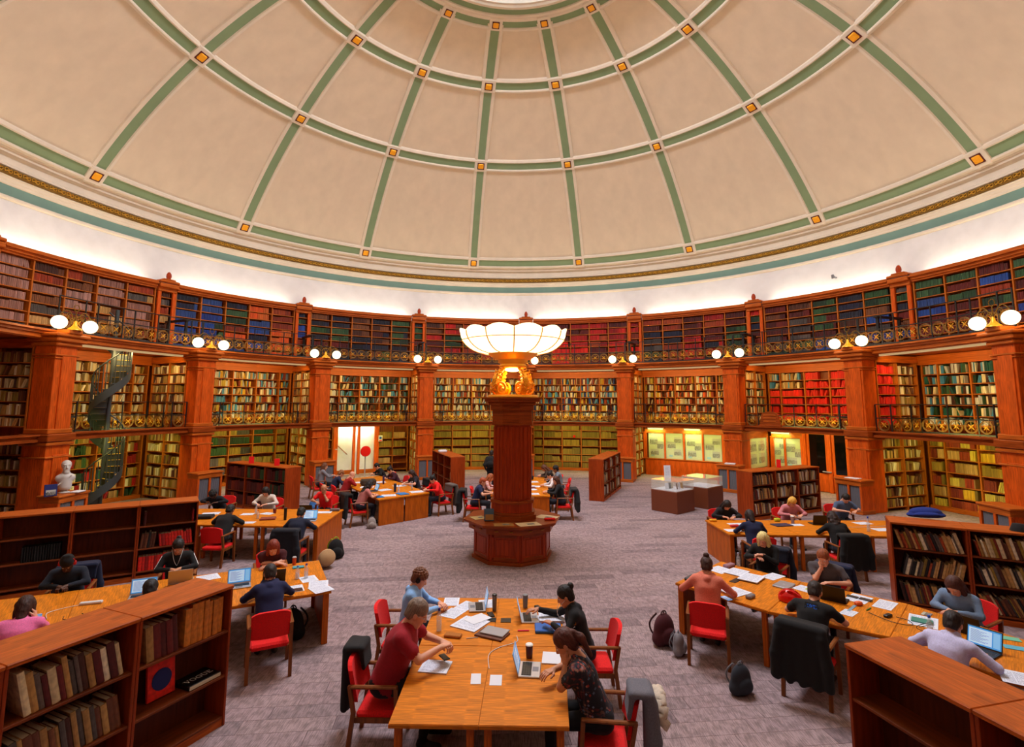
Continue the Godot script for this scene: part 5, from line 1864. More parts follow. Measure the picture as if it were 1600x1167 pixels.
func strip_of_desks(words: String, inner_a: Vector2, inner_b: Vector2, outer_a: Vector2, outer_b: Vector2, n: int, wide: int, first_end := true) -> void:
	# a = one long side, b = the other; pieces numbered from the inner end
	for i in n:
		for j in wide:
			var a0 := inner_a.lerp(outer_a, float(i) / n)
			var b0 := inner_b.lerp(outer_b, float(i) / n)
			var a1 := inner_a.lerp(outer_a, float(i + 1) / n)
			var b1 := inner_b.lerp(outer_b, float(i + 1) / n)
			var p0 := a0.lerp(b0, float(j) / wide)
			var p1 := a0.lerp(b0, float(j + 1) / wide)
			var p2 := a1.lerp(b1, float(j + 1) / wide)
			var p3 := a1.lerp(b1, float(j) / wide)
			var q := [p0, p1, p2, p3]
			var side := "" if wide == 1 else (", blue hoodie's side" if words.contains("hoodie") and j == 0 else (", other side" if j == 1 else ", near side"))
			# keep the corners clockwise from above
			if (p1 - p0).cross(p2 - p0) < 0:
				q = [p0, p3, p2, p1]
				desk("%s desk of the %s%s" % [nth(i + 1), words, side], q, [3] if i == 0 else [])
			else:
				desk("%s desk of the %s%s" % [nth(i + 1), words, side], q, [0] if i == 0 else [])


func build_desks() -> void:
	strip_of_desks("row between the blue hoodie and the black hoodie", Vector2(-0.98, 5.90), Vector2(0.76, 5.90), Vector2(-0.95, 8.86), Vector2(0.60, 8.86), 2, 2)
	strip_of_desks("row in front of the half-empty bookcase", Vector2(-3.34, 4.18), Vector2(-2.58, 5.68), Vector2(-7.74, 6.53), Vector2(-6.6, 7.95), 3, 1)
	strip_of_desks("row beside the red and green sets", Vector2(-4.32, 1.70), Vector2(-4.40, -0.25), Vector2(-8.4, 1.55), Vector2(-8.4, -0.2), 3, 1)
	strip_of_desks("row by the lit doorway", Vector2(-3.86, -1.65), Vector2(-2.62, -2.90), Vector2(-6.44, -5.47), Vector2(-5.20, -6.72), 3, 2)
	strip_of_desks("row beyond the lamp column", Vector2(-0.72, -2.45), Vector2(1.08, -2.45), Vector2(-0.72, -6.6), Vector2(1.12, -6.6), 3, 2)
	strip_of_desks("row before the blonde reader", Vector2(4.59, 0.67), Vector2(4.62, 2.09), Vector2(9.0, 0.60), Vector2(9.0, 2.15), 3, 1)
	# the bent row on the near right: three wedges
	var pts := [[Vector2(2.57, 5.17), Vector2(3.70, 4.03)], [Vector2(3.48, 6.27), Vector2(4.56, 5.06)], [Vector2(4.56, 7.02), Vector2(5.55, 5.95)], [Vector2(5.34, 8.45), Vector2(6.45, 7.75)]]
	for i in 3:
		var q := [pts[i][0], pts[i][1], pts[i + 1][1], pts[i + 1][0]]
		desk("%s desk of the bent row under the red cycle helmet" % nth(i + 1), q, [0] if i == 0 else [])


func chair_mesh() -> Node3D:
	var t := Node3D.new()
	# +z is the way the sitter faces
	var seat := MB.new()
	part(t, "seat", bx(0.46, 0.075, 0.44, 0.025), M.red_fabric, Vector3(0, 0.375, 0.02))
	var rows := []
	for j in 7:
		var line := []
		for i in 11:
			var x := (i / 10.0 - 0.5)
			var y := 0.50 + 0.34 * j / 6.0
			if j == 6:
				y -= 0.05 * pow(absf(x) * 2, 4)
			line.append(Vector3(x * 0.46, y, -0.22 - (y - 0.50) * 0.22 + 0.16 * x * x))
		rows.append(line)
	rows.reverse()
	seat.grid(rows)
	var br := []
	for r in rows:
		var line := []
		for p in r:
			line.append(p + Vector3(0, 0, -0.045))
		line.reverse()
		br.append(line)
	seat.grid(br)
	for i in 10:
		seat.quad(rows[0][i] + Vector3(0, 0, -0.045), rows[0][i + 1] + Vector3(0, 0, -0.045), rows[0][i + 1], rows[0][i])
		seat.quad(rows[6][i], rows[6][i + 1], rows[6][i + 1] + Vector3(0, 0, -0.045), rows[6][i] + Vector3(0, 0, -0.045))
	for j in 6:
		seat.quad(rows[j][0] + Vector3(0, 0, -0.045), rows[j][0], rows[j + 1][0], rows[j + 1][0] + Vector3(0, 0, -0.045))
		seat.quad(rows[j][10], rows[j][10] + Vector3(0, 0, -0.045), rows[j + 1][10] + Vector3(0, 0, -0.045), rows[j + 1][10])
	part(t, "backrest", seat.done(), M.red_fabric)
	for s in [-1.0, 1.0]:
		var mb := MB.new()
		mb.bar(Vector3(s * 0.25, 0.0, 0.24), Vector3(s * 0.245, 0.64, 0.20), 0.04, 0.04)
		part(t, "leg", mb.done(), M.chair_wood)
		mb = MB.new()
		mb.bar(Vector3(s * 0.25, 0.0, -0.27), Vector3(s * 0.25, 0.42, -0.215), 0.042, 0.042)
		mb.bar(Vector3(s * 0.25, 0.40, -0.215), Vector3(s * 0.245, 0.66, -0.265), 0.036, 0.042)
		part(t, "leg", mb.done(), M.chair_wood)
		part(t, "armrest", bx(0.05, 0.03, 0.48, 0.01), M.chair_wood, Vector3(s * 0.25, 0.65, -0.02))
		part(t, "side_rail", bx(0.03, 0.05, 0.44), M.chair_wood, Vector3(s * 0.225, 0.335, 0.0))
	return t


var chair_proto: Node3D

func chair(x: float, z: float, turn: float, label: String) -> Node3D:
	if chair_proto == null:
		chair_proto = chair_mesh()
	var c: Node3D = chair_proto.duplicate()
	c.name = numbered("reading_chair")
	add_child(c)
	c.position = Vector3(x, 0, z)
	c.rotation.y = turn
	tag(c, label, "chair", "red-upholstered reading room chairs")
	return c


# ---------- bodies as one surface: a field of joined tapered bones, meshed as surface nets ----------

class SDF:
	var o: Vector3
	var cs: float
	var nx: int
	var ny: int
	var nz: int
	var d := PackedFloat32Array()
	var m := PackedByteArray()

	func _init(lo: Vector3, hi: Vector3, cell: float) -> void:
		o = lo
		cs = cell
		nx = int(ceil((hi.x - lo.x) / cell)) + 1
		ny = int(ceil((hi.y - lo.y) / cell)) + 1
		nz = int(ceil((hi.z - lo.z) / cell)) + 1
		d.resize(nx * ny * nz)
		d.fill(1.0)
		m.resize(nx * ny * nz)

	func cap(a: Vector3, b: Vector3, ra: float, rb: float, k: float, mat: int) -> void:
		var pad := maxf(ra, rb) + k + cs * 2.5
		var lo := (a.min(b) - Vector3(pad, pad, pad) - o) / cs
		var hi := (a.max(b) + Vector3(pad, pad, pad) - o) / cs
		var x0 := maxi(0, int(lo.x))
		var y0 := maxi(0, int(lo.y))
		var z0 := maxi(0, int(lo.z))
		var x1 := mini(nx - 1, int(hi.x) + 1)
		var y1 := mini(ny - 1, int(hi.y) + 1)
		var z1 := mini(nz - 1, int(hi.z) + 1)
		var ab := b - a
		var l2 := maxf(ab.length_squared(), 1e-9)
		var dr := rb - ra
		for z in range(z0, z1 + 1):
			for y in range(y0, y1 + 1):
				var i := x0 + nx * (y + ny * z)
				var p := Vector3(o.x + x0 * cs, o.y + y * cs, o.z + z * cs) - a
				for x in range(x0, x1 + 1):
					var t := clampf(p.dot(ab) / l2, 0.0, 1.0)
					var e := (p - ab * t).length() - ra - dr * t
					var q := d[i]
					if e < q:
						m[i] = mat
					var h := k - absf(e - q)
					if h > 0.0:
						d[i] = minf(e, q) - h * h / k * 0.25
					elif e < q:
						d[i] = e
					i += 1
					p.x += cs

	func ell(c: Vector3, r: Vector3, k: float, mat: int, cut := false) -> void:
		var pad := Vector3(k, k, k) + Vector3.ONE * cs * 2.5
		var lo := (c - r - pad - o) / cs
		var hi := (c + r + pad - o) / cs
		var rm := minf(r.x, minf(r.y, r.z))
		for z in range(maxi(0, int(lo.z)), mini(nz - 1, int(hi.z) + 1) + 1):
			for y in range(maxi(0, int(lo.y)), mini(ny - 1, int(hi.y) + 1) + 1):
				for x in range(maxi(0, int(lo.x)), mini(nx - 1, int(hi.x) + 1) + 1):
					var p := (o + Vector3(x, y, z) * cs - c) / r
					var k0 := p.length()
					var k1 := (p / r).length()
					var e := k0 * (k0 - 1.0) / maxf(k1, 1e-6) if k0 > 0.001 else -rm
					var i := x + nx * (y + ny * z)
					var q := d[i]
					if cut:
						d[i] = maxf(q, -e)
						continue
					if e < q:
						m[i] = mat
					var h := k - absf(e - q)
					if h > 0.0:
						d[i] = minf(e, q) - h * h / k * 0.25
					elif e < q:
						d[i] = e

	# {material: [points, normals, corners]}
	func arrays() -> Dictionary:
		var at := PackedInt32Array()
		at.resize(nx * ny * nz)
		at.fill(-1)
		var pts := PackedVector3Array()
		var nrm := PackedVector3Array()
		var mats := PackedByteArray()
		var sy := nx
		var sz := nx * ny
		var far := 2.2 * cs
		for z in nz - 1:
			for y in ny - 1:
				var i := nx * (y + ny * z) - 1
				for x in nx - 1:
					i += 1
					var a := d[i]
					if a > far or a < -far:
						continue
					var b := d[i + 1]
					var c := d[i + sy]
					var e := d[i + sy + 1]
					var f := d[i + sz]
					var g := d[i + sz + 1]
					var h := d[i + sz + sy]
					var j := d[i + sz + sy + 1]
					var neg := int(a < 0) + int(b < 0) + int(c < 0) + int(e < 0) + int(f < 0) + int(g < 0) + int(h < 0) + int(j < 0)
					if neg == 0 or neg == 8:
						continue
					var s := Vector3.ZERO
					var n := 0
					if (a < 0) != (b < 0):
						s += Vector3(a / (a - b), 0, 0)
						n += 1
					if (c < 0) != (e < 0):
						s += Vector3(c / (c - e), 1, 0)
						n += 1
					if (f < 0) != (g < 0):
						s += Vector3(f / (f - g), 0, 1)
						n += 1
					if (h < 0) != (j < 0):
						s += Vector3(h / (h - j), 1, 1)
						n += 1
					if (a < 0) != (c < 0):
						s += Vector3(0, a / (a - c), 0)
						n += 1
					if (b < 0) != (e < 0):
						s += Vector3(1, b / (b - e), 0)
						n += 1
					if (f < 0) != (h < 0):
						s += Vector3(0, f / (f - h), 1)
						n += 1
					if (g < 0) != (j < 0):
						s += Vector3(1, g / (g - j), 1)
						n += 1
					if (a < 0) != (f < 0):
						s += Vector3(0, 0, a / (a - f))
						n += 1
					if (b < 0) != (g < 0):
						s += Vector3(1, 0, b / (b - g))
						n += 1
					if (c < 0) != (h < 0):
						s += Vector3(0, 1, c / (c - h))
						n += 1
					if (e < 0) != (j < 0):
						s += Vector3(1, 1, e / (e - j))
						n += 1
					at[i] = pts.size()
					pts.append(o + (Vector3(x, y, z) + s / n) * cs)
					nrm.append(Vector3(b - a + e - c + g - f + j - h, c - a + e - b + h - f + j - g, f - a + g - b + h - c + j - e).normalized())
					mats.append(m[i])
		var out := {}
		for z in range(1, nz - 1):
			for y in range(1, ny - 1):
				var i := nx * (y + ny * z)
				for x in range(1, nx - 1):
					i += 1
					var a := d[i]
					if a > far or a < -far:
						continue
					for ax in 3:
						var st := 1 if ax == 0 else (sy if ax == 1 else sz)
						var b := d[i + st]
						if (a < 0) == (b < 0):
							continue
						var u := sy if ax == 0 else (sz if ax == 1 else 1)
						var w := sz if ax == 0 else (1 if ax == 1 else sy)
						var A := at[i - u - w]
						var B := at[i - w]
						var C := at[i]
						var D := at[i - u]
						if A < 0 or B < 0 or C < 0 or D < 0:
							continue
						var mt := mats[C]
						if not out.has(mt):
							out[mt] = PackedInt32Array()
						if a < 0:
							out[mt].append_array([A, D, C, A, C, B])
						else:
							out[mt].append_array([A, B, C, A, C, D])
		# give each material its own points
		var res := {}
		for mt in out:
			var remap := {}
			var v := PackedVector3Array()
			var nn := PackedVector3Array()
			var ix := PackedInt32Array()
			for q in out[mt]:
				if not remap.has(q):
					remap[q] = v.size()
					v.append(pts[q])
					nn.append(nrm[q])
				ix.append(remap[q])
			res[mt] = [v, nn, ix]
		return res


static func moved(arr: Dictionary, xf: Transform3D, only := -1) -> Dictionary:
	var flip := xf.basis.determinant() < 0
	var nb := xf.basis.inverse().transposed()
	var out := {}
	for mt in arr:
		var v := PackedVector3Array()
		var n := PackedVector3Array()
		for p in arr[mt][0]:
			v.append(xf * p)
		for q in arr[mt][1]:
			n.append((nb * q).normalized())
		var ix: PackedInt32Array = arr[mt][2].duplicate()
		if flip:
			ix.reverse()
		out[mt] = [v, n, ix]
	return out


static func mesh_of(list: Array, mats: Dictionary) -> ArrayMesh:
	var am := ArrayMesh.new()
	var keys := []
	for a in list:
		for k in a:
			if not k in keys:
				keys.append(k)
	keys.sort()
	for k in keys:
		var v := PackedVector3Array()
		var n := PackedVector3Array()
		var ix := PackedInt32Array()
		for a in list:
			if a.has(k):
				var b := v.size()
				v.append_array(a[k][0])
				n.append_array(a[k][1])
				for q in a[k][2]:
					ix.append(q + b)
		var arr := []
		arr.resize(Mesh.ARRAY_MAX)
		arr[Mesh.ARRAY_VERTEX] = v
		arr[Mesh.ARRAY_NORMAL] = n
		arr[Mesh.ARRAY_INDEX] = ix
		am.add_surface_from_arrays(Mesh.PRIMITIVE_TRIANGLES, arr)
		am.surface_set_material(am.get_surface_count() - 1, mats[k])
	return am


enum {SKIN, TOP, LEGS, SHOES, LIPS, EYE, IRIS}

var proto := {}

# head: centre of the skull's mass at the origin, face to +z
static func head_arrays(cell: float) -> Dictionary:
	var g := SDF.new(Vector3(-0.12, -0.20, -0.15), Vector3(0.12, 0.16, 0.15), cell)
	g.ell(Vector3(0, 0.03, -0.012), Vector3(0.075, 0.088, 0.093), 0.02, SKIN)
	g.ell(Vector3(0, -0.04, 0.025), Vector3(0.060, 0.078, 0.066), 0.03, SKIN)
	g.cap(Vector3(-0.025, -0.098, 0.052), Vector3(0.025, -0.098, 0.052), 0.020, 0.020, 0.03, SKIN)
	g.cap(Vector3(-0.045, -0.075, 0.0), Vector3(-0.022, -0.098, 0.05), 0.022, 0.018, 0.02, SKIN)
	g.cap(Vector3(0.045, -0.075, 0.0), Vector3(0.022, -0.098, 0.05), 0.022, 0.018, 0.02, SKIN)
	g.cap(Vector3(-0.042, 0.022, 0.074), Vector3(0.042, 0.022, 0.074), 0.012, 0.012, 0.014, SKIN)
	g.ell(Vector3(-0.031, 0.002, 0.094), Vector3(0.017, 0.011, 0.013), 0.0, SKIN, true)
	g.ell(Vector3(0.031, 0.002, 0.094), Vector3(0.017, 0.011, 0.013), 0.0, SKIN, true)
	g.cap(Vector3(0, 0.010, 0.088), Vector3(0, -0.030, 0.104), 0.007, 0.012, 0.010, SKIN)
	g.cap(Vector3(-0.011, -0.034, 0.096), Vector3(0.011, -0.034, 0.096), 0.009, 0.009, 0.008, SKIN)
	g.ell(Vector3(-0.078, -0.008, -0.005), Vector3(0.010, 0.032, 0.019), 0.008, SKIN)
	g.ell(Vector3(0.078, -0.008, -0.005), Vector3(0.010, 0.032, 0.019), 0.008, SKIN)
	g.cap(Vector3(-0.018, -0.064, 0.086), Vector3(0.018, -0.064, 0.086), 0.0075, 0.0075, 0.003, LIPS)
	g.ell(Vector3(-0.031, 0.003, 0.078), Vector3(0.013, 0.010, 0.012), 0.002, EYE)
	g.ell(Vector3(0.031, 0.003, 0.078), Vector3(0.013, 0.010, 0.012), 0.002, EYE)
	g.ell(Vector3(-0.031, 0.002, 0.087), Vector3(0.007, 0.007, 0.005), 0.001, IRIS)
	g.ell(Vector3(0.031, 0.002, 0.087), Vector3(0.007, 0.007, 0.005), 0.001, IRIS)
	g.cap(Vector3(0, -0.06, -0.02), Vector3(0, -0.19, -0.045), 0.050, 0.056, 0.03, SKIN)
	return g.arrays()


# right hand: wrist at the origin, fingers to +z, palm down, thumb to +x
static func hand_arrays(bend: float, cell: float) -> Dictionary:
	var g := SDF.new(Vector3(-0.07, -0.12, -0.04), Vector3(0.10, 0.05, 0.22), cell)
	var xs := [0.030, 0.010, -0.011, -0.030]
	var ls := [0.95, 1.05, 0.98, 0.78]
	g.cap(Vector3(0, 0, -0.03), Vector3(0, 0, 0.02), 0.026, 0.024, 0.02, SKIN)
	for i in 4:
		var x: float = xs[i]
		g.cap(Vector3(x * 0.6, 0, 0.01), Vector3(x, 0, 0.085), 0.014, 0.0125, 0.012, SKIN)
		var p := Vector3(x, -0.001, 0.085)
		var ang := 0.1 + bend * 0.45
		for s in 3:
			var len: float = [0.043, 0.028, 0.022][s] * ls[i]
			var q := p + Vector3(x * 0.06, -sin(ang) * len, cos(ang) * len)
			g.cap(p, q, 0.0098 - s * 0.001, 0.0090 - s * 0.001, 0.003, SKIN)
			p = q
			ang += 0.22 + bend * 0.75
	g.cap(Vector3(0.018, -0.004, 0.02), Vector3(0.052, -0.012, 0.052), 0.016, 0.0125, 0.010, SKIN)
	g.cap(Vector3(0.052, -0.012, 0.052), Vector3(0.060 - 0.02 * bend, -0.022 - 0.02 * bend, 0.088), 0.0115, 0.0095, 0.004, SKIN)
	return g.arrays()


static func hair_arrays(kind: String, cell: float) -> Dictionary:
	var g := SDF.new(Vector3(-0.17, -0.40, -0.24), Vector3(0.17, 0.26, 0.16), cell)
	if kind == "beanie":
		g.ell(Vector3(0, 0.055, -0.012), Vector3(0.090, 0.092, 0.106), 0.01, 0)
		g.ell(Vector3(0, -0.12, 0.0), Vector3(0.14, 0.145, 0.16), 0.0, 0, true)
		g.cap(Vector3(-0.03, 0.14, -0.02), Vector3(0.03, 0.14, -0.02), 0.02, 0.02, 0.03, 0)
		return g.arrays()
	g.ell(Vector3(0, 0.046, -0.018), Vector3(0.088, 0.093, 0.104), 0.02, 0)
	g.ell(Vector3(0, -0.02, -0.062), Vector3(0.076, 0.085, 0.056), 0.03, 0)
	if kind in ["long", "wavy"]:
		for s in [-1.0, 1.0]:
			g.cap(Vector3(s * 0.072, 0.02, 0.0), Vector3(s * 0.085, -0.22, 0.02), 0.032, 0.036, 0.03, 0)
			g.cap(Vector3(s * 0.06, 0.0, -0.06), Vector3(s * 0.07, -0.28, -0.085), 0.04, 0.04, 0.03, 0)
		g.cap(Vector3(0, 0.0, -0.07), Vector3(0, -0.29, -0.10), 0.06, 0.045, 0.03, 0)
		if kind == "wavy":
			for i in 14:
				var a := i * 2.4
				g.ell(Vector3(0.095 * cos(a), -0.02 - 0.016 * i, -0.05 + 0.06 * sin(a)), Vector3(0.035, 0.03, 0.035), 0.015, 0)
	elif kind == "bob":
		for s in [-1.0, 1.0]:
			g.cap(Vector3(s * 0.074, 0.03, -0.01), Vector3(s * 0.078, -0.09, 0.01), 0.030, 0.026, 0.03, 0)
		g.cap(Vector3(0, 0.0, -0.07), Vector3(0, -0.12, -0.075), 0.055, 0.05, 0.03, 0)
	elif kind == "bun":
		g.ell(Vector3(0, 0.145, -0.055), Vector3(0.045, 0.04, 0.045), 0.012, 0)
	elif kind == "knot":
		g.ell(Vector3(0, 0.09, -0.115), Vector3(0.042, 0.042, 0.040), 0.012, 0)
	elif kind == "pony":
		g.cap(Vector3(0, 0.05, -0.11), Vector3(0.01, -0.03, -0.16), 0.03, 0.035, 0.015, 0)
		g.cap(Vector3(0.01, -0.03, -0.16), Vector3(0.02, -0.20, -0.15), 0.035, 0.018, 0.02, 0)
	elif kind == "curly":
		for i in 60:
			var f := (i + 0.5) / 60.0
			var a := i * 2.4
			var rr := sqrt(1.0 - pow(1.0 - f * 1.1, 2.0))
			g.ell(Vector3(0.086 * rr * cos(a), 0.046 + 0.092 * (1.0 - f * 1.1), -0.018 + 0.102 * rr * sin(a)), Vector3(0.018, 0.016, 0.018), 0.010, 0)
	var fn := FastNoiseLite.new()
	fn.frequency = 22.0
	for i in g.d.size():
		if absf(g.d[i]) < 0.03:
			var x := i % g.nx
			var y := (i / g.nx) % g.ny
			var z := i / (g.nx * g.ny)
			g.d[i] -= 0.007 * fn.get_noise_3d(x * cell, y * cell * 0.5, z * cell)
	# clear the face; short cuts end at the nape
	g.ell(Vector3(0, -0.075, 0.085), Vector3(0.064 if kind in ["long", "wavy", "bob"] else 0.078, 0.125, 0.078), 0.0, 0, true)
	if not kind in ["long", "wavy", "bob", "pony"]:
		g.ell(Vector3(0, -0.16, -0.05), Vector3(0.13, 0.10, 0.13), 0.0, 0, true)
		for s in [-1.0, 1.0]:
			g.ell(Vector3(s * 0.095, -0.03, 0.02), Vector3(0.03, 0.05, 0.045), 0.0, 0, true)
	return g.arrays()


static func elbow(s: Vector3, w: Vector3, l1: float, l2: float, pole: Vector3) -> Vector3:
	var v := w - s
	var d := clampf(v.length(), 0.08, l1 + l2 - 0.005)
	var dir := v.normalized()
	var a := (l1 * l1 - l2 * l2 + d * d) / (2 * d)
	var h := sqrt(maxf(l1 * l1 - a * a, 0.0))
	var p := (pole - dir * pole.dot(dir)).normalized()
	return s + dir * a + p * h


# joints of a sitter (or stander) in the sitter's own frame, +z forward; returns body arrays and the head's frame
static func body_arrays(q: Dictionary, heads: Dictionary, hands: Array) -> Array:
	var lean: float = q.get("lean", 0.3)
	var fat: float = q.get("fat", 1.0)
	var cell: float = q.get("cell", 0.014)
	var stand: bool = q.get("stand", false)
	var hip_y := 0.93 if stand else 0.575
	var g := SDF.new(Vector3(-0.58, -0.02, -0.40), Vector3(0.58, hip_y + 0.72, 0.92), cell)
	var u := Vector3(0, cos(lean), sin(lean))
	var pel := Vector3(0, hip_y, 0)
	var chest := pel + u * 0.34
	var tw := Basis(u, q.get("twist", 0.0))
	var X := tw * Vector3.RIGHT
	var sh := pel + u * 0.435
	var neck := pel + u * 0.495 + Vector3(0, 0, 0.015)
	var w: float = 0.165 * q.get("broad", 1.0)
	# trunk
	for s in [-1.0, 1.0]:
		g.cap(pel + X * s * 0.065, chest + X * s * 0.080, 0.108 * fat, 0.098 * fat, 0.05, TOP)
		g.cap(chest + X * s * 0.08, sh + X * s * 0.12, 0.085 * fat, 0.062, 0.05, TOP)
	g.cap(pel, chest, 0.112 * fat, 0.108 * fat, 0.08, TOP)
	g.cap(chest, sh - u * 0.02, 0.108 * fat, 0.082, 0.08, TOP)
	g.cap(sh - X * w, sh + X * w, 0.060, 0.060, 0.07, TOP)
	g.cap(sh, neck + u * 0.01, 0.075, 0.058, 0.04, TOP)
	if q.get("hood", false):
		g.cap(neck - X * 0.085 + Vector3(0, 0.015, 0.01), neck + u * -0.02 + Vector3(0, 0.0, -0.085), 0.038, 0.048, 0.02, TOP)
		g.cap(neck + X * 0.085 + Vector3(0, 0.015, 0.01), neck + u * -0.02 + Vector3(0, 0.0, -0.085), 0.038, 0.048, 0.02, TOP)
	elif q.get("collar", false):
		g.cap(neck - X * 0.055 + Vector3(0, 0.02, 0.02), neck + X * 0.055 + Vector3(0, 0.025, -0.035), 0.028, 0.028, 0.02, TOP)
	# legs
	for s in [-1.0, 1.0]:
		var hip := pel + Vector3(s * 0.085, -0.03, 0.0)
		var knee := Vector3(s * 0.10, 0.515, 0.42)
		var ank := Vector3(s * 0.11, 0.09, 0.36 if s < 0 else 0.42)
		if stand:
			knee = Vector3(s * 0.095, 0.50, 0.03 * s)
			ank = Vector3(s * 0.10, 0.09, 0.05 * s - 0.02)
		g.cap(hip + Vector3(0, 0, -0.04), hip, 0.105, 0.10, 0.04, LEGS)
		g.cap(hip, knee, 0.088, 0.062, 0.03, LEGS)
		g.cap(knee, ank, 0.058, 0.042, 0.02, LEGS)
		g.cap(ank + Vector3(0, -0.035, -0.02), ank + Vector3(s * 0.015, -0.052, 0.15), 0.040, 0.033, 0.02, SHOES)
	# head
	var hb := tw * Basis(Vector3.UP, q.get("hy", 0.0)) * Basis(Vector3.BACK, q.get("hr", 0.0)) * Basis(Vector3.RIGHT, q.get("hp", 0.35))
	var nd := (u * 0.6 + Vector3.UP * 0.4 + hb.z * 0.15).normalized()
	var hc := neck + nd * 0.135 + hb.z * 0.025
	g.cap(neck - u * 0.03, hc - hb.y * 0.07 - hb.z * 0.015, 0.054, 0.050, 0.02, SKIN)
	# arms
	var long: bool = q.get("sleeve", true)
	var list := []
	for s in [-1.0, 1.0]:
		var so: Vector3 = sh + X * s * (w + 0.012)
		var t: Vector3 = q.get("l" if s > 0 else "r", Vector3(s * 0.14, 0.78, 0.46))
		if not stand and t.y < 0.87:
			t.y += 0.05
		if (t - so).length() > 0.56:
			t = so + (t - so).normalized() * 0.56
		var el := elbow(so, t, 0.30, 0.265, Vector3(s * 0.55, -0.75, -0.25))
		if not stand and el.y < 0.825:
			el += X * s * minf(0.825 - el.y, 0.035)
			el.y = 0.825
		g.cap(so, el if long else so.lerp(el, 0.58), 0.056 * fat, (0.046 if long else 0.056) * fat, 0.03, TOP)
		if long:
			g.cap(el, t.lerp(el, 0.10), 0.046 * fat, 0.034, 0.02, TOP)
			g.cap(t.lerp(el, 0.2), t, 0.027, 0.024, 0.008, SKIN)
		else:
			# the sleeve ends above the elbow
			g.cap(el, t, 0.040, 0.027, 0.02, SKIN)
			g.cap(so.lerp(el, 0.3), el, 0.043, 0.040, 0.006, SKIN)
		var fz := (t - el).normalized()
		var up: bool = q.get("lup" if s > 0 else "rup", false)
		var hy := Vector3.UP
		if up:
			# hand raised to the face: palm towards the head
			fz = (hc + Vector3(s * 0.02, 0.02, 0.06) - t).normalized() * 0.5 + Vector3(0, 0.6, 0.1)
			fz = fz.normalized()
			hy = (t - hc).normalized()
		else:
			fz = (fz + Vector3(-s * 0.25, -fz.y * 0.85, 0.25)).normalized()
		var hx := hy.cross(fz).normalized()
		hy = fz.cross(hx)
		var bas := Basis(hx if s < 0 else -hx, hy, fz)
		list.append(moved(hands[1 if q.get("lgrip" if s > 0 else "rgrip", false) or up else 0], Transform3D(bas, t)))
	var body := g.arrays()
	# folds in the cloth
	var fn := FastNoiseLite.new()
	fn.seed = q.get("seed", 1)
	fn.frequency = 7.0
	for mt in [TOP, LEGS]:
		if body.has(mt):
			var v: PackedVector3Array = body[mt][0]
			var n: PackedVector3Array = body[mt][1]
			for i in v.size():
				v[i] += n[i] * 0.009 * fn.get_noise_3d(v[i].x, v[i].y * 1.7, v[i].z)
			body[mt][0] = v
	list.push_front(body)
	var hx := Transform3D(hb, hc)
	list.append(moved(heads["near" if cell < 0.016 else "far"], hx))
	return [list, hx]


const SKINS := [Color(0.86, 0.62, 0.50), Color(0.76, 0.52, 0.38), Color(0.55, 0.34, 0.22), Color(0.33, 0.19, 0.12)]

func skin_mat(i: int) -> Material:
	var m := flat("skin%d" % i, SKINS[i], 0.55)
	m.subsurf_scatter_enabled = true
	m.subsurf_scatter_strength = 0.08
	return m


var crowd: Array = []
var crowd_out: Array = []

func make_one(i: int) -> void:
	crowd_out[i] = body_arrays(crowd[i], proto.heads, proto.hands)


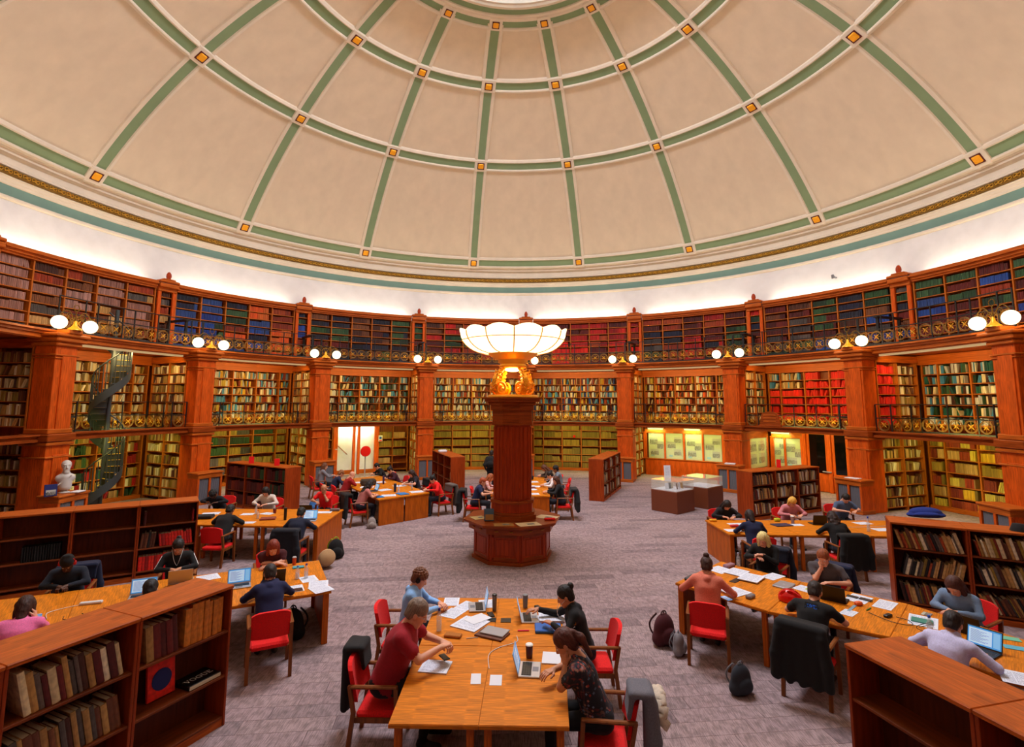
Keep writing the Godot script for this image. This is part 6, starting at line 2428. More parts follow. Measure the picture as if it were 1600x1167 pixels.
func build_people() -> void:
	proto = {"heads": {"near": head_arrays(0.0055), "far": head_arrays(0.008)}, "hands": [hand_arrays(0.25, 0.0042), hand_arrays(0.85, 0.0042)]}
	crowd = people_list()
	crowd_out.resize(crowd.size())
	var job := WorkerThreadPool.add_group_task(make_one, crowd.size(), 4)
	WorkerThreadPool.wait_for_group_task_completion(job)
	var hairs := {}
	for i in crowd.size():
		var q: Dictionary = crowd[i]
		var f: Vector2 = (q.f as Vector2).normalized()
		var sk := skin_mat(q.get("skin", 0))
		var mats := {SKIN: sk, TOP: patterned(q.pattern, q.top) if q.has("pattern") else cloth(lifted(q.top)), LEGS: cloth(q.get("legs", Color(0.09, 0.10, 0.15))), SHOES: flat("shoe_dark", Color(0.07, 0.06, 0.06), 0.6), LIPS: flat("lips%d" % q.get("skin", 0), shade(SKINS[q.get("skin", 0)], 0.75), 0.5), EYE: flat("eye_white", Color(0.85, 0.83, 0.80), 0.3), IRIS: flat("iris_dark", Color(0.08, 0.05, 0.04), 0.2)}
		var o := solo("person", mesh_of(crowd_out[i][0], mats), null, q.label, "person", Vector3(q.at.x, 0, q.at.y), atan2(f.x, f.y), "readers at the desks")
		o.scale = Vector3.ONE * float(q.get("size", 0.97))
		var hk: String = q.get("hair", "short")
		if hk != "bald":
			if not hairs.has(hk):
				hairs[hk] = mesh_of([hair_arrays(hk, 0.0075)], {0: M.black_plastic})
			var hc: Color = q.get("hc", Color(0.10, 0.06, 0.04))
			var h := part(o, "knit_cap" if hk == "beanie" else "hair", hairs[hk], cloth(hc) if hk == "beanie" else hair_mat(hc))
			h.transform = crowd_out[i][1]
		extras(o, q, crowd_out[i][1])
		if not q.get("stand", false) and q.get("chair", true):
			var bk: float = q.get("back", 0.06)
			var c := chair(q.at.x - f.x * bk, q.at.y - f.y * bk, atan2(f.x, f.y), "red-seated wooden chair of the %s" % q.who)
			if q.has("coat"):
				coat_on(c, q.coat, q.coat_label, q.get("low", false))
				if q.has("fur"):
					var mb := MB.new()
					var pts := []
					var rad := []
					for j in 25:
						var a := PI * j / 24.0
						pts.append(Vector3(0.20 * cos(a), 0.62 + 0.16 * sin(a), -0.50 - 0.02 * sin(j * 1.7)))
						rad.append(0.055 + 0.010 * sin(j * 2.9))
					mb.tube(pts, rad, 10)
					solo("fur_collar", mb.done(), cloth(Color(0.86, 0.80, 0.72)), "cream fur hood trim of the grey coat behind the floral top", "fur trim", c.position, c.rotation.y)


func hair_mat(c: Color) -> Material:
	var key := "hair_" + c.to_html(false)
	if M.has(key):
		return M[key]
	var m := flat(key, shade(c, 1.6), 0.62)
	if not cache.has("strands"):
		cache["strands"] = tex(noise_image(128, 128, 0.12, 91, 0.6, 1.2, Vector2i(1, 8)))
	m.albedo_texture = cache["strands"]
	m.uv1_triplanar = true
	m.uv1_scale = Vector3(5, 5, 5)
	m.heightmap_enabled = true
	m.heightmap_texture = cache["strands"]
	m.heightmap_scale = 0.3
	return m


# printed cloth: flower sprigs or stripes
func patterned(kind: String, base: Color) -> Material:
	var key := "cloth_" + kind
	if M.has(key):
		return M[key]
	var im := Image.create(128, 128, false, Image.FORMAT_RGB8)
	im.fill(base)
	var r := RandomNumberGenerator.new()
	r.seed = 12
	if kind == "stripe":
		for y in range(0, 128, 16):
			im.fill_rect(Rect2i(0, y, 128, 8), Color(0.85, 0.80, 0.78))
	else:
		for i in 60:
			var c: Color = [Color(0.72, 0.22, 0.16), Color(0.45, 0.52, 0.62), Color(0.75, 0.50, 0.40)][i % 3]
			var p := Vector2i(r.randi_range(4, 118), r.randi_range(4, 118))
			im.fill_rect(Rect2i(p.x, p.y + 2, 7, 3), c)
			im.fill_rect(Rect2i(p.x + 2, p.y, 3, 7), c)
	var m := flat(key, Color.WHITE, 0.9)
	m.albedo_texture = tex(im)
	m.uv1_triplanar = true
	m.uv1_scale = Vector3(2.6, 2.6, 2.6) if kind == "floral" else Vector3(3, 3, 3)
	return m


func lifted(c: Color) -> Color:
	return Color(minf(c.r * 1.25, 1), minf(c.g * 1.25, 1), minf(c.b * 1.25, 1))


func extras(o: Node3D, q: Dictionary, hx: Transform3D) -> void:
	if q.has("phones"):
		var mb := MB.new()
		var pts := []
		for i in 15:
			var a := PI * i / 14.0
			pts.append(hx * Vector3(0.096 * cos(a), 0.02 + 0.115 * sin(a), -0.01))
		mb.tube(pts, [0.009], 6)
		for s in [-1.0, 1.0]:
			mb.tube([hx * Vector3(s * 0.082, -0.005, -0.008), hx * Vector3(s * 0.108, -0.005, -0.008)], [0.036, 0.03], 12)
		part(o, "headphones", mb.done(), flat("phones_" + (q.phones as Color).to_html(false), q.phones, 0.4))
	if q.has("glasses"):
		var mb := MB.new()
		for s in [-1.0, 1.0]:
			var pts := []
			for i in 13:
				var a := TAU * i / 12.0
				pts.append(hx * Vector3(s * 0.033 + 0.024 * cos(a), 0.002 + 0.017 * sin(a), 0.105))
			mb.tube(pts, [0.0022], 4, false)
			mb.tube([hx * Vector3(s * 0.057, 0.006, 0.102), hx * Vector3(s * 0.082, 0.004, 0.0)], [0.0022], 4)
		mb.tube([hx * Vector3(-0.01, 0.004, 0.108), hx * Vector3(0.01, 0.004, 0.108)], [0.0022], 4)
		part(o, "glasses", mb.done(), M.silver)
	if q.has("wires"):
		for s in [-1.0, 1.0]:
			var mb := MB.new()
			var pts := []
			for i in 9:
				var f := i / 8.0
				pts.append((hx * Vector3(s * 0.08, -0.02, 0.02)).lerp(Vector3(0, 0.86, 0.24), f) + Vector3(0, -0.02, 0.09) * sin(f * PI))
			mb.tube(pts, [0.003], 4)
			part(o, "earphone_wire", mb.done(), M.white_plastic)
	if q.has("print"):
		# a patch printed on the back of the shirt, laid just over the cloth
		var lean: float = q.get("lean", 0.3)
		var im := noise_image(64, 64, 0.12, 17, 0.0, 1.0)
		var mk := Image.create(64, 64, false, Image.FORMAT_RGB8)
		for y in 64:
			for x in 64:
				mk.set_pixel(x, y, q.print if im.get_pixel(x, y).r > 0.5 and Vector2(x - 32, (y - 30) * 1.05).length() < 27 - 8 * sin(y * 0.5) else lifted(q.top))
		var pm := textured("shirt_print_" + (q.print as Color).to_html(false), mk, 0.9)
		var b := Basis(Vector3.RIGHT, lean) * Basis(Vector3.UP, PI)
		var p := part(o, "shirt_print", bx(0.15, 0.16, 0.004), pm)
		p.transform = Transform3D(b, Vector3(0, 0.575, 0) + Vector3(0, cos(lean), sin(lean)) * 0.38 - Vector3(0, -sin(lean), cos(lean)) * 0.112)
	if q.has("sleeve_mark"):
		var lean: float = q.get("lean", 0.3)
		var so := Vector3(0, 0.575, 0) + Vector3(0, cos(lean), sin(lean)) * 0.435 + Vector3(0.177, 0, 0)
		var el := elbow(so, q.l + Vector3(0, 0.035, 0), 0.30, 0.265, Vector3(0.55, -0.75, -0.25))
		var out := Vector3(0.9, 0.3, -0.3).normalized() * 0.056
		var mb := MB.new()
		for k in 5:
			var c0 := so.lerp(el, 0.42 + k * 0.11) + out
			mb.tube([c0 + Vector3(0, 0.012, -0.028), c0 + Vector3(0, -0.004, 0.002), c0 + Vector3(0, 0.014 - 0.02 * (k % 2), 0.03)], [0.005], 4)
		part(o, "sleeve_lettering", mb.done(), M.white_plastic)
		mb = MB.new()
		var c1 := so.lerp(el, 0.28) + out
		for k in 3:
			mb.tube([c1 + Vector3(0, -0.012, (k - 1) * 0.018), c1 + Vector3(0, 0.02, (k - 1) * 0.022)], [0.008, 0.003], 5)
		part(o, "sleeve_crown", mb.done(), M.brass)
	if q.has("stripes"):
		for s in [-1.0, 1.0]:
			var lean: float = q.get("lean", 0.3)
			var sh := Vector3(0, 0.575, 0) + Vector3(0, cos(lean), sin(lean)) * 0.435
			var t: Vector3 = q.get("l" if s > 0 else "r", Vector3(s * 0.14, 0.78, 0.46))
			var so: Vector3 = sh + Vector3(s * 0.177, 0, 0)
			var el := elbow(so, t, 0.30, 0.265, Vector3(s * 0.55, -0.75, -0.25))
			if el.y < 0.825:
				el += Vector3(s * minf(0.825 - el.y, 0.035), 0, 0)
				el.y = 0.825
			for k in 3:
				var mb := MB.new()
				var out := Vector3(s, 0.5, -0.25 + 0.3 * k).normalized() * 0.058
				mb.tube([sh + Vector3(s * 0.07, 0.062, -0.02 + 0.018 * k), so + out, so.lerp(el, 0.5) + out * 0.92, el + out * 0.8], [0.005], 4)
				part(o, "white_stripe", mb.done(), M.white_plastic)


# a coat hung over a chair's back
func coat_on(c: Node3D, col: Color, label: String, low := false) -> void:
	var key := "coat_low" if low else "coat"
	if not proto.has(key):
		var g := SDF.new(Vector3(-0.42, 0.08, -0.56), Vector3(0.42, 0.97, 0.0), 0.016)
		# cloth over the back rest: a wide sheet of folds behind, a fold over the top, a short flap in front
		var n := 7 if low else 13
		for i in n:
			var x := (0.02 if low else -0.24) + i * 0.04
			var wob := 0.010 * sin(i * 1.9)
			g.cap(Vector3(x, 0.865, -0.392), Vector3(x * 1.10, 0.30 + wob * 4.0, -0.398 + wob), 0.036, 0.038, 0.05, 0)
			g.cap(Vector3(x, 0.890, -0.385), Vector3(x, 0.890, -0.245), 0.030, 0.028, 0.04, 0)
			g.cap(Vector3(x, 0.885, -0.240), Vector3(x, 0.70, -0.205), 0.026, 0.020, 0.03, 0)
		for s in ([1.0] if low else [-1.0, 1.0]):
			g.cap(Vector3(s * 0.23, 0.80, -0.41), Vector3(s * 0.28, 0.54, -0.43), 0.05, 0.05, 0.05, 0)
			g.cap(Vector3(s * 0.28, 0.54, -0.43), Vector3(s * 0.29, 0.30, -0.43), 0.05, 0.045, 0.04, 0)
		proto[key] = mesh_of([g.arrays()], {0: M.black_plastic})
	solo("coat", proto[key], cloth(col), label, "coat", c.position, c.rotation.y, "coats hung on chairs")


func people_list() -> Array:
	var a := []
	a.append({"who": "maroon polo reader", "label": "grey-haired person in maroon polo shirt and glasses holding a phone", "at": Vector2(-1.20, 7.85), "f": Vector2(1.00, 0.00), "lean": 0.376, "cell": 0.0125, "seed": 3, "top": Color(0.5, 0.03, 0.1), "hc": Color(0.36, 0.31, 0.27), "sleeve": false, "l": Vector3(0.10, 0.80, 0.50), "r": Vector3(-0.02, 0.80, 0.50), "rgrip": true, "lgrip": true, "glasses": true, "hp": 0.5, "fat": 1.2, "legs": Color(0.06, 0.06, 0.075), "low": true, "size": 1.1, "coat": Color(0.09, 0.09, 0.1), "coat_label": "dark grey jacket on the chair of the maroon polo reader"})
	a.append({"who": "blue hoodie reader", "label": "person in pale blue hoodie with dark headphones looking at a phone", "at": Vector2(-1.30, 6.39), "f": Vector2(1.00, 0.00), "lean": 0.16, "cell": 0.0125, "seed": 4, "top": Color(0.46, 0.62, 0.8), "hc": Color(0.3, 0.17, 0.09), "hood": true, "l": Vector3(0.05, 0.80, 0.42), "r": Vector3(-0.06, 0.78, 0.42), "rgrip": true, "phones": Color(0.035, 0.035, 0.04), "hp": 0.45, "hair": "curly", "back": 0.1})
	a.append({"who": "black hoodie reader", "label": "person in black hoodie, hair in a knot, reaching across the desk", "at": Vector2(0.95, 6.93), "f": Vector2(-1.00, 0.00), "lean": 0.3, "cell": 0.0125, "seed": 5, "top": Color(0.035, 0.035, 0.04), "hc": Color(0.05, 0.035, 0.03), "hood": true, "l": Vector3(0.10, 0.825, 0.40), "r": Vector3(-0.32, 0.89, 0.56), "wires": true, "sleeve_mark": true, "hp": 0.4, "hair": "knot", "back": 0.12, "skin": 1})
	a.append({"who": "floral top reader", "label": "person in dark floral top leaning on one hand over a page", "at": Vector2(0.91, 8.36), "f": Vector2(-1.00, -0.10), "lean": 0.42, "cell": 0.0125, "seed": 6, "top": Color(0.12, 0.12, 0.16), "hc": Color(0.22, 0.09, 0.05), "l": Vector3(0.06, 0.98, 0.28), "lup": true, "r": Vector3(-0.16, 0.78, 0.40), "hp": 0.6, "hair": "pony", "skin": 1, "sleeve": false, "low": true, "fur": true, "pattern": "floral", "size": 1.04, "legs": Color(0.06, 0.06, 0.075), "coat": Color(0.42, 0.42, 0.46), "coat_label": "grey coat with fur trim on the chair of the floral top"})
	a.append({"who": "pink jumper reader", "label": "person in pink jumper resting head on one hand, seen from behind", "at": Vector2(-5.46, 7.62), "f": Vector2(-0.47, -0.88), "lean": 0.546, "cell": 0.0125, "seed": 7, "top": Color(0.78, 0.38, 0.56), "hc": Color(0.16, 0.075, 0.045), "r": Vector3(-0.12, 0.98, 0.30), "rup": true, "hp": 0.45, "hair": "bob"})
	a.append({"who": "quilted jacket reader", "label": "person in dark quilted jacket and black knit cap bent over clasped hands", "at": Vector2(-6.68, 5.43), "f": Vector2(0.47, 0.88), "lean": 0.46, "cell": 0.015, "seed": 8, "top": Color(0.05, 0.08, 0.13), "hc": Color(0.035, 0.035, 0.04), "hair": "beanie", "skin": 3, "fat": 1.12, "hp": 0.7, "l": Vector3(0.05, 0.78, 0.44), "r": Vector3(-0.05, 0.78, 0.44), "lgrip": true, "rgrip": true, "phones": Color(0.75, 0.04, 0.03), "coat": Color(0.05, 0.09, 0.22), "coat_label": "navy coat on the chair of the quilted jacket reader"})
	a.append({"who": "tracksuit reader", "label": "person in black tracksuit top with white sleeve stripes and earphones", "at": Vector2(-5.51, 4.69), "f": Vector2(0.47, 0.88), "lean": 0.3, "cell": 0.015, "seed": 9, "top": Color(0.035, 0.035, 0.04), "hc": Color(0.05, 0.03, 0.03), "hair": "knot", "hp": 0.6, "stripes": true, "wires": true, "skin": 1, "l": Vector3(0.06, 0.80, 0.40), "r": Vector3(-0.06, 0.80, 0.40), "rgrip": true})
	a.append({"who": "hidden reader", "label": "person hidden behind the folio bookcase, only dark cropped hair showing", "at": Vector2(-4.40, 7.02), "f": Vector2(-0.47, -0.88), "lean": 0.508, "cell": 0.0125, "seed": 10, "top": Color(0.1, 0.1, 0.11), "hc": Color(0.07, 0.04, 0.03), "hp": 0.5})
	a.append({"who": "navy hoodie reader", "label": "person in navy hooded top at an open laptop, seen from behind", "at": Vector2(-3.18, 6.33), "f": Vector2(-0.47, -0.88), "lean": 0.508, "cell": 0.0125, "seed": 11, "top": Color(0.06, 0.08, 0.22), "hc": Color(0.09, 0.06, 0.045), "hood": true, "hp": 0.45, "l": Vector3(0.14, 0.78, 0.46), "r": Vector3(-0.10, 0.78, 0.48), "back": 0.14})
	a.append({"who": "maroon jumper reader", "label": "red-haired person in maroon jumper leaning on folded arms", "at": Vector2(-4.14, 4.28), "f": Vector2(0.47, 0.88), "lean": 0.588, "cell": 0.015, "seed": 12, "top": Color(0.22, 0.03, 0.05), "hc": Color(0.36, 0.13, 0.07), "hair": "long", "sleeve": false, "hp": 0.65, "l": Vector3(-0.06, 0.77, 0.44), "r": Vector3(0.08, 0.77, 0.40)})
	a.append({"who": "sleeping reader", "label": "person in dark jacket slumped face down at the far end desk", "at": Vector2(-8.17, -1.23), "f": Vector2(0.00, 1.00), "lean": 0.75, "cell": 0.019, "seed": 13, "top": Color(0.03, 0.035, 0.07), "hc": Color(0.035, 0.035, 0.04), "hp": 0.9, "hair": "curly", "skin": 3, "l": Vector3(0.16, 0.77, 0.46), "r": Vector3(-0.16, 0.77, 0.46)})
	a.append({"who": "black jacket reader", "label": "person in black padded jacket bent over a sheet, seen from behind", "at": Vector2(-6.39, 1.93), "f": Vector2(0.00, -1.00), "lean": 0.608, "cell": 0.019, "seed": 14, "top": Color(0.035, 0.035, 0.04), "hc": Color(0.035, 0.035, 0.04), "fat": 1.15, "hp": 0.6, "skin": 2, "legs": Color(0.06, 0.06, 0.075)})
	a.append({"who": "white jumper reader", "label": "dark-haired person in white jumper writing beside a red mug", "at": Vector2(-6.67, -0.95), "f": Vector2(0.00, 1.00), "lean": 0.42, "cell": 0.019, "seed": 15, "top": Color(0.72, 0.68, 0.64), "hc": Color(0.05, 0.04, 0.035), "hp": 0.75, "rgrip": true, "hair": "bob"})
	a.append({"who": "navy jacket reader", "label": "person in navy jacket at a laptop at the desk corner, seen from behind", "at": Vector2(-4.59, 2.31), "f": Vector2(0.00, -1.00), "lean": 0.5, "cell": 0.019, "seed": 16, "top": Color(0.055, 0.075, 0.16), "hc": Color(0.05, 0.04, 0.04), "hp": 0.5, "fat": 1.1, "coat": Color(0.06, 0.08, 0.13), "coat_label": "dark blue rucksack coat on the chair by the desk corner"})
	a.append({"who": "orange-red tee reader", "label": "bald person in bright red T-shirt, hand over mouth", "at": Vector2(-5.26, -1.37), "f": Vector2(0.00, 1.00), "lean": 0.36, "cell": 0.019, "seed": 17, "top": Color(0.8, 0.05, 0.03), "hair": "bald", "sleeve": false, "skin": 1, "l": Vector3(0.03, 1.00, 0.28), "lup": true, "hp": 0.45})
	a.append({"who": "grey jumper reader", "label": "long-haired person in grey jumper turning with a phone near the doorway", "at": Vector2(-7.18, -5.95), "f": Vector2(0.83, -0.56), "lean": 0.14, "cell": 0.019, "seed": 18, "top": Color(0.42, 0.42, 0.45), "hc": Color(0.3, 0.18, 0.11), "hair": "long", "hp": 0.2, "hy": -0.4})
	a.append({"who": "blue fleece reader", "label": "person in dark blue fleece behind the red jumper", "at": Vector2(-6.15, -4.25), "f": Vector2(0.83, -0.56), "lean": 0.45, "cell": 0.019, "seed": 19, "top": Color(0.05, 0.09, 0.2), "hc": Color(0.4, 0.25, 0.13), "hp": 0.6})
	a.append({"who": "dark red jumper reader", "label": "bald person in dark red jumper holding head in both hands", "at": Vector2(-5.62, -3.86), "f": Vector2(0.83, -0.56), "lean": 0.388, "cell": 0.019, "seed": 20, "top": Color(0.5, 0.03, 0.04), "hair": "bald", "l": Vector3(0.07, 1.02, 0.26), "r": Vector3(-0.07, 1.02, 0.26), "lup": true, "rup": true, "hp": 0.6})
	a.append({"who": "wavy-haired reader", "label": "person with long dark wavy hair and bare arms at the desk corner", "at": Vector2(-4.46, -1.83), "f": Vector2(0.83, -0.56), "lean": 0.42, "cell": 0.019, "seed": 21, "top": Color(0.62, 0.36, 0.34), "hc": Color(0.07, 0.04, 0.035), "hair": "wavy", "sleeve": false, "hp": 0.55, "coat": Color(0.035, 0.035, 0.04), "coat_label": "black coat on the chair of the wavy-haired reader"})
	a.append({"who": "black coat reader", "label": "person in black coat at the doorway end of the far desk", "at": Vector2(-5.05, -6.95), "f": Vector2(-0.83, 0.56), "lean": 0.528, "cell": 0.019, "seed": 22, "top": Color(0.035, 0.035, 0.04), "hc": Color(0.035, 0.035, 0.04), "hp": 0.6})
	a.append({"who": "plum jumper reader", "label": "dark-haired person in plum jumper writing near the doorway", "at": Vector2(-4.27, -5.81), "f": Vector2(-0.83, 0.56), "lean": 0.51, "cell": 0.019, "seed": 23, "top": Color(0.2, 0.03, 0.1), "hc": Color(0.07, 0.04, 0.04), "hp": 0.7, "hair": "knot"})
	a.append({"who": "dark vest reader", "label": "long-haired person in dark short-sleeved top writing, coat behind", "at": Vector2(-3.30, -4.55), "f": Vector2(-0.83, 0.56), "lean": 0.35, "cell": 0.019, "seed": 24, "top": Color(0.1, 0.09, 0.13), "hc": Color(0.13, 0.07, 0.05), "hair": "long", "sleeve": false, "hp": 0.6, "coat": Color(0.035, 0.035, 0.04), "coat_label": "black coat on the chair of the dark vest reader"})
	a.append({"who": "scarlet cardigan reader", "label": "dark-haired person in scarlet cardigan at the inner desk end", "at": Vector2(-2.35, -3.35), "f": Vector2(-0.83, 0.56), "lean": 0.42, "cell": 0.019, "seed": 25, "top": Color(0.78, 0.04, 0.03), "hc": Color(0.06, 0.05, 0.05), "hair": "knot", "hp": 0.6, "coat": Color(0.35, 0.32, 0.3), "coat_label": "grey coat trailing from the chair of the scarlet cardigan"})
	a.append({"who": "navy tee reader", "label": "ginger person in navy T-shirt left of the lamp column", "at": Vector2(-1.18, -2.55), "f": Vector2(1.00, 0.00), "lean": 0.32, "cell": 0.019, "seed": 26, "top": Color(0.06, 0.09, 0.22), "hc": Color(0.45, 0.2, 0.09), "sleeve": false, "hp": 0.4, "coat": Color(0.035, 0.035, 0.04), "coat_label": "black quilted jacket on the chair of the navy tee reader"})
	a.append({"who": "striped top reader", "label": "person in red and white top half hidden by the lamp column", "at": Vector2(-1.05, -3.60), "f": Vector2(1.00, 0.00), "lean": 0.4, "cell": 0.019, "seed": 27, "top": Color(0.72, 0.2, 0.18), "pattern": "stripe", "hc": Color(0.42, 0.22, 0.1), "hair": "long", "hp": 0.5})
	a.append({"who": "walker", "label": "person in dark coat with rucksack walking away behind the lamp column", "at": Vector2(-0.98, -7.60), "f": Vector2(0.20, -0.98), "lean": 0.03, "cell": 0.019, "seed": 28, "top": Color(0.09, 0.08, 0.08), "stand": true, "hp": 0.1, "hc": Color(0.1, 0.07, 0.05), "l": Vector3(0.22, 0.86, 0.08), "r": Vector3(-0.22, 0.86, 0.02)})
	a.append({"who": "grey cardigan reader", "label": "dark-haired person in grey cardigan at the far end beyond the column", "at": Vector2(1.62, -5.60), "f": Vector2(-1.00, 0.00), "lean": 0.2, "cell": 0.019, "seed": 29, "top": Color(0.38, 0.42, 0.46), "hc": Color(0.035, 0.035, 0.04), "hair": "curly", "skin": 2, "hp": 0.3})
	a.append({"who": "white top reader", "label": "dark-haired person in white top right of the lamp column", "at": Vector2(1.42, -4.20), "f": Vector2(-1.00, 0.00), "lean": 0.36, "cell": 0.019, "seed": 30, "top": Color(0.74, 0.72, 0.72), "hc": Color(0.05, 0.035, 0.03), "hair": "knot", "hp": 0.55})
	a.append({"who": "black top reader", "label": "brown-haired person in black top right of the lamp column, looking round", "at": Vector2(1.45, -2.85), "f": Vector2(-1.00, 0.00), "lean": 0.22, "cell": 0.019, "seed": 31, "top": Color(0.06, 0.06, 0.075), "hc": Color(0.22, 0.11, 0.06), "hair": "long", "hp": 0.3, "hy": 0.5, "coat": Color(0.12, 0.12, 0.13), "coat_label": "charcoal coat on the chair of the black top reader"})
	a.append({"who": "brown-haired reader", "label": "brown-haired person bent low at the far end beyond the column", "at": Vector2(1.40, -6.50), "f": Vector2(-1.00, 0.00), "lean": 0.5, "cell": 0.019, "seed": 32, "top": Color(0.22, 0.16, 0.12), "hc": Color(0.26, 0.14, 0.07), "hair": "long", "hp": 0.8})
	a.append({"who": "dark-haired writer", "label": "person with long dark hair bent low over a sheet by the glass cases", "at": Vector2(5.18, 0.19), "f": Vector2(0.00, 1.00), "lean": 0.58, "cell": 0.019, "seed": 33, "top": Color(0.06, 0.05, 0.06), "hc": Color(0.08, 0.04, 0.03), "hair": "long", "hp": 0.95, "rgrip": true})
	a.append({"who": "navy anorak reader", "label": "person in navy anorak with pink phone, seen from behind", "at": Vector2(5.07, 2.32), "f": Vector2(0.00, -1.00), "lean": 0.38, "cell": 0.019, "seed": 34, "top": Color(0.05, 0.08, 0.2), "hc": Color(0.1, 0.05, 0.04), "hair": "bob", "hp": 0.5, "back": 0.12})
	a.append({"who": "blonde reader", "label": "blonde person in pink jumper writing before the tan books", "at": Vector2(6.90, -0.06), "f": Vector2(0.00, 1.00), "lean": 0.46, "cell": 0.019, "seed": 35, "top": Color(0.66, 0.4, 0.42), "hc": Color(0.72, 0.48, 0.2), "hair": "bob", "hp": 0.85, "rgrip": true})
	a.append({"who": "slate shirt reader", "label": "dark-haired person in slate blue shirt writing at the outer end", "at": Vector2(8.54, -0.60), "f": Vector2(0.00, 1.00), "lean": 0.46, "cell": 0.019, "seed": 36, "top": Color(0.26, 0.32, 0.42), "hc": Color(0.06, 0.04, 0.03), "hp": 0.8, "sleeve": false, "rgrip": true, "broad": 1.12})
	a.append({"who": "black jumper reader", "label": "curly-haired person in black jumper, seen from behind, coat on chair", "at": Vector2(6.80, 2.36), "f": Vector2(0.00, -1.00), "lean": 0.44, "cell": 0.019, "seed": 37, "top": Color(0.035, 0.035, 0.04), "hc": Color(0.12, 0.06, 0.04), "hair": "wavy", "hp": 0.45, "coat": Color(0.035, 0.035, 0.04), "coat_label": "black coat on the chair of the curly-haired reader"})
	a.append({"who": "peach top reader", "label": "person with a high bun and peach top, seen from behind", "at": Vector2(2.82, 5.87), "f": Vector2(0.35, -0.94), "lean": 0.26, "cell": 0.0125, "seed": 38, "top": Color(0.72, 0.4, 0.32), "hc": Color(0.17, 0.08, 0.04), "hair": "bun", "hp": 0.4, "hood": true, "legs": Color(0.06, 0.06, 0.075), "back": 0.12, "r": Vector3(-0.2, 0.80, 0.38), "l": Vector3(0.2, 0.80, 0.38)})
	a.append({"who": "blonde phone reader", "label": "blonde person in black jumper holding a phone to the chin", "at": Vector2(4.53, 3.99), "f": Vector2(-0.66, 0.75), "lean": 0.24, "cell": 0.015, "seed": 39, "top": Color(0.035, 0.035, 0.04), "hc": Color(0.74, 0.58, 0.38), "hair": "long", "hp": 0.5, "l": Vector3(0.02, 0.93, 0.30), "r": Vector3(-0.10, 0.84, 0.30), "lgrip": true, "coat": Color(0.07, 0.1, 0.18), "coat_label": "navy jacket on the chair of the blonde phone reader"})
	a.append({"who": "grey tee reader", "label": "person in grey T-shirt resting mouth on fist, facing a laptop", "at": Vector2(5.02, 4.98), "f": Vector2(-0.66, 0.75), "lean": 0.34, "cell": 0.015, "seed": 40, "top": Color(0.25, 0.23, 0.24), "hc": Color(0.38, 0.19, 0.08), "sleeve": false, "broad": 1.15, "hp": 0.4, "r": Vector3(-0.03, 1.01, 0.27), "rup": true, "l": Vector3(0.12, 0.78, 0.36), "coat": Color(0.06, 0.1, 0.24), "coat_label": "navy jacket on the chair of the grey tee reader"})
	a.append({"who": "black tee reader", "label": "person in black T-shirt with blue print on the back, bent over notes", "at": Vector2(3.75, 6.79), "f": Vector2(0.66, -0.75), "lean": 0.508, "cell": 0.0125, "seed": 41, "top": Color(0.035, 0.035, 0.04), "hc": Color(0.1, 0.06, 0.04), "sleeve": false, "broad": 1.15, "hp": 0.55, "print": Color(0.03, 0.35, 0.8), "coat": Color(0.05, 0.05, 0.06), "coat_label": "long black coat with grey lining on the chair of the black tee"})
	a.append({"who": "grey-blue jumper reader", "label": "long-haired person in grey-blue jumper reading before the leaning books", "at": Vector2(6.13, 6.20), "f": Vector2(-0.86, 0.51), "lean": 0.4, "cell": 0.015, "seed": 42, "top": Color(0.36, 0.44, 0.54), "hc": Color(0.2, 0.09, 0.06), "hair": "long", "hp": 0.7, "l": Vector3(0.05, 0.79, 0.42), "r": Vector3(-0.04, 0.79, 0.40), "rgrip": true})
	a.append({"who": "white shirt reader", "label": "person in white shirt at a large laptop, seen from behind", "at": Vector2(4.65, 7.70), "f": Vector2(0.86, -0.51), "lean": 0.444, "cell": 0.0125, "seed": 43, "top": Color(0.66, 0.66, 0.78), "hc": Color(0.08, 0.045, 0.035), "hp": 0.45, "broad": 1.12, "collar": true, "l": Vector3(0.20, 0.78, 0.40), "r": Vector3(-0.22, 0.78, 0.46)})
	return a


# ---------- things on the desks ----------

const TOP_Y := 0.7405

func laptop(x: float, z: float, turn: float, label: String, open := 1.9, dark := false, y := TOP_Y) -> void:
	var t := thing("laptop", label, "laptop", Vector3(x, y, z), turn, "laptops on the desks")
	var shell: Material = M.black_plastic if dark else M.silver
	part(t, "base", bx(0.32, 0.018, 0.22, 0.005), shell, Vector3(0, 0.009, 0))
	if open < 0.1:
		part(t, "lid", bx(0.32, 0.008, 0.22, 0.003), shell, Vector3(0, 0.023, 0))
		part(t, "emblem", bx(0.03, 0.002, 0.03), M.white_plastic, Vector3(0, 0.028, 0))
		return
	var kb := part(t, "keyboard", bx(0.27, 0.003, 0.10), M.grey_plastic if dark else M.black_plastic, Vector3(0, 0.0195, -0.03))
	var mb := MB.new()
	for r in 4:
		for c in 12:
			mb.box(Vector3(0.018, 0.003, 0.018), Transform3D(Basis(), Vector3(-0.121 + c * 0.022, 0.003, -0.036 + r * 0.024)))
	part(kb, "keys", mb.done(), M.black_plastic)
	part(t, "touchpad", bx(0.09, 0.002, 0.06), M.grey_plastic, Vector3(0, 0.019, 0.06))
	# the lid turns about its hinge at the back
	var b := Basis(Vector3.RIGHT, PI / 2 - open + PI / 2)
	var lid := part(t, "lid", bx(0.32, 0.21, 0.008, 0.002), shell)
	lid.transform = Transform3D(Basis(Vector3.RIGHT, -(open - PI / 2)), Vector3(0, 0.018, -0.11)) * Transform3D(Basis(), Vector3(0, 0.105, 0))
	part(lid, "screen", bx(0.30, 0.185, 0.002), M.laptop_screen, Vector3(0, 0.002, 0.005))


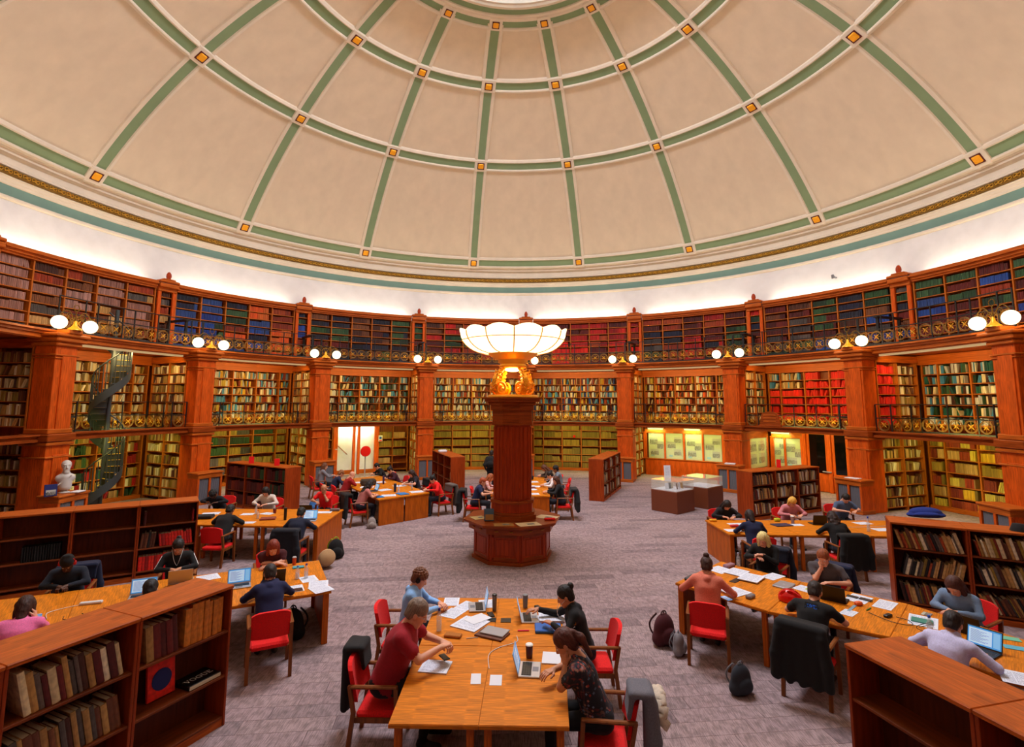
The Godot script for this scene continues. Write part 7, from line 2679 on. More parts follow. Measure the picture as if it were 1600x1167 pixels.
func sheet(x: float, z: float, turn: float, label: String, w := 0.21, h := 0.30, mat := "written_paper", y := TOP_Y, thick := 0.003, called := "paper_sheet") -> void:
	solo(called, bx(w, thick, h), M[mat], label, "paper" if called == "paper_sheet" else called.replace("_", " "), Vector3(x, y + thick / 2 + 0.0005, z), turn, "papers on the desks")


func bottle(x: float, z: float, label: String, cap_col: Color, tall := 0.22, y := TOP_Y) -> void:
	var t := thing("water_bottle", label, "bottle", Vector3(x, y, z), 0, "bottles on the desks")
	var k := tall / 0.22
	part(t, "body", lathed("bottle%.2f" % tall, [Vector2(0.0, 0.20 * k), Vector2(0.013, 0.20 * k), Vector2(0.014, 0.175 * k), Vector2(0.030, 0.14 * k), Vector2(0.033, 0.12 * k), Vector2(0.030, 0.09 * k), Vector2(0.033, 0.06 * k), Vector2(0.032, 0.005), Vector2(0.0, 0.003)], 14), M.clear_plastic)
	part(t, "cap", lathed("bcap%.2f" % tall, [Vector2(0, 0.222 * k), Vector2(0.015, 0.222 * k), Vector2(0.015, 0.195 * k), Vector2(0, 0.195 * k)], 10), flat("cap_" + cap_col.to_html(false), cap_col, 0.4))
	part(t, "water", lathed("bwater%.2f" % tall, [Vector2(0, 0.10 * k), Vector2(0.028, 0.10 * k), Vector2(0.029, 0.008), Vector2(0, 0.008)], 12), M.clear_plastic)


func tumbler(x: float, z: float, label: String, c: Color, tall := 0.12, r := 0.036, lid := Color(0.9, 0.9, 0.88), y := TOP_Y) -> void:
	var t := thing("cup", label, "cup", Vector3(x, y, z), 0, "cups and cans on the desks")
	part(t, "body", lathed("cup%.2f_%.3f" % [tall, r], [Vector2(0, tall), Vector2(r, tall), Vector2(r * 0.86, 0.004), Vector2(r * 0.8, 0), Vector2(0, 0)], 16), flat("cup_" + c.to_html(false), c, 0.4))
	part(t, "lid", lathed("lid%.2f_%.3f" % [tall, r], [Vector2(0, tall + 0.014), Vector2(r * 0.8, tall + 0.014), Vector2(r * 1.06, tall + 0.004), Vector2(r * 1.06, tall - 0.004)], 16), flat("lid_" + lid.to_html(false), lid, 0.4))


func slab(called: String, x: float, z: float, turn: float, s: Vector3, mat: Material, label: String, cat: String, y := TOP_Y) -> MeshInstance3D:
	return solo(called, bx(s.x, s.y, s.z, minf(s.y, minf(s.x, s.z)) * 0.25), mat, label, cat, Vector3(x, y + s.y / 2 + 0.0005, z), turn)


func cable(pts: Array, label: String, mat: Material, r := 0.004) -> void:
	var c := Curve3D.new()
	for i in pts.size():
		var t: Vector3 = (pts[mini(i + 1, pts.size() - 1)] - pts[maxi(i - 1, 0)]) / 6.0
		c.add_point(pts[i], -t, t)
	var mb := MB.new()
	mb.tube(Array(c.tessellate(4, 3)), [r], 6)
	solo("cable", mb.done(), mat, label, "cable")


func build_small() -> void:
	# front row
	sheet(-0.77, 6.06, 0.05, "upright white sheet at the back edge beside the blue hoodie")
	sheet(-0.55, 6.20, -0.5, "white sheet at a slant behind the open silver laptop")
	sheet(-0.27, 6.12, 0.2, "white sheet half behind the silver laptop's screen")
	sheet(-0.70, 6.46, -0.45, "white sheet in front of the blue hoodie", 0.24, 0.30)
	laptop(-0.40, 6.27, -1.45, "silver laptop seen from the side beside the blue hoodie", 1.75, false, TOP_Y + 0.0045)
	sheet(-0.44, 6.80, -0.5, "thick fan of printed sheets in the middle of the front row", 0.36, 0.36, "written_paper", TOP_Y, 0.012)
	sheet(-0.36, 6.66, -0.8, "loose printed sheet on top of the thick fan", 0.21, 0.30, "paper_white", TOP_Y + 0.013)
	slab("pencil_pouch", -0.61, 7.15, -0.2, Vector3(0.20, 0.03, 0.10), cloth(Color(0.70, 0.42, 0.14)), "clear orange pencil pouch in front of the printed sheets", "pencil case")
	slab("brown_folder", -0.15, 7.10, -0.45, Vector3(0.36, 0.02, 0.24), flat("tan_leather", Color(0.36, 0.16, 0.06), 0.5), "brown leather folder under a closed grey notebook", "folder")
	slab("grey_notebook", -0.12, 7.07, -0.42, Vector3(0.30, 0.018, 0.21), flat("nb_grey", Color(0.62, 0.60, 0.60), 0.6), "closed grey notebook on the brown leather folder", "notebook", TOP_Y + 0.021)
	slab("pen", -0.38, 7.19, 0.25, Vector3(0.14, 0.009, 0.009), M.silver, "silver pen beside the brown leather folder", "pen")
	bottle(-0.80, 7.00, "clear plastic bottle with blue cap near the maroon polo", Color(0.05, 0.10, 0.55), 0.26)
	slab("phone", -0.20, 6.50, 0.3, Vector3(0.075, 0.012, 0.15), M.black_plastic, "black mouse and phone case beside the silver laptop", "phone")
	tumbler(-0.16, 6.36, "tall steel flask in the middle of the front row", Color(0.45, 0.42, 0.40), 0.20, 0.032, Color(0.1, 0.1, 0.1))
	for q in [[-0.19, 6.66, "hoodie side"], [0.0, 6.67, "black hoodie side"]]:
		slab("desk_socket", q[0], q[1], 0.0, Vector3(0.13, 0.006, 0.13), M.black_plastic, "black socket flap in the desk top, %s" % q[2], "socket")
	laptop(0.30, 6.60, 1.62, "silver laptop opened before the black hoodie", 1.8)
	slab("laptop_sticker", 0.45, 6.60, 0.0, Vector3(0.10, 0.002, 0.20), M.paper_white, "white paper strip at the laptop's palm rest", "paper")
	tumbler(0.25, 6.24, "grey steel cup behind the black hoodie's laptop", Color(0.42, 0.42, 0.44), 0.16, 0.036, Color(0.5, 0.5, 0.5))
	slab("mouse", 0.42, 6.28, 0.5, Vector3(0.065, 0.035, 0.11), M.black_plastic, "black computer mouse before the reaching arm", "mouse")
	sheet(0.58, 6.56, 0.0, "pale blue open ring binder before the black hoodie", 0.32, 0.36, "written_paper", TOP_Y, 0.03, "ring_binder")
	slab("blue_book", 0.52, 6.93, 0.0, Vector3(0.32, 0.035, 0.24), flat("book_blue", Color(0.10, 0.36, 0.68), 0.5), "blue and white textbook under the binder's edge", "book")
	slab("highlighter", 0.22, 6.98, 0.05, Vector3(0.14, 0.014, 0.016), flat("pink_pen", Color(0.85, 0.05, 0.30), 0.4), "pink highlighter between folder and textbook", "pen")
	sheet(-0.70, 7.88, -0.12, "open white notebook under the maroon polo's hands", 0.30, 0.26, "written_paper", TOP_Y, 0.012, "notebook")
	slab("phone", -0.62, 7.80, 0.6, Vector3(0.07, 0.012, 0.14), M.black_plastic, "black phone held over the notebook by the maroon polo", "phone", 0.80)
	sheet(-0.26, 8.10, 0.05, "white card with dark strip at the front middle", 0.10, 0.20, "paper_white")
	sheet(-0.06, 8.12, 0.0, "second white card beside the dark-stripped card", 0.12, 0.20, "paper_white")
	laptop(0.28, 7.92, 1.5, "silver laptop seen edge-on before the floral top", 1.85)
	tumbler(0.28, 7.64, "white-lidded maroon paper coffee cup behind the edge-on laptop", Color(0.28, 0.06, 0.05), 0.13, 0.04)
	sheet(0.52, 7.66, -0.1, "open blank notebook before the floral top", 0.20, 0.26, "paper_white", TOP_Y, 0.012, "notebook")
	cable([Vector3(0.14, 0.746, 7.12), Vector3(0.14, 0.746, 7.28), Vector3(-0.05, 0.746, 7.42), Vector3(-0.16, 0.746, 7.6), Vector3(-0.14, 0.746, 7.9)], "thin white cable winding down the front row", M.white_plastic)
	# row before the half-empty bookcase
	laptop(-4.02, 5.55, atan2(0.47, 0.88), "silver laptop with bright screen beside the navy hoodie", 1.9)
	laptop(-3.62, 5.30, atan2(-0.47, -0.88), "dark laptop between the navy hoodie and the maroon jumper", 1.9, true)
	sheet(-4.72, 5.15, 0.7, "white sheets beside the tracksuit's laptop", 0.30, 0.30)
	laptop(-5.02, 5.36, atan2(-0.47, -0.88), "silver laptop seen from behind before the tracksuit", 1.85)
	laptop(-5.15, 6.02, atan2(0.47, 0.88), "laptop with bright screen before the hidden reader", 1.9)
	sheet(-3.12, 5.18, 0.6, "white sheet beside the two bottles", 0.24, 0.30)
	sheet(-2.88, 5.40, 0.35, "white sheet near the desk's inner end", 0.28, 0.30)
	sheet(-2.76, 5.62, 0.75, "white sheet overhanging the desk's inner corner", 0.28, 0.32, "written_paper", TOP_Y + 0.0035)
	sheet(-3.16, 5.62, 0.5, "white sheet under the dark tablet", 0.26, 0.30)
	slab("tablet", -3.10, 5.68, 0.5, Vector3(0.17, 0.01, 0.12), flat("tab_brown", Color(0.22, 0.08, 0.05), 0.3), "dark red-brown tablet on a white sheet", "tablet", TOP_Y + 0.004)
	bottle(-3.30, 5.18, "clear bottle with pale blue cap beside the navy hoodie", Color(0.25, 0.55, 0.85), 0.2)
	bottle(-3.18, 5.14, "clear bottle with violet cap beside the navy hoodie", Color(0.35, 0.25, 0.65), 0.22)
	tumbler(-3.66, 4.46, "orange drinks can before the maroon jumper", Color(0.78, 0.28, 0.06), 0.12, 0.033, Color(0.7, 0.7, 0.7))
	slab("cloth", -3.52, 4.62, 0.4, Vector3(0.18, 0.02, 0.11), cloth(Color(0.30, 0.62, 0.66)), "folded turquoise cloth near the orange can", "cloth")
	slab("power_strip", -5.66, 6.28, 0.35, Vector3(0.26, 0.035, 0.06), M.white_plastic, "white power strip behind the pink jumper", "power strip")
	cable([Vector3(-5.7, 0.75, 6.3), Vector3(-5.85, 0.75, 6.42), Vector3(-5.95, 0.75, 6.62), Vector3(-5.8, 0.75, 6.8)], "white cable from the power strip", M.white_plastic)
	cable([Vector3(-5.5, 0.75, 6.62), Vector3(-5.35, 0.75, 6.72), Vector3(-5.55, 0.75, 6.82), Vector3(-5.65, 0.75, 6.72)], "black cable coil behind the pink jumper", M.black_plastic)
	slab("phone", -5.72, 7.02, 0.4, Vector3(0.075, 0.15, 0.01), M.laptop_screen, "glowing phone propped before the pink jumper", "phone")
	# row beside the red and green sets
	sheet(-7.5, 0.4, 0.3, "white and yellow papers before the slumped sleeper", 0.4, 0.30)
	slab("black_bag", -7.35, 0.95, 0.2, Vector3(0.42, 0.08, 0.26), cloth(Color(0.06, 0.06, 0.07)), "flat dark bag at the desk's outer end", "bag")
	sheet(-6.55, 0.45, 0.1, "white sheet before the white jumper", 0.3, 0.24)
	sheet(-6.1, 0.35, -0.3, "white sheet beside the red mug", 0.3, 0.24)
	bottle(-6.35, 0.45, "clear bottle with blue cap beside the white jumper", Color(0.1, 0.35, 0.75), 0.24)
	tumbler(-5.95, 0.30, "red mug before the white jumper", Color(0.42, 0.08, 0.06), 0.10, 0.04, Color(0.3, 0.05, 0.05))
	bottle(-6.05, 0.95, "orange juice bottle between white and black jackets", Color(0.85, 0.4, 0.08), 0.2)
	sheet(-6.05, 1.35, 0.1, "white sheet beside the black padded jacket", 0.26, 0.2)
	slab("plastic_bag", -5.78, 1.0, 0.3, Vector3(0.34, 0.04, 0.22), cloth(Color(0.55, 0.25, 0.16)), "crumpled reddish plastic bag on the desk", "bag")
	tumbler(-5.35, 1.05, "tall black flask in the middle of the desk", Color(0.03, 0.03, 0.03), 0.27, 0.036, Color(0.04, 0.04, 0.04))
	laptop(-4.75, 1.12, 0.2, "laptop with pale screen at the desk corner", 1.9)
	laptop(-5.15, 0.20, PI, "brown-backed laptop before the bald red tee", 1.9, true)
	sheet(-4.78, 0.15, 0.1, "white sheets at the desk's far corner", 0.40, 0.24)
	sheet(-5.0, 1.45, 0.1, "white sheet under the navy jacket's arm", 0.26, 0.2)
	slab("knit_hat", -4.55, -0.02, 0.1, Vector3(0.24, 0.06, 0.12), cloth(Color(0.45, 0.38, 0.38)), "small grey purse at the desk's far corner", "purse")
	# row by the doorway
	for q in [[-3.75, -2.35, 0.3, "white sheets before the wavy-haired reader"], [-4.15, -3.35, 0.8, "white sheets in the middle of the doorway row"], [-3.05, -3.05, 0.5, "white sheets before the scarlet cardigan"], [-3.85, -4.2, 0.6, "white sheets before the dark vest"], [-4.75, -5.0, 0.5, "white sheets before the plum jumper"], [-5.35, -4.9, 0.2, "scattered sheets before the grey jumper"], [-4.85, -3.9, 0.1, "scattered sheets before the red jumper"]]:
		sheet(q[0], q[1], q[2], q[3], 0.42, 0.34)
	slab("blue_folder", -3.40, -2.62, 0.7, Vector3(0.30, 0.02, 0.36), flat("sky_folder", Color(0.03, 0.45, 0.75), 0.5), "bright blue folder near the inner desk end", "folder")
	slab("blue_folder", -3.95, -2.05, 0.6, Vector3(0.22, 0.02, 0.26), M.sky_folder, "smaller bright blue folder before the wavy hair", "folder")
	slab("camouflage_bag", -4.95, -4.35, 0.5, Vector3(0.5, 0.20, 0.30), cloth(Color(0.24, 0.19, 0.14)), "heaped brown bag in the middle of the doorway row", "bag")
	bottle(-3.55, -2.75, "clear bottle near the bright blue folder", Color(0.2, 0.2, 0.25), 0.26)
	bottle(-3.30, -3.55, "clear bottle near the scarlet cardigan", Color(0.8, 0.8, 0.85), 0.24)
	tumbler(-3.72, -3.0, "dark blue flask in the doorway row", Color(0.10, 0.14, 0.24), 0.24, 0.045, Color(0.1, 0.12, 0.2))
	tumbler(-4.5, -4.6, "violet flask in the doorway row", Color(0.22, 0.12, 0.30), 0.26, 0.036, Color(0.2, 0.1, 0.3))
	laptop(-4.45, -3.1, atan2(-0.83, 0.56), "small blue-lit laptop before the wavy hair", 1.9, true)
	# beyond the column
	for q in [[0.55, -2.8, 0.1, "white sheet at the near end right of the column"], [0.5, -3.6, 0.4, "white sheets before the white top"], [0.65, -4.3, -0.3, "loose sheets before the grey cardigan"], [0.6, -5.3, 0.2, "loose sheets at the far end beyond the column"], [-0.45, -2.75, 0.2, "white sheet before the navy tee"]]:
		sheet(q[0], q[1], q[2], q[3], 0.42, 0.30)
	slab("dark_bag", 0.4, -5.9, 0.2, Vector3(0.5, 0.16, 0.3), cloth(Color(0.12, 0.08, 0.12)), "dark bag heaped at the far end beyond the column", "bag")
	slab("red_folder", 0.55, -3.95, 0.1, Vector3(0.26, 0.02, 0.3), cover_mat("maroon", 1), "maroon folder before the white top", "folder")
	# row before the blonde reader
	sheet(5.15, 1.15, 0.1, "white sheets under the dark-haired writer's pen", 0.36, 0.26)
	slab("snack_box", 4.72, 0.85, 0.2, Vector3(0.16, 0.05, 0.10), flat("snack_yellow", Color(0.85, 0.60, 0.05), 0.5), "yellow snack packet at the inner corner", "packet")
	sheet(4.88, 1.72, 0.1, "white sheets before the navy anorak", 0.42, 0.24)
	sheet(5.15, 1.80, -0.2, "white sheet beside the navy anorak's hand", 0.3, 0.22)
	slab("pencil_case", 5.0, 1.40, 0.2, Vector3(0.20, 0.05, 0.08), cloth(Color(0.78, 0.18, 0.18)), "red pencil case between writer and anorak", "pencil case")
	tumbler(5.35, 1.28, "pink tumbler behind the navy anorak", Color(0.60, 0.20, 0.24), 0.18, 0.035, Color(0.6, 0.3, 0.3))
	slab("magazine", 6.15, 1.20, 0.2, Vector3(0.42, 0.02, 0.26), flat("mag_navy", Color(0.16, 0.18, 0.30), 0.4), "dark blue magazine before the blonde reader", "magazine")
	sheet(6.5, 1.15, 0.1, "white sheet on the dark blue magazine's edge", 0.3, 0.2)
	tumbler(6.5, 1.0, "pale plastic cup before the blonde reader", Color(0.55, 0.42, 0.40), 0.16, 0.04)
	laptop(7.05, 1.02, PI, "dark laptop beside the blonde reader", 1.8, true)
	slab("pen_case", 7.45, 1.02, -0.2, Vector3(0.24, 0.03, 0.08), cloth(Color(0.20, 0.14, 0.36)), "violet pen case near the slate shirt", "pencil case")
	slab("lime_box", 6.25, 0.78, 0.1, Vector3(0.14, 0.07, 0.09), flat("lime", Color(0.70, 0.75, 0.10), 0.5), "lime green box before the blonde reader", "box")
	sheet(8.15, 0.92, 0.2, "white sheet under the slate shirt's hand", 0.36, 0.26)
	sheet(8.2, 1.55, 0.1, "white sheets at the outer end of the blonde's row", 0.42, 0.26)
	bottle(7.75, 1.75, "large clear bottle with blue label at the outer end", Color(0.1, 0.3, 0.8), 0.32)
	laptop(8.65, 1.35, 0.3, "laptop at the outer end of the blonde's row", 1.8, true)
	cable([Vector3(7.2, 0.746, 1.45), Vector3(7.6, 0.746, 1.35), Vector3(8.1, 0.746, 1.3), Vector3(8.5, 0.746, 1.2)], "white cable along the blonde's row", M.white_plastic)
	# bent row
	slab("book_stack", 2.88, 5.05, 0.8, Vector3(0.24, 0.05, 0.17), flat("stack_grey", Color(0.22, 0.25, 0.26), 0.5), "dark book at the inner corner beside the high bun", "book")
	sheet(3.12, 4.88, 0.7, "white sheet behind the high bun", 0.21, 0.30)
	sheet(3.50, 4.52, 0.6, "white sheets near the back corner bottle", 0.34, 0.30)
	sheet(3.72, 4.66, 0.75, "open ring notebook beside the blonde phone reader", 0.36, 0.28, "written_paper", TOP_Y + 0.0035, 0.012, "notebook")
	sheet(3.82, 4.98, 0.85, "open pink-edged notebook in the middle of the bent row", 0.40, 0.30, "written_paper", TOP_Y + 0.0165, 0.012, "notebook")
	sheet(4.22, 4.84, 0.6, "white sheet before the blonde phone reader", 0.36, 0.22)
	slab("pencil_case", 3.72, 4.35, 0.6, Vector3(0.22, 0.05, 0.10), cloth(Color(0.62, 0.45, 0.48)), "pale pink pencil case near the back corner", "pencil case")
	bottle(3.90, 4.30, "clear bottle at the back corner of the bent row", Color(0.7, 0.72, 0.8), 0.22)
	slab("desk_socket", 3.55, 5.05, 0.75, Vector3(0.26, 0.006, 0.10), flat("socket_brown", Color(0.18, 0.08, 0.03), 0.5), "dark brown cable flap in the bent row's first desk", "socket")
	sheet(3.18, 5.38, 0.35, "white sheet before the peach top", 0.21, 0.30)
	sheet(3.34, 5.56, 0.55, "white sheets beside the peach top's elbow", 0.34, 0.30, "written_paper", TOP_Y + 0.0035)
	slab("phone", 3.10, 5.83, 0.4, Vector3(0.08, 0.012, 0.15), M.laptop_screen, "bright phone held at the desk edge by the peach top", "phone")
	slab("pencil_case", 3.45, 5.80, 0.7, Vector3(0.16, 0.05, 0.08), cloth(Color(0.50, 0.46, 0.46)), "grey pencil case near the red helmet", "pencil case")
	laptop(4.18, 5.28, 0.75, "closed silver laptop in the middle of the bent row", 0.0)
	sheet(4.44, 5.42, 0.6, "white sheet with yellow mark beside the closed laptop", 0.26, 0.30)
	slab("sticky_note", 4.46, 5.42, 0.6, Vector3(0.06, 0.004, 0.06), M.lime, "yellow sticky note on a white sheet", "sticky note", TOP_Y + 0.004)
	laptop(4.62, 5.82, atan2(0.66, -0.75), "black laptop facing the grey tee", 1.85, true)
	sheet(4.98, 5.78, 0.7, "white sheets with phones before the navy jacket chair", 0.36, 0.26)
	sheet(5.20, 6.00, 0.75, "long white sheets along the far edge", 0.40, 0.22)
	slab("phone", 4.93, 5.72, 0.7, Vector3(0.075, 0.012, 0.14), M.black_plastic, "black phone on the white sheets", "phone", TOP_Y + 0.004)
	slab("calculator", 5.04, 5.84, 0.7, Vector3(0.08, 0.014, 0.15), M.black_plastic, "black calculator on the white sheets", "calculator", TOP_Y + 0.004)
	slab("green_pen", 4.86, 6.18, 0.65, Vector3(0.14, 0.014, 0.014), flat("pen_green", Color(0.05, 0.45, 0.15), 0.4), "green pen beside the ruler", "pen")
	slab("orange_tape", 4.82, 6.03, 0.3, Vector3(0.10, 0.05, 0.07), flat("tape_orange", Color(0.85, 0.32, 0.04), 0.4), "orange sticky tape holder near the grey tee", "tape")
	slab("ruler", 4.66, 6.14, 0.75, Vector3(0.30, 0.004, 0.04), flat("ruler_blue", Color(0.45, 0.62, 0.72), 0.3), "pale blue ruler before the black tee", "ruler")
	sheet(4.52, 6.30, 0.7, "pale blue sheet before the black tee", 0.24, 0.16)
	slab("charger", 4.95, 6.42, 0.5, Vector3(0.12, 0.035, 0.06), M.black_plastic, "black laptop charger in the middle of the bent row", "charger")
	cable([Vector3(5.04, 0.75, 6.44), Vector3(5.12, 0.75, 6.55), Vector3(5.05, 0.75, 6.7), Vector3(4.88, 0.75, 6.6), Vector3(4.78, 0.75, 6.3)], "black charger cable curling on the bent row", M.black_plastic)
	sheet(5.30, 6.55, 0.9, "white sheets near the grey-blue jumper", 0.42, 0.30)
	slab("teal_notebook", 5.28, 6.56, 0.9, Vector3(0.16, 0.014, 0.22), flat("teal_nb", Color(0.20, 0.52, 0.46), 0.5), "teal notebook between the white sheets", "notebook", TOP_Y + 0.004)
	slab("photo_card", 5.52, 6.32, 0.7, Vector3(0.14, 0.006, 0.10), M.photo1, "small framed photo card near the far edge", "card")
	laptop(5.62, 6.86, atan2(0.85, -0.5), "dark red laptop opened before the grey-blue jumper", 1.8, true)
	bottle(5.05, 7.0, "crumpled clear bottle with blue cap beside the white shirt", Color(0.1, 0.35, 0.8), 0.24)
	cable([Vector3(5.1, 0.75, 6.75), Vector3(5.22, 0.80, 6.8), Vector3(5.12, 0.86, 6.9), Vector3(5.0, 0.78, 6.85), Vector3(5.15, 0.75, 7.05)], "tangled black cable beside the crumpled bottle", M.black_plastic)
	laptop(5.30, 7.38, atan2(-0.85, 0.5), "large black laptop with blue screen before the white shirt", 1.9, true)
	for q in [[5.92, 7.02, "sea green", Color(0.42, 0.74, 0.62)], [5.80, 7.28, "pale blue", Color(0.35, 0.68, 0.78)], [5.92, 7.50, "mint", Color(0.55, 0.80, 0.66)], [6.05, 7.66, "azure", Color(0.18, 0.52, 0.80)]]:
		slab("index_card", q[0], q[1], 1.1, Vector3(0.12, 0.006, 0.24), flat("card_" + (q[3] as Color).to_html(false), q[3], 0.7), "%s index card beside the large black laptop" % q[2], "card")
	sheet(5.20, 7.95, 1.0, "white sheets under the white shirt's elbow", 0.34, 0.30)
	# red cycle helmet
	var he := thing("cycle_helmet", "red cycle helmet with black vents on the bent row", "helmet", Vector3(3.95, TOP_Y + 0.012, 5.92), 0.9)
	var g := SDF.new(Vector3(-0.16, -0.02, -0.20), Vector3(0.16, 0.20, 0.20), 0.0075)
	g.ell(Vector3(0, 0.03, 0), Vector3(0.115, 0.13, 0.155), 0.01, 0)
	g.ell(Vector3(0, -0.03, 0), Vector3(0.088, 0.11, 0.125), 0.0, 0, true)
	g.ell(Vector3(0, -0.09, 0), Vector3(0.3, 0.09, 0.3), 0.0, 0, true)
	for i in 3:
		for zz in [-0.085, 0.02, 0.10]:
			g.ell(Vector3((i - 1) * 0.062, 0.14 - absf(i - 1) * 0.025, zz), Vector3(0.018, 0.06, 0.042), 0.0, 0, true)
	part(he, "shell", mesh_of([g.arrays()], {0: flat("helmet_red", Color(0.80, 0.03, 0.03), 0.25)}), null)
	part(he, "liner", lathed("liner", [Vector2(0, 0.115), Vector2(0.05, 0.105), Vector2(0.085, 0.06), Vector2(0.092, 0.005), Vector2(0.08, 0.005)], 20), M.black_plastic)
	part(he, "brim", bx(0.14, 0.012, 0.06, 0.005), M.black_plastic, Vector3(0, 0.012, 0.15))
	# bags on the floor
	bag(Vector3(-3.98, 0, 1.48), 0.6, cloth(Color(0.05, 0.055, 0.06)), "black rucksack with lime straps lying by the desk end", flat("lime_strap", Color(0.55, 0.80, 0.05), 0.5))
	bag(Vector3(-3.2, 0, 5.5), -0.3, cloth(Color(0.03, 0.03, 0.035)), "black shoulder bag under the inner desk end", M.black_plastic)
	bag(Vector3(2.28, 0, 5.55), 0.5, cloth(Color(0.30, 0.08, 0.12)), "plum handbag on the floor beside the high bun", M.maroon_strap if M.has("maroon_strap") else flat("maroon_strap", Color(0.22, 0.05, 0.07), 0.5))
	bag(Vector3(2.40, 0, 5.85), 1.2, cloth(Color(0.52, 0.50, 0.52)), "pale grey cloth bag on the floor before the plum handbag", M.grey_plastic, 0.7)
	bag(Vector3(-6.55, 0, -3.75), 0.2, cloth(Color(0.24, 0.46, 0.72)), "pale blue bag on the floor beyond the red-bound bookcase", M.grey_plastic, 0.8)
	bag(Vector3(2.85, 0, 6.85), 0.4, cloth(Color(0.14, 0.16, 0.20)), "dark blue plastic bag beside the long black coat", M.grey_plastic, 0.8)
	bag(Vector3(-3.98, 0, -1.42), 0.4, cloth(Color(0.62, 0.58, 0.56)), "pale shopping bag on the floor at the doorway row's end", M.grey_plastic, 0.7)
	var blk := solo("round_bag", lathed("rbag", [Vector2(0, 0.30), Vector2(0.14, 0.29), Vector2(0.17, 0.22), Vector2(0.17, 0.08), Vector2(0.14, 0.01), Vector2(0, 0)], 20), cloth(Color(0.75, 0.60, 0.42)), "round cream printed bag beside the black rucksack", "bag", Vector3(-4.0, 0.15, 2.02), 0.3)
	blk.rotation = Vector3(1.2, 0.5, 0)
	# blue coat lying on the far bookcase, and a brown hat
	var bc := solo("blue_coat", proto.bag, cloth(Color(0.04, 0.16, 0.50)), "bright blue coat heaped on top of the leaning-books bookcase", "coat", Vector3(7.55, 1.45, 3.72), -0.49)
	bc.scale = Vector3(1.45, 0.42, 1.1)
	bc.rotation.z = 0.06
	var hat := solo("dark_hat", lathed("hat", [Vector2(0, 0.12), Vector2(0.08, 0.11), Vector2(0.11, 0.03), Vector2(0.12, 0)], 16), cloth(Color(0.05, 0.03, 0.03)), "dark rounded hat on the leaning-books bookcase", "hat", Vector3(8.28, 1.45, 4.72))
	hat.position.y = 1.45
	# glass cases with a small exhibition
	var vs := [[Vector3(5.24, 0, -4.28), 0.72, "nearer glass-topped display case with small books and a card", "near"], [Vector3(6.52, 0, -5.15), 0.72, "farther glass-topped display case with flat papers", "far"]]
	flat("case_brown", Color(0.44, 0.21, 0.10), 0.5)
	for v in vs:
		var t := thing("display_case", v[2], "display case", v[0], v[1], "glass display cases")
		part(t, "plinth", bx(1.02, 0.68, 0.98, 0.01), M.case_brown, Vector3(0, 0.34, 0))
		part(t, "display_bed", bx(0.96, 0.02, 0.92), M.paper_white, Vector3(0, 0.69, 0))
		for s in [-1.0, 1.0]:
			part(t, "glass_pane", bx(1.0, 0.30, 0.008), M.clear_glass, Vector3(0, 0.85, s * 0.48))
			part(t, "glass_pane", bx(0.008, 0.30, 0.96), M.clear_glass, Vector3(s * 0.50, 0.85, 0))
		part(t, "glass_lid", bx(1.02, 0.008, 0.98), M.clear_glass, Vector3(0, 1.004, 0))
	for i in 6:
		var b := solo("small_book", bx(0.13, 0.19, 0.03, 0.004), [M.paper_white, M.black_plastic, M.page_block, cover_mat("brown", 0), M.paper_white, cover_mat("tan", 0)][i], "%s small book standing in the nearer display case" % nth(i + 1), "book", Vector3(5.02 + 0.11 * i, 0.80, -4.15 - 0.10 * (i % 3)), 0.3 + 0.3 * i, "small books in the display case")
		b.rotation.x = -0.15
	var cd := thing("show_card", "tall white card standing on the nearer display case", "card", Vector3(5.15, 1.01, -4.5), 0.2)
	part(cd, "card", bx(0.24, 0.42, 0.01, 0.002), M.paper_white, Vector3(0, 0.21, 0), Vector3(-0.1, 0, 0))
	part(cd, "text", bx(0.18, 0.32, 0.002), M.written_paper, Vector3(0, 0.22, 0.006), Vector3(-0.1, 0, 0))
	part(cd, "foot", bx(0.2, 0.01, 0.08), M.white_plastic, Vector3(0, 0.005, -0.02))
	solo("flat_paper", bx(0.5, 0.006, 0.36), M.written_paper, "printed paper lying in the farther display case", "paper", Vector3(6.5, 0.704, -5.1), 0.7)
	# rucksack on the walker's back
	bag(Vector3(-1.02, 1.0, -7.33), 0.2, cloth(Color(0.10, 0.10, 0.11)), "dark rucksack on the walker's back", M.black_plastic)
	var bl := solo("blue_notice", bx(0.20, 0.36, 0.03, 0.004), flat("notice_bright", Color(0.02, 0.25, 0.85), 0.5), "bright blue notice on a stand beside the walker's head", "sign", Vector3(-0.85, 1.72, -9.3), 0.0)
	bl.position.y = 1.72
	var std := solo("notice_stand", bx(0.05, 1.54, 0.05, 0.01), M.silver, "thin steel stand under the bright blue notice", "stand", Vector3(-0.85, 0.77, -9.33))
	std.position.y = 0.77
	# small red and yellow tags
	solo("red_tag", bx(0.12, 0.12, 0.03, 0.01), M.red_fabric, "small red tag on the olive wall books", "tag", pol(0.44, 14.98, 1.78), pturn(0.44))
	# spotlight on the drum wall
	var sp := thing("spotlight", "small grey spotlight fixed to the drum wall above the bookcases", "spotlight", pol(2.55, 15.45, 8.75), pturn(2.55))
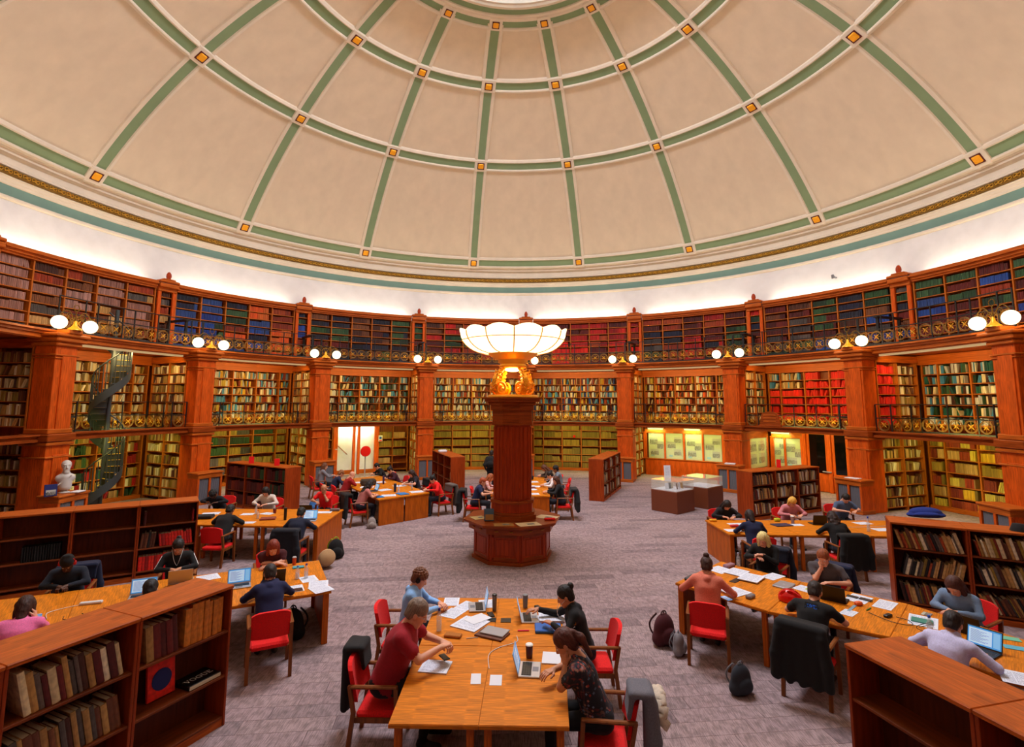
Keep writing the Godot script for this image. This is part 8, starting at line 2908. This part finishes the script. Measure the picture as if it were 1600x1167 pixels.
	part(sp, "bracket", bx(0.06, 0.06, 0.2), M.grey_plastic, Vector3(0, 0, 0))
	part(sp, "head", lathed("spot", [Vector2(0, 0.16), Vector2(0.05, 0.15), Vector2(0.07, 0.02), Vector2(0.07, 0.0), Vector2(0.0, 0.02)], 14), M.grey_plastic, Vector3(0, -0.04, 0.12), Vector3(0.5, 0, 0))


func bag(at: Vector3, turn: float, mat: Material, label: String, strap: Material, k := 1.0) -> void:
	if not proto.has("bag"):
		var g := SDF.new(Vector3(-0.26, -0.02, -0.20), Vector3(0.26, 0.52, 0.24), 0.014)
		g.ell(Vector3(0, 0.21, 0), Vector3(0.17, 0.22, 0.11), 0.04, 0)
		g.cap(Vector3(-0.10, 0.10, 0), Vector3(0.10, 0.10, 0), 0.10, 0.10, 0.05, 0)
		g.ell(Vector3(0, 0.15, 0.10), Vector3(0.12, 0.11, 0.06), 0.02, 0)
		g.ell(Vector3(0, -0.08, 0), Vector3(0.4, 0.08, 0.4), 0.0, 0, true)
		proto["bag"] = mesh_of([g.arrays()], {0: M.black_plastic})
		var mb := MB.new()
		for s in [-1.0, 1.0]:
			var pts := []
			for i in 11:
				var f := i / 10.0
				pts.append(Vector3(s * (0.07 + 0.06 * sin(f * PI)), 0.42 - 0.36 * f, -0.07 - 0.09 * sin(f * PI)))
			mb.tube(pts, [0.014], 5)
		var loop := []
		for i in 9:
			var a := PI * i / 8.0
			loop.append(Vector3(0.05 * cos(a), 0.42 + 0.05 * sin(a), 0))
		mb.tube(loop, [0.009], 5)
		proto["strap"] = mb.done()
	var t := thing("bag", label, "bag", at, turn, "bags")
	t.scale = Vector3.ONE * k
	part(t, "body", proto.bag, mat)
	part(t, "strap", proto.strap, strap)


func _ready() -> void:
	rng.seed = 20240
	materials()
	stage()
	build_dome()
	build_walls()
	build_galleries()
	build_piers()
	build_cases()
	build_railings()
	build_column()
	build_stair()
	build_wall_fittings()
	build_low_cases()
	build_desks()
	build_people()
	build_small()
	book_mass()
	print("single books: ", taken["book"] + 1)
